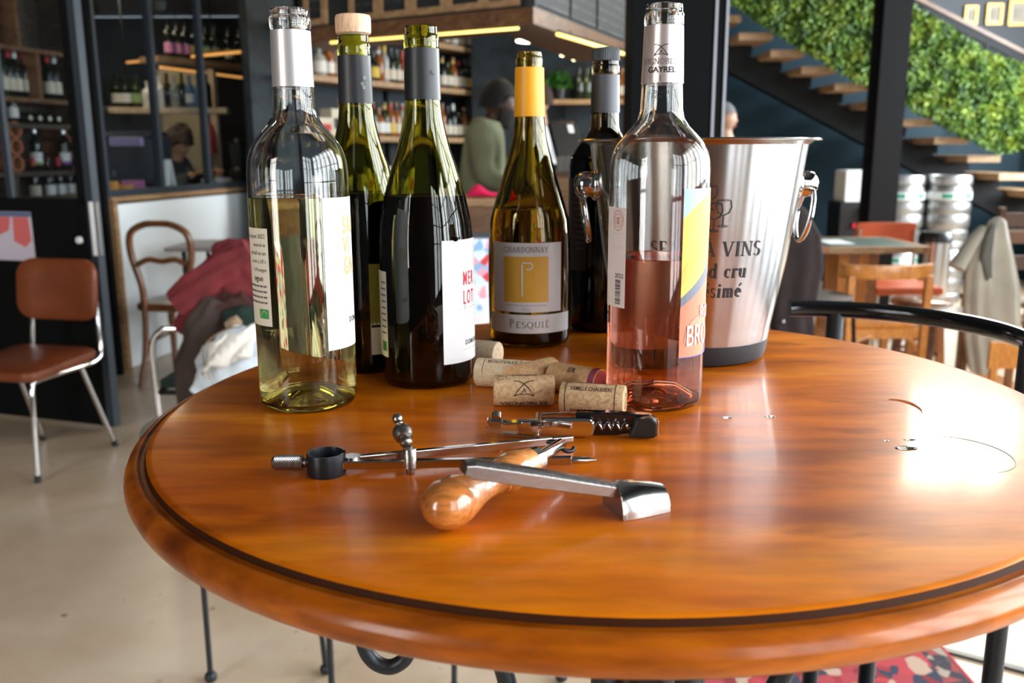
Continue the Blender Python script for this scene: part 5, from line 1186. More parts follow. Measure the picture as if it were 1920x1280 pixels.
MB().lathe([(1e-6, 0.37), (0.03, 0.37), (0.04, 0.35), (0.077, 0.345), (0.077, 0.33), (1e-6, 0.33)], 20, Matrix.Translation((p.x, p.y, zt))).build('lid', black_plastic, o, world=True)
sc_ = at(300, 10, 9.2)
o = thing('security_camera', 'small white dome camera under the ceiling at upper left', 'camera', (sc_.x, sc_.y, sc_.z - 0.06))
MB().lathe([(1e-6, -0.06), (0.04, -0.045), (0.055, 0.0), (0.055, 0.06)], 20, Matrix.Translation(sc_)).build('dome', mat('cam_white', (0.35, 0.35, 0.35), 0.4), o, world=True)
MB().cyl((sc_.x, sc_.y, sc_.z + 0.055), (sc_.x, sc_.y, 2.73), 0.02, n=12).build('mount', MATS['cam_white'], o, world=True)

# ------------------------------------------------------------------ bar: back shelves
A, Bq = at(570, 139, 6.75), at(935, 178, 9.0)
M, L = frame(A, Bq)
struct('wall_bar', MB().box((L / 2 - 0.05, 0.36, 1.3), (L + 0.3, 0.06, 2.6), M), bar_wall)
lv = {'top': local(M, 870, 86)[1], 'middle': local(M, 762, 156)[1], 'lower': local(M, 762, 256)[1], 'counter': 0.92}
bb = thing('back_bar', 'oak plank shelves of spirit bottles on the dark wall behind the bar', 'shelf', tuple(M @ Vector((L / 2, 0.1, 0))))
for k in ('top', 'middle', 'lower'):
    MB().box((L / 2, 0.16, lv[k] - 0.022), (L, 0.26, 0.044), M).build('shelf_board', oak, bb, world=True, bevel=0.003)
for x in (0.3, L * 0.5, L - 0.15):
    MB().box((x, 0.31, 1.25), (0.03, 0.03, 2.5), M).build('upright', black_metal, bb, world=True)
MB().box((L / 2, 0.14, 0.45), (L, 0.36, 0.9), M).build('cabinet', dark_wood, bb, world=True)
MB().box((L / 2, 0.13, 0.91), (L, 0.40, 0.03), M).build('worktop', dark_wood, bb, world=True)
def fill(shelf, yb, xs, nm):
    for i, px in enumerate(xs):
        x = local(M, px, yb, 0.12)[0]
        sh = random.choice(('spirit', 'spirit', 'squat', 'bordeaux')); g = random.choice(('clear', 'amber', 'dark', 'dark', 'white', 'green', 'clear', 'amber', 'red'))
        lb = random.choice(('cream', 'white', 'white', 'cream', 'cream', 'yellow', None)); cp2 = random.choice((None, 'black', 'red', 'yellow', 'white'))
        bg_bottle(M, x, lv[shelf], 0.12, sh, g, lb, cp2, f'{g} bottle{" with " + lb + " label" if lb else ""}, {ORD[i]} from left on the {nm} shelf behind the bar', f'bottles on the {nm} bar shelf', (0.03, 0.11))
fill('top', 86, [716, 740, 832, 848, 862, 876, 890, 903], 'top')
fill('middle', 156, [600, 618, 636, 654, 700, 711, 722, 733, 744, 755, 829, 839, 849, 859, 869, 879, 889, 899, 909, 919], 'middle')
fill('lower', 256, [640, 700, 711, 722, 733, 744, 755, 830, 840, 850, 860, 870], 'lower')
for i, (px, shelf, yb, s) in enumerate(((602, 'lower', 240, (0.16, 0.12, 0.13)), (622, 'lower', 240, (0.12, 0.12, 0.20)), (660, 'lower', 245, (0.14, 0.1, 0.15)), (880, 'lower', 256, (0.2, 0.12, 0.12)), (615, 'counter', 350, (0.2, 0.14, 0.2)), (690, 'counter', 330, (0.18, 0.14, 0.2)), (722, 'counter', 330, (0.16, 0.14, 0.26)))):
    x = local(M, px, yb, 0.14)[0]
    z_ = lv[shelf] + (0.005 if shelf == 'counter' else 0)
    o = thing('carton', f'whitish box behind the bar, {ORD[i]} counting from the left on lower shelf then worktop', 'box', tuple(M @ Vector((x, 0.14, z_))), math.atan2(M[1][0], M[0][0]), 'boxes behind the bar')
    MB().box((0, 0, s[2] / 2), s).build('box', random.choice((LB['cream'], LB['white'], LB['silver'])), o, bevel=0.004); MB().box((0, -s[1] / 2 - 0.001, s[2] * 0.45), (s[0] * 0.6, 0.002, s[2] * 0.4)).build('label', random.choice((LB['red'], LB['black'], LB['green'])), o)

# right end of the back bar
pA = at(1030, 187, 8.3); pB = at(1185, 187, 8.3)
pB.z = pA.z
o = thing('wall_shelf', 'oak plank with a green plant on the dark wall right of the bar', 'shelf', (pA.x, 8.3, pA.z))
MB().box(((pA.x + pB.x) / 2, 8.4, pA.z - 0.02), (pB.x - pA.x, 0.24, 0.04)).build('board', oak, o, world=True, bevel=0.003)
for t in (0.2, 0.8): MB().box((pA.x + (pB.x - pA.x) * t, 8.5, pA.z - 0.10), (0.025, 0.03, 0.12)).build('bracket', black_metal, o, world=True)
struct('wall_bar_end', MB().box((0.52, 8.56, 1.3), (1.75, 0.06, 2.6)), bar_wall)
p = at(1048, 185, 8.4); 
o = thing('potted_plant', 'small leafy green plant in a dark pot on the wall shelf', 'plant', (p.x, 8.4, pA.z))
MB().lathe([(1e-6, 0), (0.05, 0), (0.065, 0.10), (0.058, 0.10), (1e-6, 0.09)], 18, Matrix.Translation((p.x, 8.4, pA.z))).build('pot', black_plastic, o, world=True)
lm = MB()
for k in range(140):
    a, e = random.uniform(0, 2 * PI), random.uniform(-0.2, 1.3); r = random.uniform(0.06, 0.15)
    q = Vector((p.x + r * math.cos(a) * math.cos(e), 8.4 + r * 0.6 * math.sin(a) * math.cos(e), pA.z + 0.12 + r * math.sin(e)))
    u = Vector((random.uniform(-1, 1), random.uniform(-1, 1), random.uniform(-1, 1))).normalized() * 0.035; v_ = u.cross(Vector((random.random(), random.random(), 1))).normalized() * 0.014
    lm.add([q - u, q + v_, q + u, q - v_], [(0, 1, 2), (0, 2, 3)])
lm.build('leaves', mat('plant_leaf', (0.04, 0.16, 0.02), 0.6), o, world=True, kind='stuff', fix=False)
for i, (px, g) in enumerate(((1085, 'dark'), (1100, 'green'), (1118, 'dark'), (1150, 'clear'), (1165, 'amber'))):
    q = at(px, 187, 8.4); Mq = Matrix.Translation((q.x, 8.4, pA.z))
    bg_bottle(Mq, 0, 0, 0, 'spirit', g, 'cream' if i > 2 else None, None, f'{g} bottle, {ORD[i]} from left on the plank right of the bar', 'bottles on the wall plank')

# ------------------------------------------------------------------ bar counter and canopy
bc = thing('bar_counter', 'wooden bar counter with zinc front in front of the men', 'counter', (0.05, 5.35, 0))
c0, c1 = at(560, 374, 5.15), at(1040, 374, 5.15)
zb = c0.z
MB().box(((c0.x + c1.x) / 2, 5.42, zb - 0.02), (c1.x - c0.x, 0.54, 0.04)).build('worktop', oak, bc, world=True, bevel=0.004)
MB().box(((c0.x + c1.x) / 2, 5.42, zb - 0.115), (c1.x - c0.x - 0.03, 0.48, 0.15)).build('apron', brown_wood, bc, world=True)
MB().box(((c0.x + c1.x) / 2, 5.43, (zb - 0.19) / 2), (c1.x - c0.x - 0.05, 0.46, zb - 0.19)).build('front', mat('zinc', (0.10, 0.11, 0.12), 0.35, 0.8, var=0.3, vscale=5), bc, world=True)
r0, r1 = at(1041, 322, 5.3), at(1180, 322, 5.3)
bc2 = thing('bar_counter', 'raised right-hand end of the bar counter, carrying the till', 'counter', ((r0.x + r1.x) / 2, 5.5, 0))
MB().box(((r0.x + r1.x) / 2, 5.55, r0.z - 0.015), (r1.x - r0.x, 0.5, 0.03)).build('worktop', brown_wood, bc2, world=True, bevel=0.003)
MB().box(((r0.x + r1.x) / 2, 5.56, (r0.z - 0.03) / 2), (r1.x - r0.x - 0.02, 0.46, r0.z - 0.03)).build('front', oak, bc2, world=True)
# till screen
q = at(1062, 250, 5.7)
o = thing('till_screen', 'tilted black till screen on the raised counter', 'screen', (q.x, q.y, r0.z))
Mt = Matrix.Translation((q.x, q.y, r0.z + 0.17)) @ Matrix.Rotation(0.75, 4, 'Z') @ Matrix.Rotation(-0.35, 4, 'X')
MB().box((0, 0, 0), (0.24, 0.03, 0.24), Mt).build('screen', black_gloss, o, world=True, bevel=0.006)
MB().box((0.05, -0.017, 0.08), (0.045, 0.003, 0.05), Mt).build('sticker', white_plastic, o, world=True)
MB().box((q.x, q.y + 0.02, r0.z + 0.02), (0.18, 0.16, 0.04)).build('base', black_plastic, o, world=True, bevel=0.004); MB().cyl((q.x, q.y + 0.03, r0.z + 0.03), (q.x, q.y + 0.03, r0.z + 0.16), 0.02, n=12).build('stem', black_plastic, o, world=True)
q = at(1038, 240, 7.2); 
o = thing('wooden_crate', 'orange-brown wooden crate on the shelf unit behind the till', 'crate', (q.x, 7.25, 0))
MB().box((q.x, 7.25, 0.63), (0.5, 0.3, 1.26)).build('cabinet', dark_wood, o, world=True); z0 = at(1038, 252, 7.1).z; z1 = at(1038, 229, 7.1).z
for k in range(2): MB().box((q.x, 7.1, z0 + (z1 - z0) * (k + .5) / 2), (0.30, 0.02, (z1 - z0) / 2 - 0.006)).build('slat', honey_wood, o, world=True)
for dx in (-.14, .14): MB().box((q.x + dx, 7.2, (z0 + z1) / 2), (0.02, 0.2, z1 - z0)).build('side', honey_wood, o, world=True)
MB().box((q.x, 7.2, (1.26 + z0) / 2), (0.28, 0.18, max(0.01, z0 - 1.26))).build('riser', dark_wood, o, world=True)
for i, px in enumerate((1050, 1060, 1070)):
    q = at(px, 322, 5.5); o = thing('glass_tumbler', f'small clear tumbler, {ORD[i]} from left on the raised counter', 'glass', (q.x, 5.45, r0.z), 0, 'tumblers on the raised counter')
    MB().lathe([(1e-6, 0.004), (0.022, 0), (0.027, 0.085), (0.0255, 0.085), (0.021, 0.008), (1e-6, 0.008)], 18, Matrix.Translation((q.x, 5.45, r0.z))).build('bowl', BG['clear'], o, world=True)
q0 = at(905, 372, 5.3)
rings = []
for k in range(9):
    t = k / 8; w = 0.085 * math.sin(PI * min(0.98, 0.06 + t * 0.9)) + 0.008
    rings.append([(q0.x - 0.09 + 0.18 * t, 5.3 + w * 0.6 * math.cos(a), zb + 0.004 + max(0, (0.030 + 0.012 * math.sin(k * 0.8)) * (1 + math.sin(a)) * math.sin(PI * (0.1 + 0.8 * t)))) for a in [2 * PI * j / 14 for j in range(14)]])
solo('crumpled_cloth', MB().loft(rings), magenta_cloth, 'bright magenta cloth crumpled on the bar counter', 'cloth', (q0.x, 5.3, zb))
# canopy
Ccor = at(1000, 44, 5.0); CL = at(560, 92, 5.85); CR = at(1190, 104, 6.9)
CL.z = CR.z = Ccor.z
cn = thing('bar_canopy', 'wooden bar canopy with chalkboard fascia above the counter', 'canopy', (Ccor.x, Ccor.y, Ccor.z))
th = 0.085
inner = [CL + Vector((0.10, 0.42, 0)), Ccor + Vector((-0.14, 0.45, 0)), CR + Vector((-0.40, 0.20, 0))]
for quad in ((CL, Ccor, inner[1], inner[0]), (Ccor, CR, inner[2], inner[1])):
    pts = [Vector(p) for p in quad]
    MB().hexa([p for p in pts] + [p + Vector((0, 0, th)) for p in pts]).build('soffit', brown_wood, cn, world=True)
def fascia(P0, P1, nm, n, z0, z1, first, light):
    Mf, Lf = frame(P0, P1)
    MB().box((Lf / 2, 0.03, (z0 + z1) / 2), (Lf, 0.03, z1 - z0), Mf).build('fascia', soot_board if not light else dark_wall, cn, world=True)
    return Mf, Lf
z0f, z1f = Ccor.z + th, Ccor.z + 0.62
Mf, Lf = fascia(CL, Ccor, 'front', 5, z0f, z1f, 0, False)
def chalkboard(Mf, xa, xb, za, zb_, label, fm, framed=True):
    c = Mf @ Vector(((xa + xb) / 2, 0.012, za))
    o = thing('chalkboard', label, 'chalkboard', tuple(c), 0, 'chalkboards on the bar canopy')
    MB().box(((xa + xb) / 2, 0.008, (za + zb_) / 2), (xb - xa, 0.012, zb_ - za), Mf).build('slate', chalk, o, world=True)
    if framed:
        for x in (xa, xb): MB().box((x, 0.002, (za + zb_) / 2), (0.035, 0.024, zb_ - za + 0.035), Mf).build('frame_side', fm, o, world=True)
        for z in (za, zb_): MB().box(((xa + xb) / 2, 0.002, z), (xb - xa - 0.035, 0.024, 0.035), Mf).build('frame_rail', fm, o, world=True)
xsb = [(575, 608), (660, 706), (714, 766), (776, 832), (843, 903), (911, 968)]
for i, (a, b_) in enumerate(xsb):
    xa, _ = local(Mf, a, 30); xb, _ = local(Mf, b_, 30); zlo = local(Mf, (a + b_) / 2, 58 - (a - 575) * 0.055)[1]
    chalkboard(Mf, xa, xb, max(zlo, z0f + 0.03), max(zlo, z0f + 0.03) + 0.34, f'wood-framed chalkboard, {ORD[i]} from left above the bar', oak)
Mf2, Lf2 = fascia(Ccor, CR, 'side', 3, z0f, z1f, 0, True)
for i, (a, b_) in enumerate([(1003, 1068), (1072, 1118), (1122, 1172)]):
    xa, _ = local(Mf2, a, 30); xb, _ = local(Mf2, b_, 40)
    chalkboard(Mf2, xa, xb, z0f + 0.02, z0f + 0.50, f'frameless chalkboard on the right canopy side, {ORD[i]} from the corner', brown_wood, False)
l0, l1 = at(620, 80, 5.75), at(972, 53, 5.08)
led('led_tube', 'long yellow light line under the left canopy edge', l0, l1, 0.007, led_m)
l0, l1 = at(1045, 64, 5.35), at(1180, 104, 6.7)
led('led_tube', 'shorter yellow light line under the right canopy edge', l0, l1, 0.010, led_m)
for i, (px, py, Y, r) in enumerate(((998, 78, 6.0, 0.105), (1080, 104, 7.4, 0.13), (1118, 105, 7.9, 0.12), (1092, 113, 8.2, 0.09))):
    q = at(px, py, Y); o = thing('disc_lamp', f'round glowing disc lamp under the bar canopy, {ORD[i]} from left', 'lamp', (q.x, q.y, q.z))
    MB().lathe([(1e-6, 0), (r * 0.95, 0.0), (r, 0.008), (1e-6, 0.012)], 28, Matrix.Translation(q)).build('diffuser', lamp_m, o, world=True)
    MB().lathe([(r * 1.03, 0.004), (r * 1.03, 0.03), (1e-6, 0.035)], 28, Matrix.Translation(q)).build('housing', black_metal, o, world=True)
    MB().cyl((q.x, q.y, q.z + 0.03), (q.x, q.y, 5.40), 0.006, n=6).build('stem', black_metal, o, world=True)

# ------------------------------------------------------------------ pillars
p0, p1 = at(1180, 300, 4.6), at(1352, 300, 4.6)
pl = thing('black_pillar', 'wide black clad pillar with two thin bright edge strips behind the bucket', 'pillar', ((p0.x + p1.x) / 2, 4.7, 0))
MB().box(((p0.x + p1.x) / 2, 4.75, 2.69), (p1.x - p0.x, 0.30, 5.38)).build('cladding', black_paint, pl, world=True, bevel=0.003)
for px in (1337, 1357):
    q = at(px, 200, 4.59); MB().box((q.x, 4.592, 2.69), (0.010, 0.012, 5.38)).build('edge_strip', mat('strip_grey', (0.35, 0.36, 0.40), 0.4, 0.3), pl, world=True)
MB().box(((p0.x + p1.x) / 2, 4.75, 0.05), (p1.x - p0.x + 0.03, 0.33, 0.10)).build('plinth', black_metal, pl, world=True)
q = at(1650, 330, 6.5); cw = 0.19
cl_ = thing('steel_column', 'dark grey steel beam column standing in front of the stairs', 'column', (q.x, 6.5, 0))
for dy in (-0.09, 0.09): MB().box((q.x, 6.5 + dy, 2.69), (cw, 0.016, 5.38)).build('flange', column_m, cl_, world=True)
MB().box((q.x, 6.5, 2.69), (0.012, 0.164, 5.38)).build('web', column_m, cl_, world=True)
MB().box((q.x, 6.5, 0.01), (0.3, 0.3, 0.02)).build('base_plate', steel_frame, cl_, world=True)

# fill lamps added to brighten kitchen and back bar, unseen above the frame
for i, (x, y, z, r, top) in enumerate(((-2.95, 6.9, 2.60, 0.16, 2.73), (-3.3, 7.7, 2.66, 0.16, 2.73), (-0.85, 6.6, 2.62, 0.14, 5.40), (0.75, 7.0, 2.75, 0.09, 5.40))):
    o = thing('fill_lamp', ('added round fill lamp in the kitchen, nearest the counter', 'added round fill lamp in the kitchen, farther back', 'added round fill lamp hanging above the bar shelves', 'added round fill lamp hanging above the right end of the bar')[i], 'lamp', (x, y, z))
    MB().lathe([(1e-6, 0), (r * 0.95, 0.0), (r, 0.01), (1e-6, 0.02)], 28, Matrix.Translation((x, y, z))).build('diffuser', mat('fill_lamp_warm', (1, 0.9, 0.7), 0.5, emit=(1.0, 0.82, 0.58), es=40), o, world=True)
    MB().lathe([(r * 1.04, 0.006), (r * 1.04, 0.05), (1e-6, 0.06)], 28, Matrix.Translation((x, y, z))).build('housing', black_metal, o, world=True)
    MB().cyl((x, y, z + 0.055), (x, y, top), 0.006, n=6).build('stem', black_metal, o, world=True)

# ------------------------------------------------------------------ staircase, planting, frames
YS, YW = 8.05, 8.95
st = thing('staircase', 'open staircase with oak treads on a black stringer against the navy wall', 'stairs', tuple(at(1900, 640, YS)))
st.location.z = 0; XF[st.name] = Matrix.Translation(st.location)
trd = [(1418 - 60, 61 - 33), (1418, 61), (1477, 93), (1535, 124), (1597, 156), (1660, 189), (1721, 223), (1784, 257), (1846, 291), (1905, 325), (1966, 358), (2027, 391), (2088, 424)]
tops = [at(x, y, YS) for x, y in trd]
for q in tops:
    MB().box((q.x, (YS + YW) / 2, q.z - 0.03), (0.29, YW - YS, 0.06)).build('tread', tread_wood, st, world=True, bevel=0.004)
    MB().box((q.x - 0.01, (YS + YW) / 2, q.z - 0.10), (0.16, 0.12, 0.085)).build('tread_bracket', black_metal, st, world=True)
a, b_ = tops[0], tops[-1]; dv = (b_ - a).normalized()
a2, b2 = a - dv * 1.2, b_ + dv * 0.35
MB().beam((a2.x, (YS + YW) / 2, a2.z - 0.24), (b2.x, (YS + YW) / 2, b2.z - 0.24), 0.14, 0.20).build('stringer', black_metal, st, world=True)
h0, h1 = at(1712, -6, YW), at(1990, 134, YW)
MB().beam(h0, h1, 0.05, 0.035, (0, 0, 1)).build('handrail', brown_wood, st, world=True)
MB().beam(h0 - Vector((0, 0, 0.06)), h1 - Vector((0, 0, 0.06)), 0.03, 0.07, (0, 0, 1)).build('rail_plate', black_metal, st, world=True)
for t in (0.05, 0.5, 0.95):
    q = h0 + (h1 - h0) * t; zz = q.z - 0.95; MB().box((q.x, YW, q.z - 0.5), (0.03, 0.03, 0.9)).build('baluster', black_metal, st, world=True)
# planting
pw = thing('plant_wall', 'thick band of bright green artificial foliage hanging along the stairs', 'plants', tuple(at(1700, 200, YS - 0.12)))
lowp = [(1330, -16), (1380, 8), (1420, 36), (1500, 88), (1600, 146), (1700, 198), (1790, 246), (1870, 284), (1920, 276), (1985, 300)]
upp = [(1330, -200), (1500, -110), (1600, -50), (1700, 8), (1750, 36), (1796, 64), (1851, 102), (1920, 126), (1985, 170)]
def interp(pts, x):
    for (x0, y0), (x1, y1) in zip(pts, pts[1:]):
        if x0 <= x <= x1: return y0 + (y1 - y0) * (x - x0) / (x1 - x0)
    return pts[-1][1]
bk_ = MB(); ring_f, ring_b = [], []
xs_ = list(range(1335, 1981, 15))
for x in xs_:
    ring_f.append((at(x, interp(upp, x) + 12, YS - 0.10), at(x, interp(lowp, x) - 10, YS - 0.10)))
for (u0_, l0_), (u1_, l1_) in zip(ring_f, ring_f[1:]):
    dy = Vector((0, 0.05, 0)); bk_.hexa([l0_, l1_, l1_ + dy, l0_ + dy, u0_, u1_, u1_ + dy, u0_ + dy])
bk_.build('backing', mat('moss_backing', (0.02, 0.07, 0.01), 0.9), pw, world=True)
lm = MB(); I = XF[pw.name].inverted()
for k in range(15000):
    x = random.uniform(1335, 1980); yl, yu = interp(lowp, x), interp(upp, x); y = random.uniform(yu - 4, yl + 4)
    dep = random.uniform(0.0, 0.10) + 0.04 * noise.noise(Vector((x * 0.03, y * 0.03, 0)))
    q = at(x, y, YS - 0.10 - max(0, dep))
    s = random.uniform(0.018, 0.042)
    u = Vector((random.uniform(-1, 1), random.uniform(-0.8, 0.1), random.uniform(-1, 1))).normalized() * s
    v_ = u.cross(Vector((random.uniform(-.5, .5), -1, random.uniform(-.5, .5)))).normalized() * s * 0.42
    bnd = Vector((0, -s * 0.25, 0))
    lm.add([q - u, q + v_ * 1.0 + bnd, q + u, q - v_ + bnd], [(0, 1, 2), (0, 2, 3)])
lm.build('leaves', moss, pw, world=True, kind='stuff', fix=False)
for i, (px, py, w, h) in enumerate(((1822, 28, 0.125, 0.175), (1866, 26, 0.155, 0.195), (1912, 24, 0.20, 0.235))):
    q = at(px, py, 9.17); o = thing('picture_frame', f'small gold framed picture on the upper wall, {ORD[i]} from left', 'picture', (q.x, 9.19, q.z - h / 2), 0, 'gold framed pictures')
    MB().box((q.x, 9.19, q.z), (w - 0.04, 0.008, h - 0.04)).build('print', mat('print_paper', (0.30, 0.27, 0.22), 0.8), o, world=True)
    for sx in (-1, 1): MB().box((q.x + sx * (w / 2 - 0.012), 9.185, q.z), (0.026, 0.024, h)).build('frame_side', gold_frame, o, world=True)
    for sz in (-1, 1): MB().box((q.x, 9.185, q.z + sz * (h / 2 - 0.012)), (w - 0.05, 0.024, 0.026)).build('frame_rail', gold_frame, o, world=True)
    MB().box((q.x, 9.182, q.z), (w * 0.35, 0.004, h * 0.4)).build('motif', mat('motif_dark', (0.25, 0.22, 0.18), 0.8), o, world=True)

# ------------------------------------------------------------------ kegs, bin, dispenser
KEG = [(1e-6, 0.03), (0.165, 0.03), (0.17, 0.0), (0.188, 0.0), (0.192, 0.02), (0.192, 0.07), (0.178, 0.085), (0.190, 0.105), (0.197, 0.13), (0.197, 0.20), (0.190, 0.215), (0.190, 0.225), (0.197, 0.24), (0.197, 0.30), (0.190, 0.315), (0.190, 0.325), (0.197, 0.34), (0.197, 0.41), (0.188, 0.445), (0.178, 0.46), (0.192, 0.475), (0.192, 0.525), (0.186, 0.545), (0.172, 0.545), (0.168, 0.50), (1e-6, 0.49)]
for j, px in enumerate((1683, 1770)):
    q = at(px, 400, 7.95)
    for i in range(2):
        o = thing('beer_keg', f'steel beer keg, {("bottom", "top")[i]} of the {("left", "right")[j]} stack by the navy wall', 'keg', (q.x, 7.95 - 0.02 * i, i * 0.546), 0, 'steel beer kegs')
        MB().lathe(KEG, 36).build('body', keg_m, o); MB().lathe([(0.1975, 0.345), (0.1975, 0.405)], 36).build('band', mat('keg_band', (0.70, 0.74, 0.73), 0.4), o)
        for aa in (-2.2, -1.2): MB().lathe([(0.1982, 0.355), (0.1982, 0.395)], 8, a0=aa, a1=aa + 0.45).build('green_mark', mat('keg_green', (0.04, 0.25, 0.17), 0.5), o)
        MB().cyl((0, 0, 0.48), (0, 0, 0.535), 0.035, n=16).build('spear', brushed, o)
q = at(1752, 470, 6.3)
o = thing('waste_bin', 'silver pedal bin with black lid beside the green-topped table', 'bin', (q.x, 6.3, 0))
MB().lathe([(1e-6, 0), (0.10, 0), (0.105, 0.02), (0.105, 0.68), (1e-6, 0.68)], 28, Matrix.Translation((q.x, 6.3, 0))).build('body', brushed, o, world=True)
MB().lathe([(0.108, 0.68), (0.108, 0.72), (0.09, 0.75), (1e-6, 0.76)], 28, Matrix.Translation((q.x, 6.3, 0)), (True, False)).build('lid', black_plastic, o, world=True)
MB().box((q.x, 6.18, 0.02), (0.06, 0.05, 0.015)).build('pedal', black_plastic, o, world=True)
q = at(1607, 350, 7.6); w0 = 0.245
o = thing('drinks_dispenser', 'white square box on a black dispenser with a red stripe, near the navy wall', 'dispenser', (q.x, 7.6, 0))
zA = at(1597, 378, 7.6).z; zB = at(1597, 319, 7.6).z
MB().box((q.x, 7.66, (zA + zB) / 2), (w0, 0.26, zB - zA)).build('white_box', mat('bright_white', (0.85, 0.85, 0.85), 0.4), o, world=True, bevel=0.01)
MB().box((q.x - 0.005, 7.68, zA / 2), (w0 + 0.05, 0.30, zA)).build('cabinet', black_plastic, o, world=True, bevel=0.006)
MB().box((q.x + 0.02, 7.515, zA - 0.19), (0.14, 0.03, 0.035)).build('red_stripe', mat('stripe_red', (0.55, 0.01, 0.03), 0.5), o, world=True)
MB().cyl((q.x + 0.03, 7.50, zA - 0.14), (q.x + 0.03, 7.50, zA - 0.04), 0.025, n=14).build('spout', gunmetal, o, world=True)

# ------------------------------------------------------------------ far-right table and chairs
q0, q1 = at(1540, 470, 4.95), at(1746, 470, 4.95)
zt2 = 0.785; xc = (q0.x + q1.x) / 2; Wd = q1.x - q0.x
o = thing('cafe_table', 'square cafe table with dark green inset top and slatted wooden pedestal', 'table', (xc, 5.25, 0))
for sx in (-1, 1): MB().box((xc + sx * (Wd / 2 - 0.022), 5.25, zt2 - 0.018), (0.044, Wd, 0.036)).build('top_border', cherry, o, world=True, bevel=0.002)
for sy in (-1, 1): MB().box((xc, 5.25 + sy * (Wd / 2 - 0.022), zt2 - 0.018), (Wd - 0.088, 0.044, 0.036)).build('top_border', oak, o, world=True, bevel=0.002)
MB().box((xc, 5.25, zt2 - 0.018), (Wd - 0.088, Wd - 0.088, 0.034)).build('top_inset', slate_green, o, world=True)
for k in range(4):
    x = xc - 0.02 + (k - 1.5) * 0.058
    MB().hexa([(x - .027 - (k - 1.5) * .01, 5.16, 0.03), (x + .027 - (k - 1.5) * .01, 5.16, 0.03), (x + .027 - (k - 1.5) * .01, 5.34, 0.03), (x - .027 - (k - 1.5) * .01, 5.34, 0.03), (x - .028, 5.13, zt2 - .036), (x + .028, 5.13, zt2 - .036), (x + .028, 5.37, zt2 - .036), (x - .028, 5.37, zt2 - .036)]).build('pedestal_slat', cherry if k % 2 else honey_wood, o, world=True)
MB().box((xc - 0.02, 5.25, 0.016), (0.40, 0.40, 0.032)).build('base', brown_wood, o, world=True, bevel=0.003)
sh = thing('paper_sheet', 'white paper lying on the dark green table top', 'paper', (xc - 0.13, 5.22, zt2))
MB().box((xc - 0.13, 5.24, zt2 + 0.0012), (0.145, 0.27, 0.002)).build('sheet', paper, sh, world=True)
MB().box((xc - 0.13, 5.33, zt2 + 0.0024), (0.10, 0.02, 0.0006)).build('heading', ink_pale, sh, world=True)

def wood_chair(name, label, loc, rz, m, wback=0.50):
    o = thing(name, label, 'chair', loc, rz)
    # local: back towards -y
    arc = [(wback / 2 * math.sin(t), -0.20 - 0.06 * math.cos(t) + 0.10 * (1 - math.cos(t)), 0.722) for t in [(-1 + 2 * k / 16) * 1.15 for k in range(17)]]
    rg = []
    for x, y, z in arc:
        nrm = Vector((x, y + 0.05, 0)).normalized() * 0.011; c = Vector((x, y, z)); rg.append([c - nrm - Vector((0, 0, .034)), c + nrm - Vector((0, 0, .034)), c + nrm + Vector((0, 0, .034)), c - nrm + Vector((0, 0, .034))])
    rm = MB(); rm.loft(rg); rm.build('top_rail', m, o, bevel=0.004)
    for sx in (-1, 1):
        MB().beam((sx * 0.185, -0.215, 0.0), (sx * 0.195, -0.215, 0.70), 0.036, 0.032, (0, 1, 0)).build('rear_leg', m, o, bevel=0.004)
        MB().beam((sx * 0.19, 0.20, 0.0), (sx * 0.18, 0.18, 0.44), 0.036, 0.036, (0, 1, 0)).build('front_leg', m, o, bevel=0.004)
        MB().beam((sx * 0.18, -0.2, 0.40), (sx * 0.18, 0.18, 0.40), 0.02, 0.05).build('side_rail', m, o)
        MB().tube(smoothpath([(sx * 0.18, -0.21, 0.30), (sx * 0.14, -0.20, 0.37), (sx * 0.07, -0.20, 0.40)], 5), 0.012, 8).build('corner_brace', m, o)
    MB().beam((-0.18, -0.2, 0.41), (0.18, -0.2, 0.41), 0.02, 0.05).build('rear_rail', m, o)
    st_ = [[(0.215 * math.copysign(abs(math.cos(a)) ** 0.5, math.cos(a)) * s, 0.205 * math.copysign(abs(math.sin(a)) ** 0.5, math.sin(a)) * s, z) for a in [2 * PI * k / 28 for k in range(28)]] for s, z in ((0.97, 0.435), (1.0, 0.443), (1.0, 0.455), (0.97, 0.462))]
    MB().loft(st_).build('seat', m, o)
    return o
q = at(1675, 510, 4.35)
wood_chair('bentwood_chair', 'honey coloured bentwood chair with curved top rail, back to the camera', (q.x, 4.62, 0), 0.05, honey_wood)
# orange plastic chair behind table
q = at(1662, 430, 5.95)
o = thing('orange_chair', 'orange-red chair with chrome legs behind the green-topped table', 'chair', (q.x, 5.75, 0))
rings = []
for z, w in ((0.665, 0.185), (0.68, 0.198), (0.76, 0.20), (0.825, 0.196), (0.838, 0.18)):
    rings.append([(q.x + x * w, 5.96 + y * 0.016 + 0.03 * (1 - x * x), z) for x, y in [(-1, -1), (-.5, -1), (0, -1), (.5, -1), (1, -1), (1, 1), (.5, 1), (0, 1), (-.5, 1), (-1, 1)]])
MB().loft(rings).build('backrest', orange_seat, o, world=True, bevel=0.004)
MB().box((q.x, 5.72, 0.45), (0.42, 0.40, 0.05)).build('seat', orange_seat, o, world=True, bevel=0.018, seg=3)
for sx in (-1, 1):
    MB().tube([(q.x + sx * 0.18, 5.93, 0.80), (q.x + sx * 0.185, 5.93, 0.46), (q.x + sx * 0.20, 5.96, 0.0)], 0.011, 10).build('rear_leg', chrome, o, world=True)
    MB().tube([(q.x + sx * 0.185, 5.56, 0.43), (q.x + sx * 0.20, 5.53, 0.0)], 0.011, 10).build('front_leg', chrome, o, world=True)
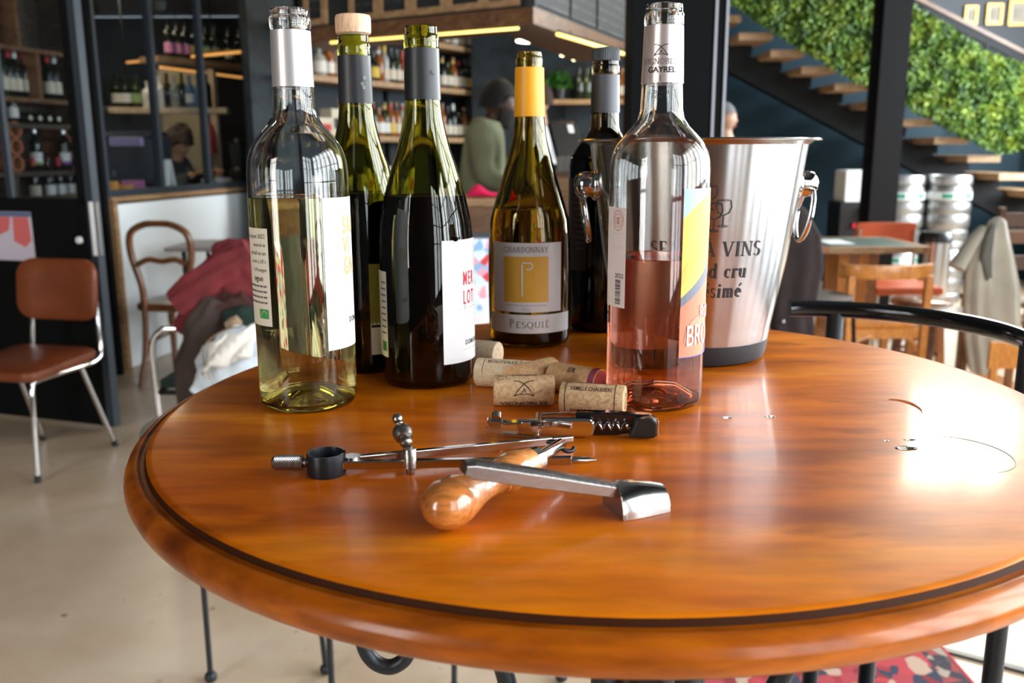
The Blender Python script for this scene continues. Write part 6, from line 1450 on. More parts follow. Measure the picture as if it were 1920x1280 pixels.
# round stool seat with wire racks right of the bentwood chair
q = at(1730, 560, 5.15)
o = thing('wooden_stool', 'brown round-seated wooden stool right of the bentwood chair', 'stool', (q.x, 5.16, 0))
MB().lathe([(1e-6, 0.42), (0.15, 0.42), (0.165, 0.432), (0.165, 0.455), (0.15, 0.465), (1e-6, 0.465)], 28, Matrix.Translation((q.x, 5.16, 0))).build('seat', walnut, o, world=True)
for k in range(4):
    a = PI / 4 + k * PI / 2; MB().beam((q.x + 0.10 * math.cos(a), 5.16 + 0.10 * math.sin(a), 0.42), (q.x + 0.14 * math.cos(a), 5.16 + 0.14 * math.sin(a), 0), 0.04, 0.04, (0, 1, 0)).build('leg', honey_wood if k > 1 else walnut, o, world=True)
MB().lathe([(0.118, 0.15), (0.118, 0.17), (0.108, 0.17), (0.108, 0.15), (0.118, 0.15)], 24, Matrix.Translation((q.x, 5.16, 0))).build('ring_stretcher', walnut, o, world=True)

# draped coats ------------------------------------------------------------------
def coat(name, label, m, pts, depth, amp, loc, fold=9, lining=None, seed=0, cat='coat'):
    """pts: (x, z, half width) from top to hem in world space at loc.y; rounded, folded hanging volume"""
    rings = []; n = 44
    for j, (x, z, hw) in enumerate(pts):
        t = j / (len(pts) - 1); r = []
        for k in range(n):
            a = 2 * PI * k / n
            f = 1 + amp * t * math.sin(fold * a + seed + 0.8 * math.sin(3 * t)) + 0.5 * amp * noise.noise(Vector((math.cos(a) * 2, math.sin(a) * 2, z * 5 + seed)))
            r.append((x + hw * math.cos(a) * (1 + 0.25 * (f - 1)), loc[1] + depth * (0.35 + 0.65 * min(1, t * 3)) * math.sin(a) * f, z + 0.012 * math.sin(2 * a + seed) * t))
        rings.append(r)
    return rings
cx = at(1850, 500, 4.45)
cc = thing('coat_chair', 'chair under the beige coat, with light wooden slats', 'chair', (cx.x, 4.7, 0))
wx = cx.x + 0.12
for sx in (-1, 1):
    MB().beam((wx + sx * 0.17, 4.50, 0), (wx + sx * 0.17, 4.47, 0.90), 0.03, 0.03, (0, 1, 0)).build('rear_leg', brown_wood, cc, world=True)
    MB().beam((wx + sx * 0.17, 4.86, 0), (wx + sx * 0.17, 4.86, 0.44), 0.03, 0.03, (0, 1, 0)).build('front_leg', brown_wood, cc, world=True)
MB().box((wx, 4.68, 0.45), (0.40, 0.42, 0.03)).build('seat', walnut, cc, world=True, bevel=0.006)
MB().box((wx, 4.48, 0.88), (0.36, 0.025, 0.06)).build('top_rail', walnut, cc, world=True)
ch_ = at(1885, 660, 3.9)
lc = thing('slat_chair', 'light orange wooden slat-back chair at the right edge of the photo', 'chair', (ch_.x, 4.0, 0))
zt3 = at(1885, 640, 3.85).z
MB().box((ch_.x, 3.85, zt3 - 0.06), (0.20, 0.02, 0.12)).build('top_rail', honey_wood, lc, world=True, bevel=0.004)
for k in range(3): MB().box((ch_.x - 0.07 + 0.07 * k, 3.855, (zt3 - 0.12 + 0.26) / 2), (0.028 if k != 1 else 0.03, 0.016, zt3 - 0.12 - 0.26)).build('slat', honey_wood if k != 1 else walnut, lc, world=True)
MB().box((ch_.x, 4.0, 0.25), (0.24, 0.32, 0.03)).build('seat', honey_wood, lc, world=True, bevel=0.004)
for sx in (-1, 1):
    for y in (3.87, 4.13): MB().box((ch_.x + sx * 0.095, y, 0.12), (0.026, 0.026, 0.24)).build('leg', honey_wood, lc, world=True)
co = thing('beige_coat', 'beige trench coat with grey lining hung over a chair back at right', 'coat', (cx.x, 4.45, 0.44))
def W_(px, py, Y): q = at(px, py, Y); return q.x, q.z
P1_ = [(*W_(1868, 407, 4.42), 0.012), (*W_(1866, 414, 4.42), 0.040), (*W_(1862, 440, 4.42), 0.062), (*W_(1862, 480, 4.42), 0.085), (*W_(1866, 540, 4.42), 0.105), (*W_(1866, 600, 4.42), 0.11), (*W_(1862, 645, 4.42), 0.105), (*W_(1860, 662, 4.42), 0.095)]
MB().loft(coat('c', '', None, P1_, 0.055, 0.28, (0, 4.40, 0), 6, seed=1)).build('right_panel', beige_coat_m, co, world=True)
P2_ = [(*W_(1850, 425, 4.42), 0.015), (*W_(1836, 445, 4.42), 0.05), (*W_(1826, 500, 4.42), 0.07), (*W_(1824, 560, 4.42), 0.075), (*W_(1826, 630, 4.42), 0.075), (*W_(1832, 690, 4.42), 0.07)]
MB().loft(coat('c', '', None, P2_, 0.05, 0.30, (0, 4.36, 0), 7, seed=2.5)).build('left_panel', beige_coat_m, co, world=True)
P3_ = [(*W_(1858, 418, 4.34), 0.012), (*W_(1850, 440, 4.34), 0.024), (*W_(1843, 480, 4.34), 0.030), (*W_(1848, 520, 4.34), 0.012)]
MB().loft(coat('c', '', None, P3_, 0.02, 0.2, (0, 4.315, 0), 4, seed=4)).build('lining', grey_lining, co, world=True)
sl = [at(1845, 428, 4.36), at(1826, 450, 4.34), at(1808, 478, 4.32), at(1793, 502, 4.31)]
MB().tube(smoothpath(sl, 5), [0.030 + 0.016 * k / 15 for k in range(16)], 14, flat=0.7).build('sleeve', beige_coat_m, co, world=True)
bx = at(1908, 450, 4.9)
cb = thing('slatted_chair', 'brown wooden ladder-back chair behind the beige coat', 'chair', (bx.x, 5.0, 0))
for sx in (-1, 1):
    MB().box((bx.x + sx * 0.10, 4.9, 0.50), (0.03, 0.03, 1.0)).build('rear_leg', brown_wood, cb, world=True)
    MB().box((bx.x + sx * 0.10, 5.2, 0.23), (0.03, 0.03, 0.46)).build('front_leg', brown_wood, cb, world=True)
for py in (412, 443, 492): z_ = at(1908, py, 4.9).z; MB().box((bx.x, 4.9, z_), (0.17, 0.02, 0.075)).build('slat', mat('dusty_wood', (0.16, 0.10, 0.08), 0.6), cb, world=True)
MB().box((bx.x, 5.06, 0.47), (0.23, 0.36, 0.03)).build('seat', brown_wood, cb, world=True)

# chair with dark coat, behind the bucket
dx_ = at(1510, 560, 4.3)
dc = thing('chrome_chair', 'chrome framed chair with dark round seat under the dark coat, behind the bucket', 'chair', (dx_.x, 4.3, 0))
zs = at(1530, 552, 4.25).z
MB().lathe([(1e-6, zs - 0.03), (0.17, zs - 0.03), (0.185, zs - 0.015), (0.185, zs - 0.003), (0.17, zs), (1e-6, zs + 0.003)], 30, Matrix.Translation((at(1530, 552, 4.25).x, 4.25, 0)) @ Matrix.Diagonal((0.9, 1, 1, 1))).build('seat', mat('seat_brown', (0.055, 0.042, 0.038), 0.5), dc, world=True)
sxp = at(1530, 552, 4.25).x
for k, (ux, uy) in enumerate(((-.13, -.13), (.13, -.13), (-.13, .13), (.13, .13))):
    MB().tube([(sxp + ux, 4.25 + uy, zs - 0.03), (sxp + ux * 1.3, 4.25 + uy * 1.3, 0)], 0.010, 10).build('leg', chrome if k % 2 == 0 else black_metal, dc, world=True)
for dy in (-0.1, 0.14): MB().tube(smoothpath([(sxp - 0.14, 4.25 + dy, zs - 0.02), (sxp - 0.17, 4.25 + dy, zs + 0.1), (sxp - 0.18, 4.25 + dy, 0.90)], 5), 0.010, 10).build('back_post', chrome, dc, world=True)
MB().box((sxp - 0.18, 4.27, 0.82), (0.03, 0.30, 0.16)).build('backrest', black_plastic, dc, world=True, bevel=0.01)
dk = thing('dark_coat', 'dark brown coat hanging on the chair right behind the bucket', 'coat', (dx_.x - 0.05, 4.12, 0.3))
PD = [(*W_(1470, 372, 4.12), 0.02), (*W_(1474, 392, 4.12), 0.06), (*W_(1486, 440, 4.12), 0.095), (*W_(1484, 500, 4.12), 0.11), (*W_(1478, 540, 4.12), 0.10), (*W_(1470, 590, 4.12), 0.10), (*W_(1475, 632, 4.12), 0.09)]
MB().loft(coat('d', '', None, PD, 0.045, 0.25, (0, 4.02, 0), 6, seed=3)).build('body', dark_coat_m, dk, world=True)
MB().sphere(tuple(at(1469, 602, 3.96)), 0.008, 10, 6).build('button', LB['silver'], dk, world=True)

# ------------------------------------------------------------------ bar stool with round iron back, right of the table
sc = Vector((0.335, 0.89, 0)); RZ = 1.117
so = thing('bar_stool', 'black wrought iron bar stool with curved back rail beside the table', 'stool', (sc.x, sc.y, 0))
MB().tube([(sc.x + 0.172 * math.cos(a), sc.y + 0.172 * math.sin(a), RZ) for a in [math.radians(92) - k * math.radians(103) / 40 for k in range(41)]], 0.0098, 14).build('back_rail', black_gloss, so, world=True)
MB().tube([(sc.x + 0.172 * math.cos(a), sc.y + 0.172 * math.sin(a), 0.99) for a in [math.radians(90) - k * math.radians(99) / 40 for k in range(41)]], 0.007, 10).build('lower_rail', iron, so, world=True)
MB().cyl((sc.x + 0.172 * math.cos(0.9), sc.y + 0.172 * math.sin(0.9), 0.58), (sc.x + 0.172 * math.cos(0.9), sc.y + 0.172 * math.sin(0.9), 0.99), 0.0098, n=14).build('back_post', iron, so, world=True)
for dg in (74, -9):
    a = math.radians(dg); MB().cyl((sc.x + 0.172 * math.cos(a), sc.y + 0.172 * math.sin(a), 0.58), (sc.x + 0.172 * math.cos(a), sc.y + 0.172 * math.sin(a), RZ - 0.004), 0.0098, n=14).build('back_post', iron, so, world=True)
MB().lathe([(1e-6, 0.565), (0.165, 0.565), (0.18, 0.575), (0.18, 0.59), (0.165, 0.60), (1e-6, 0.602)], 36, Matrix.Translation(sc)).build('seat', black_plastic, so, world=True)
for k in range(4):
    a = PI / 4 + k * PI / 2; MB().cyl((sc.x + 0.12 * math.cos(a), sc.y + 0.12 * math.sin(a), 0.565), (sc.x + 0.20 * math.cos(a), sc.y + 0.20 * math.sin(a), 0.0), 0.011, n=12).build('leg', iron, so, world=True)
MB().tube([(sc.x + 0.175 * math.cos(a), sc.y + 0.175 * math.sin(a), 0.22) for a in [2 * PI * k / 36 for k in range(36)]], 0.008, 10, closed=True).build('foot_ring', iron, so, world=True)
# wire-legged stool behind the table, left
f1_, f2_ = gz(396, 1279, 0.0), gz(612, 1264, 0.0)
s2_ = Vector(((f1_.x + f2_.x) / 2 + 0.03, 1.90, 0))
wo = thing('wire_stool', 'thin-legged black iron stool behind the left side of the table', 'stool', tuple(s2_))
feet = [Vector((f1_.x, f1_.y, 0)), Vector((f2_.x, f2_.y, 0)), Vector((-0.400, 1.80, 0))]
topz = 0.70
for k, fp in enumerate(feet):
    tp_ = s2_ + (fp - s2_) * 0.72; tp_.z = topz
    if k != 1: tp_ = Vector((fp.x, fp.y, topz))
    MB().cyl(fp + Vector((0, 0, 0.012)), tp_, 0.0072, n=10).build('leg', iron, wo, world=True)
    MB().sphere((fp.x, fp.y, 0.016), 0.016, 14, 8).build('foot_ball', iron, wo, world=True)
MB().lathe([(1e-6, 0.69), (0.20, 0.69), (0.21, 0.70), (0.21, 0.725), (1e-6, 0.73)], 32, Matrix.Translation(s2_)).build('seat', black_plastic, wo, world=True)
f3_, f4_ = gz(830, 1300, 0), gz(880, 1290, 0)
w3 = thing('wire_stool', 'thin-legged black iron stool mostly hidden behind the middle of the table', 'stool', (-0.05, 2.25, 0))
for k, (fx, fy) in enumerate(((-0.145, 2.0), (-0.10, 2.5), (0.12, 2.05), (0.10, 2.5))):
    q = Vector((fx, fy, 0)); tp_ = Vector((-0.05 + (fx + 0.05) * 0.6 - (0.03 if k == 0 else 0), 2.25 + (fy - 2.25) * 0.6, 0.70))
    MB().cyl(q + Vector((0, 0, 0.012)), tp_, 0.0072, n=10).build('leg', iron if k != 1 else brushed, w3, world=True); MB().sphere((fx, fy, 0.016), 0.016, 14, 8).build('foot_ball', iron, w3, world=True)
MB().lathe([(1e-6, 0.70), (0.15, 0.70), (0.16, 0.71), (0.16, 0.725), (1e-6, 0.73)], 32, Matrix.Translation((-0.05, 2.25, 0))).build('seat', black_plastic, w3, world=True)

# rug
rA = gz(1747, 1194, 0); rB = gz(1752, 1290, 0)
rg = thing('persian_rug', 'red patterned oriental rug on the floor below the table, lower right', 'rug', (0.75, 1.6, 0))
ex = rA.x
def rq(x0, x1, y0, y1, z0, z1): return MB().box(((x0 + x1) / 2, (y0 + y1) / 2, (z0 + z1) / 2), (x1 - x0, y1 - y0, z1 - z0))
rq(0.42, ex - 0.07, 1.05, 2.19, 0, 0.010).build('field', rug_m, rg, world=True)
rq(ex - 0.07, ex - 0.008, 1.0, 2.25, 0, 0.0095).build('border', rug_edge_m, rg, world=True); rq(0.36, ex - 0.07, 2.19, 2.25, 0, 0.0095).build('border', rug_edge_m, rg, world=True)
rq(ex - 0.008, ex, 1.0, 2.25, 0, 0.0100).build('edge_cord', mat('rug_cord', (0.45, 0.02, 0.05), 0.9), rg, world=True)
rq(0.36, 0.42, 1.05, 2.19, 0, 0.0095).build('border', mat('rug_pale', (0.50, 0.44, 0.36), 0.95, var=0.4, vscale=40), rg, world=True)

# ------------------------------------------------------------------ left chairs
lcx = thing('leather_chair', 'brown leather chair with chrome tube legs at left', 'chair', (-2.045, 3.745, 0), -0.23)
def rr(w, h, r, n=6):
    out = []
    for cx_, cy_, a0 in ((w / 2 - r, h / 2 - r, 0), (-w / 2 + r, h / 2 - r, PI / 2), (-w / 2 + r, -h / 2 + r, PI), (w / 2 - r, -h / 2 + r, 3 * PI / 2)):
        for k in range(n + 1): out.append((cx_ + r * math.cos(a0 + PI / 2 * k / n), cy_ + r * math.sin(a0 + PI / 2 * k / n)))
    return out
def cushion(w, h, r, th, M, crown=0.012, curve=0.0):
    rings = []
    for s, z in ((0.90, -th / 2), (0.985, -th * 0.32), (1.0, 0), (0.985, th * 0.32), (0.92, th / 2), (0.6, th / 2 + crown * 0.7), (0.25, th / 2 + crown)):
        rings.append([M @ Vector((x * s, y * s, z + curve * (x * s / w * 2) ** 2)) for x, y in rr(w, h, r)])
    return MB().loft(rings)
cushion(0.42, 0.42, 0.06, 0.05, Matrix.Translation((0, -0.02, 0.440)) @ Matrix.Rotation(0.05, 4, 'X')).build('seat', leather, lcx)
cushion(0.40, 0.27, 0.075, 0.04, Matrix.Translation((0, 0.235, 0.715)) @ Matrix.Rotation(PI / 2 - 0.12, 4, 'X'), 0.006, 0.03).build('backrest', leather, lcx)
for sx in (-1, 1):
    MB().tube(smoothpath([(sx * 0.185, -0.235, 0.0), (sx * 0.175, -0.205, 0.30), (sx * 0.17, -0.19, 0.385), (sx * 0.17, -0.15, 0.405), (sx * 0.175, 0.10, 0.405), (sx * 0.18, 0.19, 0.415), (sx * 0.178, 0.225, 0.45), (sx * 0.17, 0.235, 0.56), (sx * 0.165, 0.245, 0.66)], 6), 0.0105, 12).build('side_frame', chrome, lcx)
    MB().cyl((sx * 0.17, 0.10, 0.40), (sx * 0.19, 0.245, 0.0), 0.0105, n=12).build('rear_leg', chrome, lcx)
    MB().cyl((sx * 0.185, -0.235, 0.0), (sx * 0.185, -0.234, 0.03), 0.013, n=12).build('foot_cap', rubber, lcx); MB().cyl((sx * 0.19, 0.245, 0.0), (sx * 0.189, 0.235, 0.03), 0.013, n=12).build('foot_cap', rubber, lcx)
MB().cyl((-0.17, -0.1, 0.405), (0.17, -0.1, 0.405), 0.009, n=10).build('cross_bar', chrome, lcx)
# balloon-back chair
q = at(318, 500, 5.05)
bchair = thing('balloon_back_chair', 'walnut balloon-back chair standing before the white counter', 'chair', (q.x, 5.22, 0), -0.12)
ov = smoothpath([(-0.13, -0.20, 0.44), (-0.135, -0.205, 0.58), (-0.175, -0.215, 0.75), (-0.165, -0.225, 0.865), (-0.09, -0.23, 0.915), (0.0, -0.23, 0.925), (0.09, -0.23, 0.915), (0.165, -0.225, 0.865), (0.175, -0.215, 0.75), (0.135, -0.205, 0.58), (0.13, -0.20, 0.44)], 6)
MB().tube(ov, 0.019, 12).build('back_hoop', walnut, bchair)
MB().tube(smoothpath([(-0.155, -0.212, 0.69), (-0.08, -0.212, 0.725), (0, -0.212, 0.715), (0.08, -0.212, 0.725), (0.155, -0.212, 0.69)], 5), 0.016, 10).build('back_slat', walnut, bchair)
cushion(0.42, 0.42, 0.09, 0.05, Matrix.Translation((0, 0.0, 0.45))).build('seat', walnut, bchair)
for sx in (-1, 1):
    MB().tube(smoothpath([(sx * 0.135, -0.19, 0.45), (sx * 0.145, -0.20, 0.22), (sx * 0.165, -0.25, 0.0)], 6), 0.017, 10).build('rear_leg', walnut, bchair)
    MB().tube(smoothpath([(sx * 0.17, 0.17, 0.43), (sx * 0.18, 0.19, 0.2), (sx * 0.17, 0.17, 0.0)], 6), [0.024 - 0.010 * k / 12 for k in range(13)], 10).build('front_leg', walnut, bchair)
    MB().cyl((sx * 0.145, -0.2, 0.24), (sx * 0.175, 0.18, 0.24), 0.009, n=8).build('stretcher', walnut, bchair)
# grey side table
a, b_ = at(312, 456, 5.55), at(500, 456, 5.55)
gt_ = thing('side_table', 'grey laminate cafe table with black legs against the white counter', 'table', ((a.x + b_.x) / 2, 5.75, 0))
zt_ = 0.745
MB().box(((a.x + b_.x) / 2 + 0.02, 5.72, zt_ - 0.012), (b_.x - a.x, 0.55, 0.024)).build('top', grey_laminate, gt_, world=True, bevel=0.004)
for x in (a.x + 0.12, b_.x - 0.06):
    for y in (5.5, 5.94): MB().cyl((x, y, 0), (x, y, zt_ - 0.024), 0.014, n=10).build('leg', black_metal, gt_, world=True)
# chrome armchair with garments
YA = 3.3
fa = at(284, 625, YA)
ac = thing('chrome_armchair', 'chrome tube armchair half hidden behind the table, draped with clothes', 'chair', (fa.x + 0.25, YA + 0.15, 0))
for dy in (0.0, 0.46):
    MB().tube(smoothpath([(fa.x + 0.01, YA + dy, 0.0), (fa.x, YA + dy, 0.45), (fa.x, YA + dy, 0.60), (fa.x + 0.035, YA + dy, 0.655), (fa.x + 0.10, YA + dy, 0.665), (fa.x + 0.46, YA + dy, 0.655)], 6), 0.012, 12).build('arm_frame', chrome, ac, world=True)
    MB().tube([(fa.x + 0.42, YA + dy, 0.0), (fa.x + 0.44, YA + dy, 0.45), (fa.x + 0.50, YA + dy, 0.92)], 0.012, 12).build('back_post', chrome, ac, world=True)
MB().box((fa.x + 0.22, YA + 0.23, 0.45), (0.42, 0.44, 0.035)).build('seat', green_cloth, ac, world=True, bevel=0.01)
MB().box((fa.x + 0.49, YA + 0.23, 0.76), (0.03, 0.42, 0.26)).build('backrest', brown_cloth, ac, world=True, bevel=0.012)
for z in (0.42,): MB().cyl((fa.x + 0.005, YA, z), (fa.x + 0.005, YA + 0.46, z), 0.010, n=10).build('cross_bar', black_metal, ac, world=True); MB().cyl((fa.x + 0.005, YA, z), (fa.x + 0.44, YA, z), 0.010, n=10).build('side_bar', black_metal, ac, world=True)
# red jacket
rj = thing('red_jacket', 'dark red jacket slung over the chrome armchair', 'jacket', (fa.x + 0.4, YA - 0.03, 0.6))
body_ = [at(488, 452, YA - 0.03), at(462, 470, YA - 0.04), at(432, 520, YA - 0.05), at(440, 575, YA - 0.05)]
def fat(pts, rad, n=36, amp=0.26, seed=0, flat=0.55):
    P = smoothpath(pts, 7); m = len(P); R_ = [rad[min(len(rad) - 1, int(k / (m - 1) * (len(rad) - 1)))] * (1 - (k / (m - 1) * (len(rad) - 1)) % 1) + rad[min(len(rad) - 1, int(k / (m - 1) * (len(rad) - 1)) + 1)] * ((k / (m - 1) * (len(rad) - 1)) % 1) for k in range(m)]
    rings = []
    for k in range(m):
        Tn = (P[min(m - 1, k + 1)] - P[max(0, k - 1)]).normalized(); u = Tn.cross(Vector((0, 1, 0))).normalized(); w = Vector((0, 1, 0))
        rings.append([P[k] + (u * math.cos(a) + w * math.sin(a) * flat) * R_[k] * (1 + amp * math.sin(7 * a + 0.35 * k + seed) * 0.4 + amp * noise.noise(Vector((math.cos(a) * 1.5, k * 0.35, seed)))) for a in [2 * PI * j / n for j in range(n)]])
    return MB().loft(rings)
fat([at(500, 470, YA), at(470, 500, YA - 0.02), at(448, 540, YA - 0.03), at(440, 575, YA - 0.03)], [0.07, 0.12, 0.12, 0.07], seed=1).build('body', red_cloth, rj, world=True)
fat([at(470, 470, YA - 0.06), at(430, 495, YA - 0.07), at(380, 535, YA - 0.08), at(335, 575, YA - 0.08)], [0.05, 0.058, 0.062, 0.058], seed=3).build('sleeve', red_cloth, rj, world=True)
fat([at(400, 560, YA - 0.03), at(370, 590, YA - 0.03), at(345, 625, YA - 0.03)], [0.05, 0.06, 0.045], seed=5).build('hem', red_cloth, rj, world=True)
bj = thing('brown_jacket', 'dark brown jacket hanging below the red jacket on the armchair', 'jacket', (fa.x + 0.3, YA - 0.1, 0.35))
fat([at(405, 560, YA - 0.10), at(385, 620, YA - 0.10), at(370, 690, YA - 0.10), at(362, 770, YA - 0.10)], [0.035, 0.07, 0.075, 0.06], seed=7, amp=0.2).build('body', brown_cloth, bj, world=True)
fat([at(470, 560, YA - 0.08), at(440, 590, YA - 0.08), at(420, 640, YA - 0.08)], [0.06, 0.08, 0.05], seed=9).build('lining', mat('maroon_lining', (0.05, 0.015, 0.012), 0.8), bj, world=True)
gb_ = thing('dark_green_scarf', 'dark bottle-green cloth bundled between the jackets and the denim', 'cloth', (fa.x + 0.45, YA - 0.12, 0.7))
fat([at(420, 598, YA - 0.12), at(450, 600, YA - 0.13), at(490, 612, YA - 0.12)], [0.03, 0.045, 0.05], seed=11).build('bundle', green_cloth, gb_, world=True)
fat([at(425, 612, YA - 0.17), at(440, 605, YA - 0.17), at(448, 598, YA - 0.17)], [0.015, 0.022, 0.015], seed=12, flat=0.8).build('tan_trim', mat('tan_cloth', (0.34, 0.24, 0.15), 0.9), gb_, world=True)
dn = thing('denim_bag', 'pale blue denim bag with white flap and beige strap on the armchair', 'bag', (fa.x + 0.4, YA - 0.2, 0.4))
fat([at(470, 620, YA - 0.18), at(450, 660, YA - 0.2), at(420, 710, YA - 0.2), at(395, 750, YA - 0.2)], [0.06, 0.10, 0.10, 0.07], seed=13).build('body', denim, dn, world=True)
rows_ = []
for j in range(11):
    t = j / 10; rows_.append([at(392 + 96 * (i / 10) - 14 * t + 5 * math.sin(3 * t + i * 0.9), 640 + 58 * t - 34 * (i / 10) + 5 * math.sin(i * 1.3 + t * 2), YA - 0.285 - 0.02 * math.sin(PI * i / 10) - 0.012 * math.sin(6 * t + i * 1.1)) for i in range(11)])
MB().loft(rows_, closed=False, caps=False).build('flap', white_cloth, dn, world=True, fix=False, solid=0.012)
MB().tube(smoothpath([at(455, 612, YA - 0.27), at(425, 618, YA - 0.29), at(396, 634, YA - 0.30), at(381, 655, YA - 0.29), at(384, 684, YA - 0.28), at(394, 710, YA - 0.26)], 6), 0.0055, 8, flat=0.5).build('strap', mat('beige_strap', (0.32, 0.22, 0.13), 0.8), dn, world=True)

# floral chair seen between the bottles
q = at(900, 520, 3.4)
fc = thing('floral_chair', 'chair with a pale floral printed back between the bottles', 'chair', (q.x, 3.4, 0))
zt4 = at(900, 447, 3.4).z
MB().loft([[(q.x - 0.02 + x * s, 3.4 + d_, z) for x, d_ in ((-.17, -.02), (-.08, -.035), (.08, -.035), (.17, -.02), (.17, .02), (-.17, .02))] for s, z in ((0.9, 0.40), (1.0, 0.45), (1.0, zt4 - 0.08), (0.85, zt4 - 0.02), (0.5, zt4))]).build('back_cover', floral_m, fc, world=True)
MB().box((q.x - 0.02, 3.6, 0.44), (0.38, 0.38, 0.06)).build('seat', floral_m, fc, world=True, bevel=0.012)
for sx in (-1, 1):
    for y in (3.42, 3.76): MB().cyl((q.x - 0.02 + sx * 0.16, y, 0), (q.x - 0.02 + sx * 0.15, y, 0.41), 0.015, n=10).build('leg', honey_wood, fc, world=True)

# ------------------------------------------------------------------ people
def skin_obj(verts, edges, radii, root=0, lv=2):
    me = bpy.data.meshes.new('tmp'); me.from_pydata(verts, edges, []); me.update()
    o = bpy.data.objects.new('tmp', me); COL.objects.link(o)
    md = o.modifiers.new('skin', 'SKIN'); md.use_smooth_shade = True
    sv = me.skin_vertices[0].data
    for i, r in enumerate(radii): sv[i].radius = (r, r) if not isinstance(r, tuple) else r; sv[i].use_root = (i == root)
    o.modifiers.new('sub', 'SUBSURF').levels = lv
    dg = bpy.context.evaluated_depsgraph_get(); dg.update()
    m2 = bpy.data.meshes.new_from_object(o.evaluated_get(dg))
    bpy.data.objects.remove(o); return m2
def chain(J, links, rad):
    names = list(J); idx = {n: i for i, n in enumerate(names)}
    return [J[n] for n in names], [(idx[a], idx[b]) for a, b in links], [rad[n] for n in names]
def into(mb, me, M=None): 
    mb.add([v.co.copy() for v in me.vertices], [tuple(p.vertices) for p in me.polygons], True, M)
def head_into(mb, c, s, yaw, pitch=0):
    """head of height ~0.24*s looking to +x before yaw, centre c"""
    M = Matrix.Translation(c) @ Matrix.Rotation(yaw, 4, 'Z') @ Matrix.Rotation(pitch, 4, 'Y') @ Matrix.Scale(s, 4)
    n, m = 28, 22; rings = []
    for j in range(m + 1):
        ph = PI * j / m; z = -math.cos(ph); r = max(0.02, math.sin(ph)); ring = []
        for k in range(n):
            a = 2 * PI * k / n; ca, sa = math.cos(a), math.sin(a)
            x, y = r * ca, r * sa
            jaw = max(0, -z - 0.1)
            X = 0.098 * x * (1 - 0.18 * jaw) + (0.012 * jaw if ca > 0 else 0.030 * jaw); Y = 0.076 * y * (1 - 0.40 * jaw); Z = 0.122 * z
            front = max(0, ca) ** 6 * max(0, 1 - abs(sa) * 1.2)
            X += front * (0.022 * math.exp(-((z + 0.18) / 0.14) ** 2) + 0.006 * math.exp(-((z - 0.18) / 0.08) ** 2) + 0.010 * math.exp(-((z + 0.52) / 0.07) ** 2) + 0.010 * math.exp(-((z + 0.82) / 0.12) ** 2))
            X -= 0.010 * math.exp(-((z - 0.02) / 0.10) ** 2) * max(0, ca) ** 4 * math.exp(-((abs(sa) - 0.38) / 0.16) ** 2)
            ring.append(M @ Vector((X, Y, Z)))
        rings.append(ring)
    mb.loft(rings)
    for sy in (-1, 1): mb.sphere((0, 0, 0), (0.018, 0.009, 0.031), 12, 8, M @ Matrix.Translation((-0.008, sy * 0.076, -0.008)) @ Matrix.Rotation(-0.25, 4, 'Y'))
    return M
def hand_into(mb, wrist, d, up, s=1.0):
    """open, slightly curled hand: palm plus four fingers and thumb"""
    d = d.normalized(); side = d.cross(up).normalized(); up = side.cross(d).normalized()
    V, E_, R_ = [wrist, wrist + d * 0.045 * s, wrist + d * 0.085 * s], [(0, 1), (1, 2)], [(0.026, 0.018), (0.036, 0.016), (0.037, 0.014)]
    into(mb, skin_obj(V, E_, R_))
    for k, (off, L_) in enumerate(((-0.028, 0.070), (-0.009, 0.080), (0.010, 0.074), (0.028, 0.058))):
        b0 = wrist + d * 0.080 * s + side * off; p1 = b0 + d * L_ * 0.45 - up * 0.006; p2 = p1 + d * L_ * 0.32 - up * 0.014; p3 = p2 + d * L_ * 0.20 - up * 0.016
        into(mb, skin_obj([b0, p1, p2, p3], [(0, 1), (1, 2), (2, 3)], [0.0095, 0.009, 0.0082, 0.007]))
    t0 = wrist + d * 0.030 * s - side * 0.026; t1 = t0 + d * 0.030 - side * 0.024 - up * 0.004; t2 = t1 + d * 0.028 - side * 0.006 - up * 0.006
    into(mb, skin_obj([t0, t1, t2], [(0, 1), (1, 2)], [0.0125, 0.0105, 0.0085]))
def fuse(mb, name, m, parent, voxel=0.010):
    o = mb.build(name, m, None, fix=False)
    md = o.modifiers.new('r', 'REMESH'); md.mode = 'VOXEL'; md.voxel_size = voxel; md.use_smooth_shade = True
    sm = o.modifiers.new('s', 'SMOOTH'); sm.iterations = 2; sm.factor = 0.4
    dg = bpy.context.evaluated_depsgraph_get(); dg.update()
    me = bpy.data.meshes.new_from_object(o.evaluated_get(dg)); bpy.data.objects.remove(o)
    me.materials.clear(); me.materials.append(m)
    for p in me.polygons: p.use_smooth = True
    me.transform(XF[parent.name].inverted())
    ob = bpy.data.objects.new(name, me); COL.objects.link(ob); ob.parent = parent; return ob
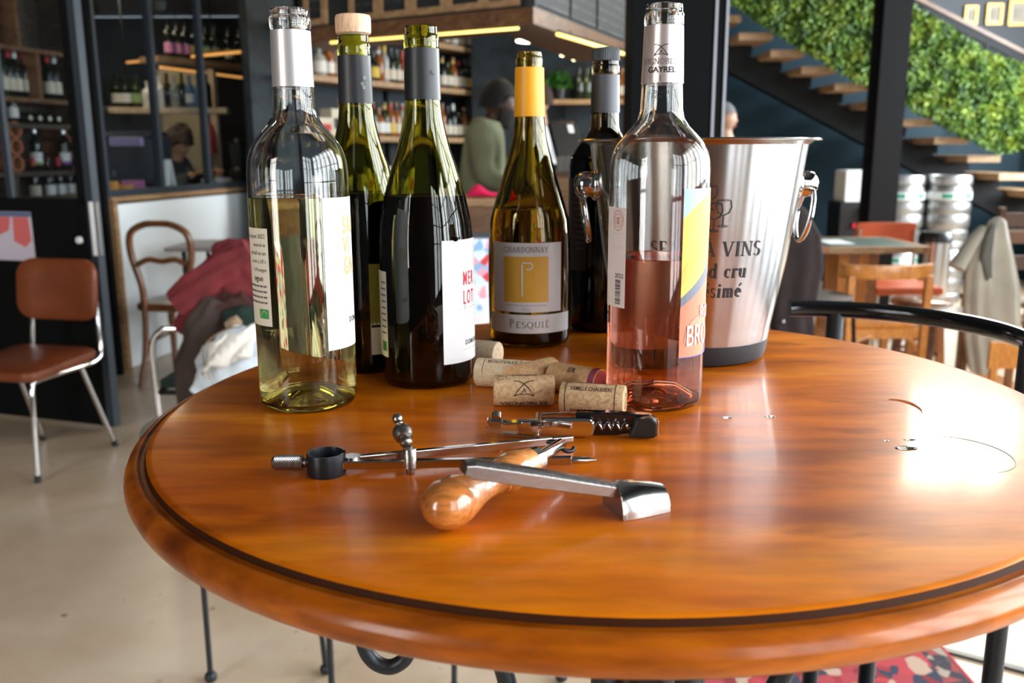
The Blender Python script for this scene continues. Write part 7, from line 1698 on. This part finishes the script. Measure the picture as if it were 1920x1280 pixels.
def person(label, base, J, headc, hs, yaw, pitch, skin, top_m, leg_m, hair_m, hands=True, bulk=1.0, curly=False, beard=False, voxel=0.010):
    o = thing('person', label, 'person', tuple(base))
    RB = {'pelvis': 0.125, 'waist': 0.115, 'chest': 0.135, 'neck0': 0.065, 'neck': 0.055, 'head': 0.06}
    for s in 'lr': RB.update({'sh' + s: 0.058, 'el' + s: 0.042, 'wr' + s: 0.028, 'hip' + s: 0.088, 'kn' + s: 0.060, 'an' + s: 0.040, 'toe' + s: 0.036})
    links = [('pelvis', 'waist'), ('waist', 'chest'), ('chest', 'neck0'), ('neck0', 'neck'), ('neck', 'head')]
    for s in 'lr': links += [('chest', 'sh' + s), ('sh' + s, 'el' + s), ('el' + s, 'wr' + s), ('pelvis', 'hip' + s), ('hip' + s, 'kn' + s), ('kn' + s, 'an' + s), ('an' + s, 'toe' + s)]
    V, E_, R_ = chain(J, links, RB)
    mb = MB(); into(mb, skin_obj(V, E_, R_, list(J).index('pelvis')))
    MH = head_into(mb, headc, hs, yaw, pitch)
    if hands:
        for s in 'lr': hand_into(mb, J['wr' + s], J['wr' + s] - J['el' + s], Vector((0, 0, 1)))
    fuse(mb, 'body', skin, o, voxel)
    # shirt
    keep = ['pelvis', 'waist', 'chest', 'neck0', 'shl', 'ell', 'shr', 'elr', 'wrl', 'wrr']
    RS = {'pelvis': 0.150, 'waist': 0.140, 'chest': 0.160, 'neck0': 0.078, 'shl': 0.080, 'shr': 0.080, 'ell': 0.062, 'elr': 0.062, 'wrl': 0.044, 'wrr': 0.044}
    JS = {k: J[k].copy() for k in keep}
    for s in 'lr': JS['wr' + s] = J['el' + s] + (J['wr' + s] - J['el' + s]) * 0.82
    V, E_, R_ = chain(JS, [l for l in links if l[0] in keep and l[1] in keep], {k: v * bulk for k, v in RS.items()})
    mb = MB(); into(mb, skin_obj(V, E_, R_, 0)); fuse(mb, 'shirt', top_m, o, 0.014)
    keep = ['pelvis', 'hipl', 'knl', 'anl', 'hipr', 'knr', 'anr']; RT = {'pelvis': 0.145, 'hipl': 0.105, 'hipr': 0.105, 'knl': 0.078, 'knr': 0.078, 'anl': 0.062, 'anr': 0.062}
    JS = {k: J[k].copy() for k in keep}; JS['pelvis'].z -= 0.03
    V, E_, R_ = chain(JS, [l for l in links if l[0] in keep and l[1] in keep], RT)
    mb = MB(); into(mb, skin_obj(V, E_, R_, 0)); fuse(mb, 'trousers', leg_m, o, 0.016)
    for s in 'lr':
        mb = MB(); d_ = (J['toe' + s] - J['an' + s]); d_.z = 0; d_.normalize(); a = Vector((J['an' + s].x, J['an' + s].y, 0))
        rings = []
        for t, w, h in ((-0.07, 0.025, 0.05), (-0.05, 0.04, 0.09), (0.0, 0.042, 0.10), (0.08, 0.045, 0.075), (0.15, 0.046, 0.05), (0.19, 0.025, 0.03)):
            c = a + d_ * t; sd = Vector((-d_.y, d_.x, 0)); rings.append([c + sd * (w * math.cos(k * PI / 6)) + Vector((0, 0, h / 2 + h / 2 * math.sin(k * PI / 6))) for k in range(12)])
        mb.loft(rings); mb.build('shoe', black_plastic, o, world=True)
    # hair cap
    mb = MB(); n, m = 26, 12; rings = []
    for j in range(m + 1):
        ph = PI * (0.40 + 0.60 * j / m); z = -math.cos(ph); r = max(0.01, math.sin(ph)); ring = []
        for k in range(n):
            a = 2 * PI * k / n; ca = math.cos(a)
            lift = 1.08 + (0.30 * noise.noise(Vector((ca * 4, math.sin(a) * 4, z * 4))) + 0.22 if curly else 0.02)
            zz = z if not (ca > 0.35 and z < 0.35) else 0.35 + (z - 0.35) * 0.1
            X = 0.098 * r * ca * lift - 0.008; Y = 0.078 * r * math.sin(a) * lift; ring.append(MH @ Vector((X, Y, 0.122 * zz * lift)))
        rings.append(ring)
    mb.loft(rings); mb.build('hair', hair_m, o, world=True)
    for sy in (-1, 1):
        e = MB().sphere((0, 0, 0), (0.008, 0.011, 0.007), 10, 6, MH @ Matrix.Translation((0.080, sy * 0.031, 0.004))).build('eye', eye_m, o, world=True)
        MB().sphere((0, 0, 0), (0.006, 0.018, 0.004), 10, 6, MH @ Matrix.Translation((0.088, sy * 0.031, 0.026))).build('eyebrow', hair_m, o, world=True)
    MB().sphere((0, 0, 0), (0.007, 0.022, 0.006), 12, 6, MH @ Matrix.Translation((0.097, 0, -0.062))).build('mouth', lip_m, o, world=True)
    if beard:
        mb = MB(); rings = []
        for j in range(8):
            t = j / 7; z = -0.035 - 0.10 * t; w = 0.075 * math.cos(t * 1.0); ring = []
            for k in range(14):
                a = -1.9 + 3.8 * k / 13; ring.append(MH @ Vector((0.010 + (0.093 - 0.02 * t) * math.cos(a * 0.85) * (1.0 if abs(a) < 1.2 else 0.8), w * math.sin(a * 0.8), z)))
            rings.append(ring)
        mb.loft(rings, closed=False, caps=False); mb.build('beard', hair_m, o, world=True, fix=False, solid=0.016)
    return o
V3 = Vector
# bearded man in olive shirt leaning at the bar, facing right
Yp = 5.95
hc = at(936, 192, Yp); sh_ = at(906, 230, Yp); hp = at(905, 395, Yp); hp.z = 0.95
J = {'pelvis': V3((hp.x, Yp, hp.z)), 'waist': V3((hp.x - 0.01, Yp, hp.z + 0.14)), 'chest': V3((sh_.x + 0.00, Yp, sh_.z - 0.13)), 'neck0': V3((sh_.x + 0.045, Yp, sh_.z + 0.01)), 'neck': V3((hc.x - 0.04, Yp, hc.z - 0.11)), 'head': V3((hc.x - 0.01, Yp, hc.z - 0.03)),
     'shl': V3((sh_.x + 0.02, Yp + 0.19, sh_.z - 0.05)), 'ell': V3((sh_.x + 0.10, Yp + 0.24, sh_.z - 0.32)), 'wrl': V3((sh_.x + 0.28, Yp + 0.14, sh_.z - 0.40)),
     'shr': V3((sh_.x - 0.01, Yp - 0.19, sh_.z - 0.06)), 'elr': V3((sh_.x - 0.00, Yp - 0.20, sh_.z - 0.34)), 'wrr': V3((sh_.x + 0.24, Yp - 0.16, sh_.z - 0.42)),
     'hipl': V3((hp.x, Yp + 0.10, hp.z - 0.06)), 'knl': V3((hp.x + 0.03, Yp + 0.11, 0.50)), 'anl': V3((hp.x - 0.02, Yp + 0.12, 0.09)), 'toel': V3((hp.x + 0.12, Yp + 0.13, 0.04)),
     'hipr': V3((hp.x, Yp - 0.10, hp.z - 0.06)), 'knr': V3((hp.x + 0.02, Yp - 0.10, 0.50)), 'anr': V3((hp.x - 0.04, Yp - 0.10, 0.09)), 'toer': V3((hp.x + 0.10, Yp - 0.11, 0.04))}
person('bearded person in an olive green shirt leaning over the bar, facing right', (hp.x, Yp, 0), J, hc, 1.12, 0.05, 0.18, skin_dark, olive, trousers_m, hair_black, beard=True, bulk=1.2)
# person in white shirt opposite, facing left
Yp = 6.35
hc = at(1006, 188, Yp); bx_ = at(1012, 300, Yp).x
J = {'pelvis': V3((bx_, Yp, 0.95)), 'waist': V3((bx_, Yp, 1.09)), 'chest': V3((bx_ - 0.01, Yp, 1.30)), 'neck0': V3((bx_ - 0.02, Yp, hc.z - 0.17)), 'neck': V3((hc.x + 0.02, Yp, hc.z - 0.11)), 'head': V3((hc.x, Yp, hc.z - 0.03)),
     'shl': V3((bx_ - 0.03, Yp - 0.18, 1.38)), 'ell': V3((bx_ - 0.04, Yp - 0.22, 1.12)), 'wrl': V3((bx_ - 0.26, Yp - 0.14, 1.10)), 'shr': V3((bx_ + 0.02, Yp + 0.18, 1.38)), 'elr': V3((bx_, Yp + 0.22, 1.12)), 'wrr': V3((bx_ - 0.22, Yp + 0.14, 1.10)),
     'hipl': V3((bx_, Yp - 0.1, 0.89)), 'knl': V3((bx_ - 0.02, Yp - 0.1, 0.5)), 'anl': V3((bx_, Yp - 0.1, 0.09)), 'toel': V3((bx_ - 0.14, Yp - 0.11, 0.04)), 'hipr': V3((bx_, Yp + 0.1, 0.89)), 'knr': V3((bx_ - 0.02, Yp + 0.1, 0.5)), 'anr': V3((bx_, Yp + 0.1, 0.09)), 'toer': V3((bx_ - 0.14, Yp + 0.11, 0.04))}
person('person in a white shirt mostly hidden behind the yellow-necked bottle', (bx_, Yp, 0), J, hc, 1.0, PI, 0.1, skin_light, white_shirt, trousers_m, hair_brown, bulk=1.15)
# kitchen worker with curly hair, looking down to the right
Yp = 7.5
hc = at(334, 270, Yp); bx_ = at(322, 330, Yp).x
J = {'pelvis': V3((bx_, Yp, 0.90)), 'waist': V3((bx_, Yp, 1.03)), 'chest': V3((bx_ + 0.0, Yp, 1.16)), 'neck0': V3((hc.x - 0.04, Yp, hc.z - 0.15)), 'neck': V3((hc.x - 0.02, Yp, hc.z - 0.10)), 'head': V3((hc.x, Yp, hc.z - 0.03)),
     'shl': V3((bx_ + 0.03, Yp + 0.15, 1.22)), 'ell': V3((bx_ + 0.10, Yp + 0.2, 1.08)), 'wrl': V3((bx_ + 0.28, Yp + 0.1, 1.14)), 'shr': V3((bx_ - 0.01, Yp - 0.15, 1.22)), 'elr': V3((bx_ + 0.06, Yp - 0.18, 1.08)), 'wrr': V3((bx_ + 0.24, Yp - 0.12, 1.14)),
     'hipl': V3((bx_, Yp + 0.09, 0.84)), 'knl': V3((bx_ + 0.02, Yp + 0.09, 0.46)), 'anl': V3((bx_, Yp + 0.09, 0.09)), 'toel': V3((bx_ + 0.13, Yp + 0.09, 0.04)), 'hipr': V3((bx_, Yp - 0.09, 0.84)), 'knr': V3((bx_ + 0.02, Yp - 0.09, 0.46)), 'anr': V3((bx_, Yp - 0.09, 0.09)), 'toer': V3((bx_ + 0.13, Yp - 0.09, 0.04))}
person('curly-haired person in a black top working behind the glass partition', (bx_, Yp, 0), J, hc, 1.0, -0.35, 0.5, skin_tan, black_shirt, trousers_m, hair_brown, curly=True)
# person partly hidden behind the pillar
Yp = 7.6
hc = at(1358, 222, Yp); bx_ = hc.x + 0.03
J = {'pelvis': V3((bx_, Yp, 0.92)), 'waist': V3((bx_, Yp, 1.05)), 'chest': V3((bx_, Yp, 1.24)), 'neck0': V3((bx_, Yp, hc.z - 0.17)), 'neck': V3((hc.x + 0.01, Yp, hc.z - 0.11)), 'head': V3((hc.x, Yp, hc.z - 0.03)),
     'shl': V3((bx_ - 0.17, Yp + 0.03, 1.32)), 'ell': V3((bx_ - 0.22, Yp, 1.06)), 'wrl': V3((bx_ - 0.1, Yp - 0.2, 1.0)), 'shr': V3((bx_ + 0.17, Yp - 0.03, 1.32)), 'elr': V3((bx_ + 0.21, Yp - 0.03, 1.06)), 'wrr': V3((bx_ + 0.08, Yp - 0.2, 1.0)),
     'hipl': V3((bx_ - 0.09, Yp, 0.86)), 'knl': V3((bx_ - 0.1, Yp, 0.48)), 'anl': V3((bx_ - 0.1, Yp, 0.09)), 'toel': V3((bx_ - 0.1, Yp - 0.14, 0.04)), 'hipr': V3((bx_ + 0.09, Yp, 0.86)), 'knr': V3((bx_ + 0.1, Yp, 0.48)), 'anr': V3((bx_ + 0.1, Yp, 0.09)), 'toer': V3((bx_ + 0.1, Yp - 0.14, 0.04))}
person('grey-haired person in dark clothes mostly hidden behind the black pillar', (bx_, Yp, 0), J, hc, 1.0, -0.6, 0.0, skin_light, black_shirt, trousers_m, hair_grey)
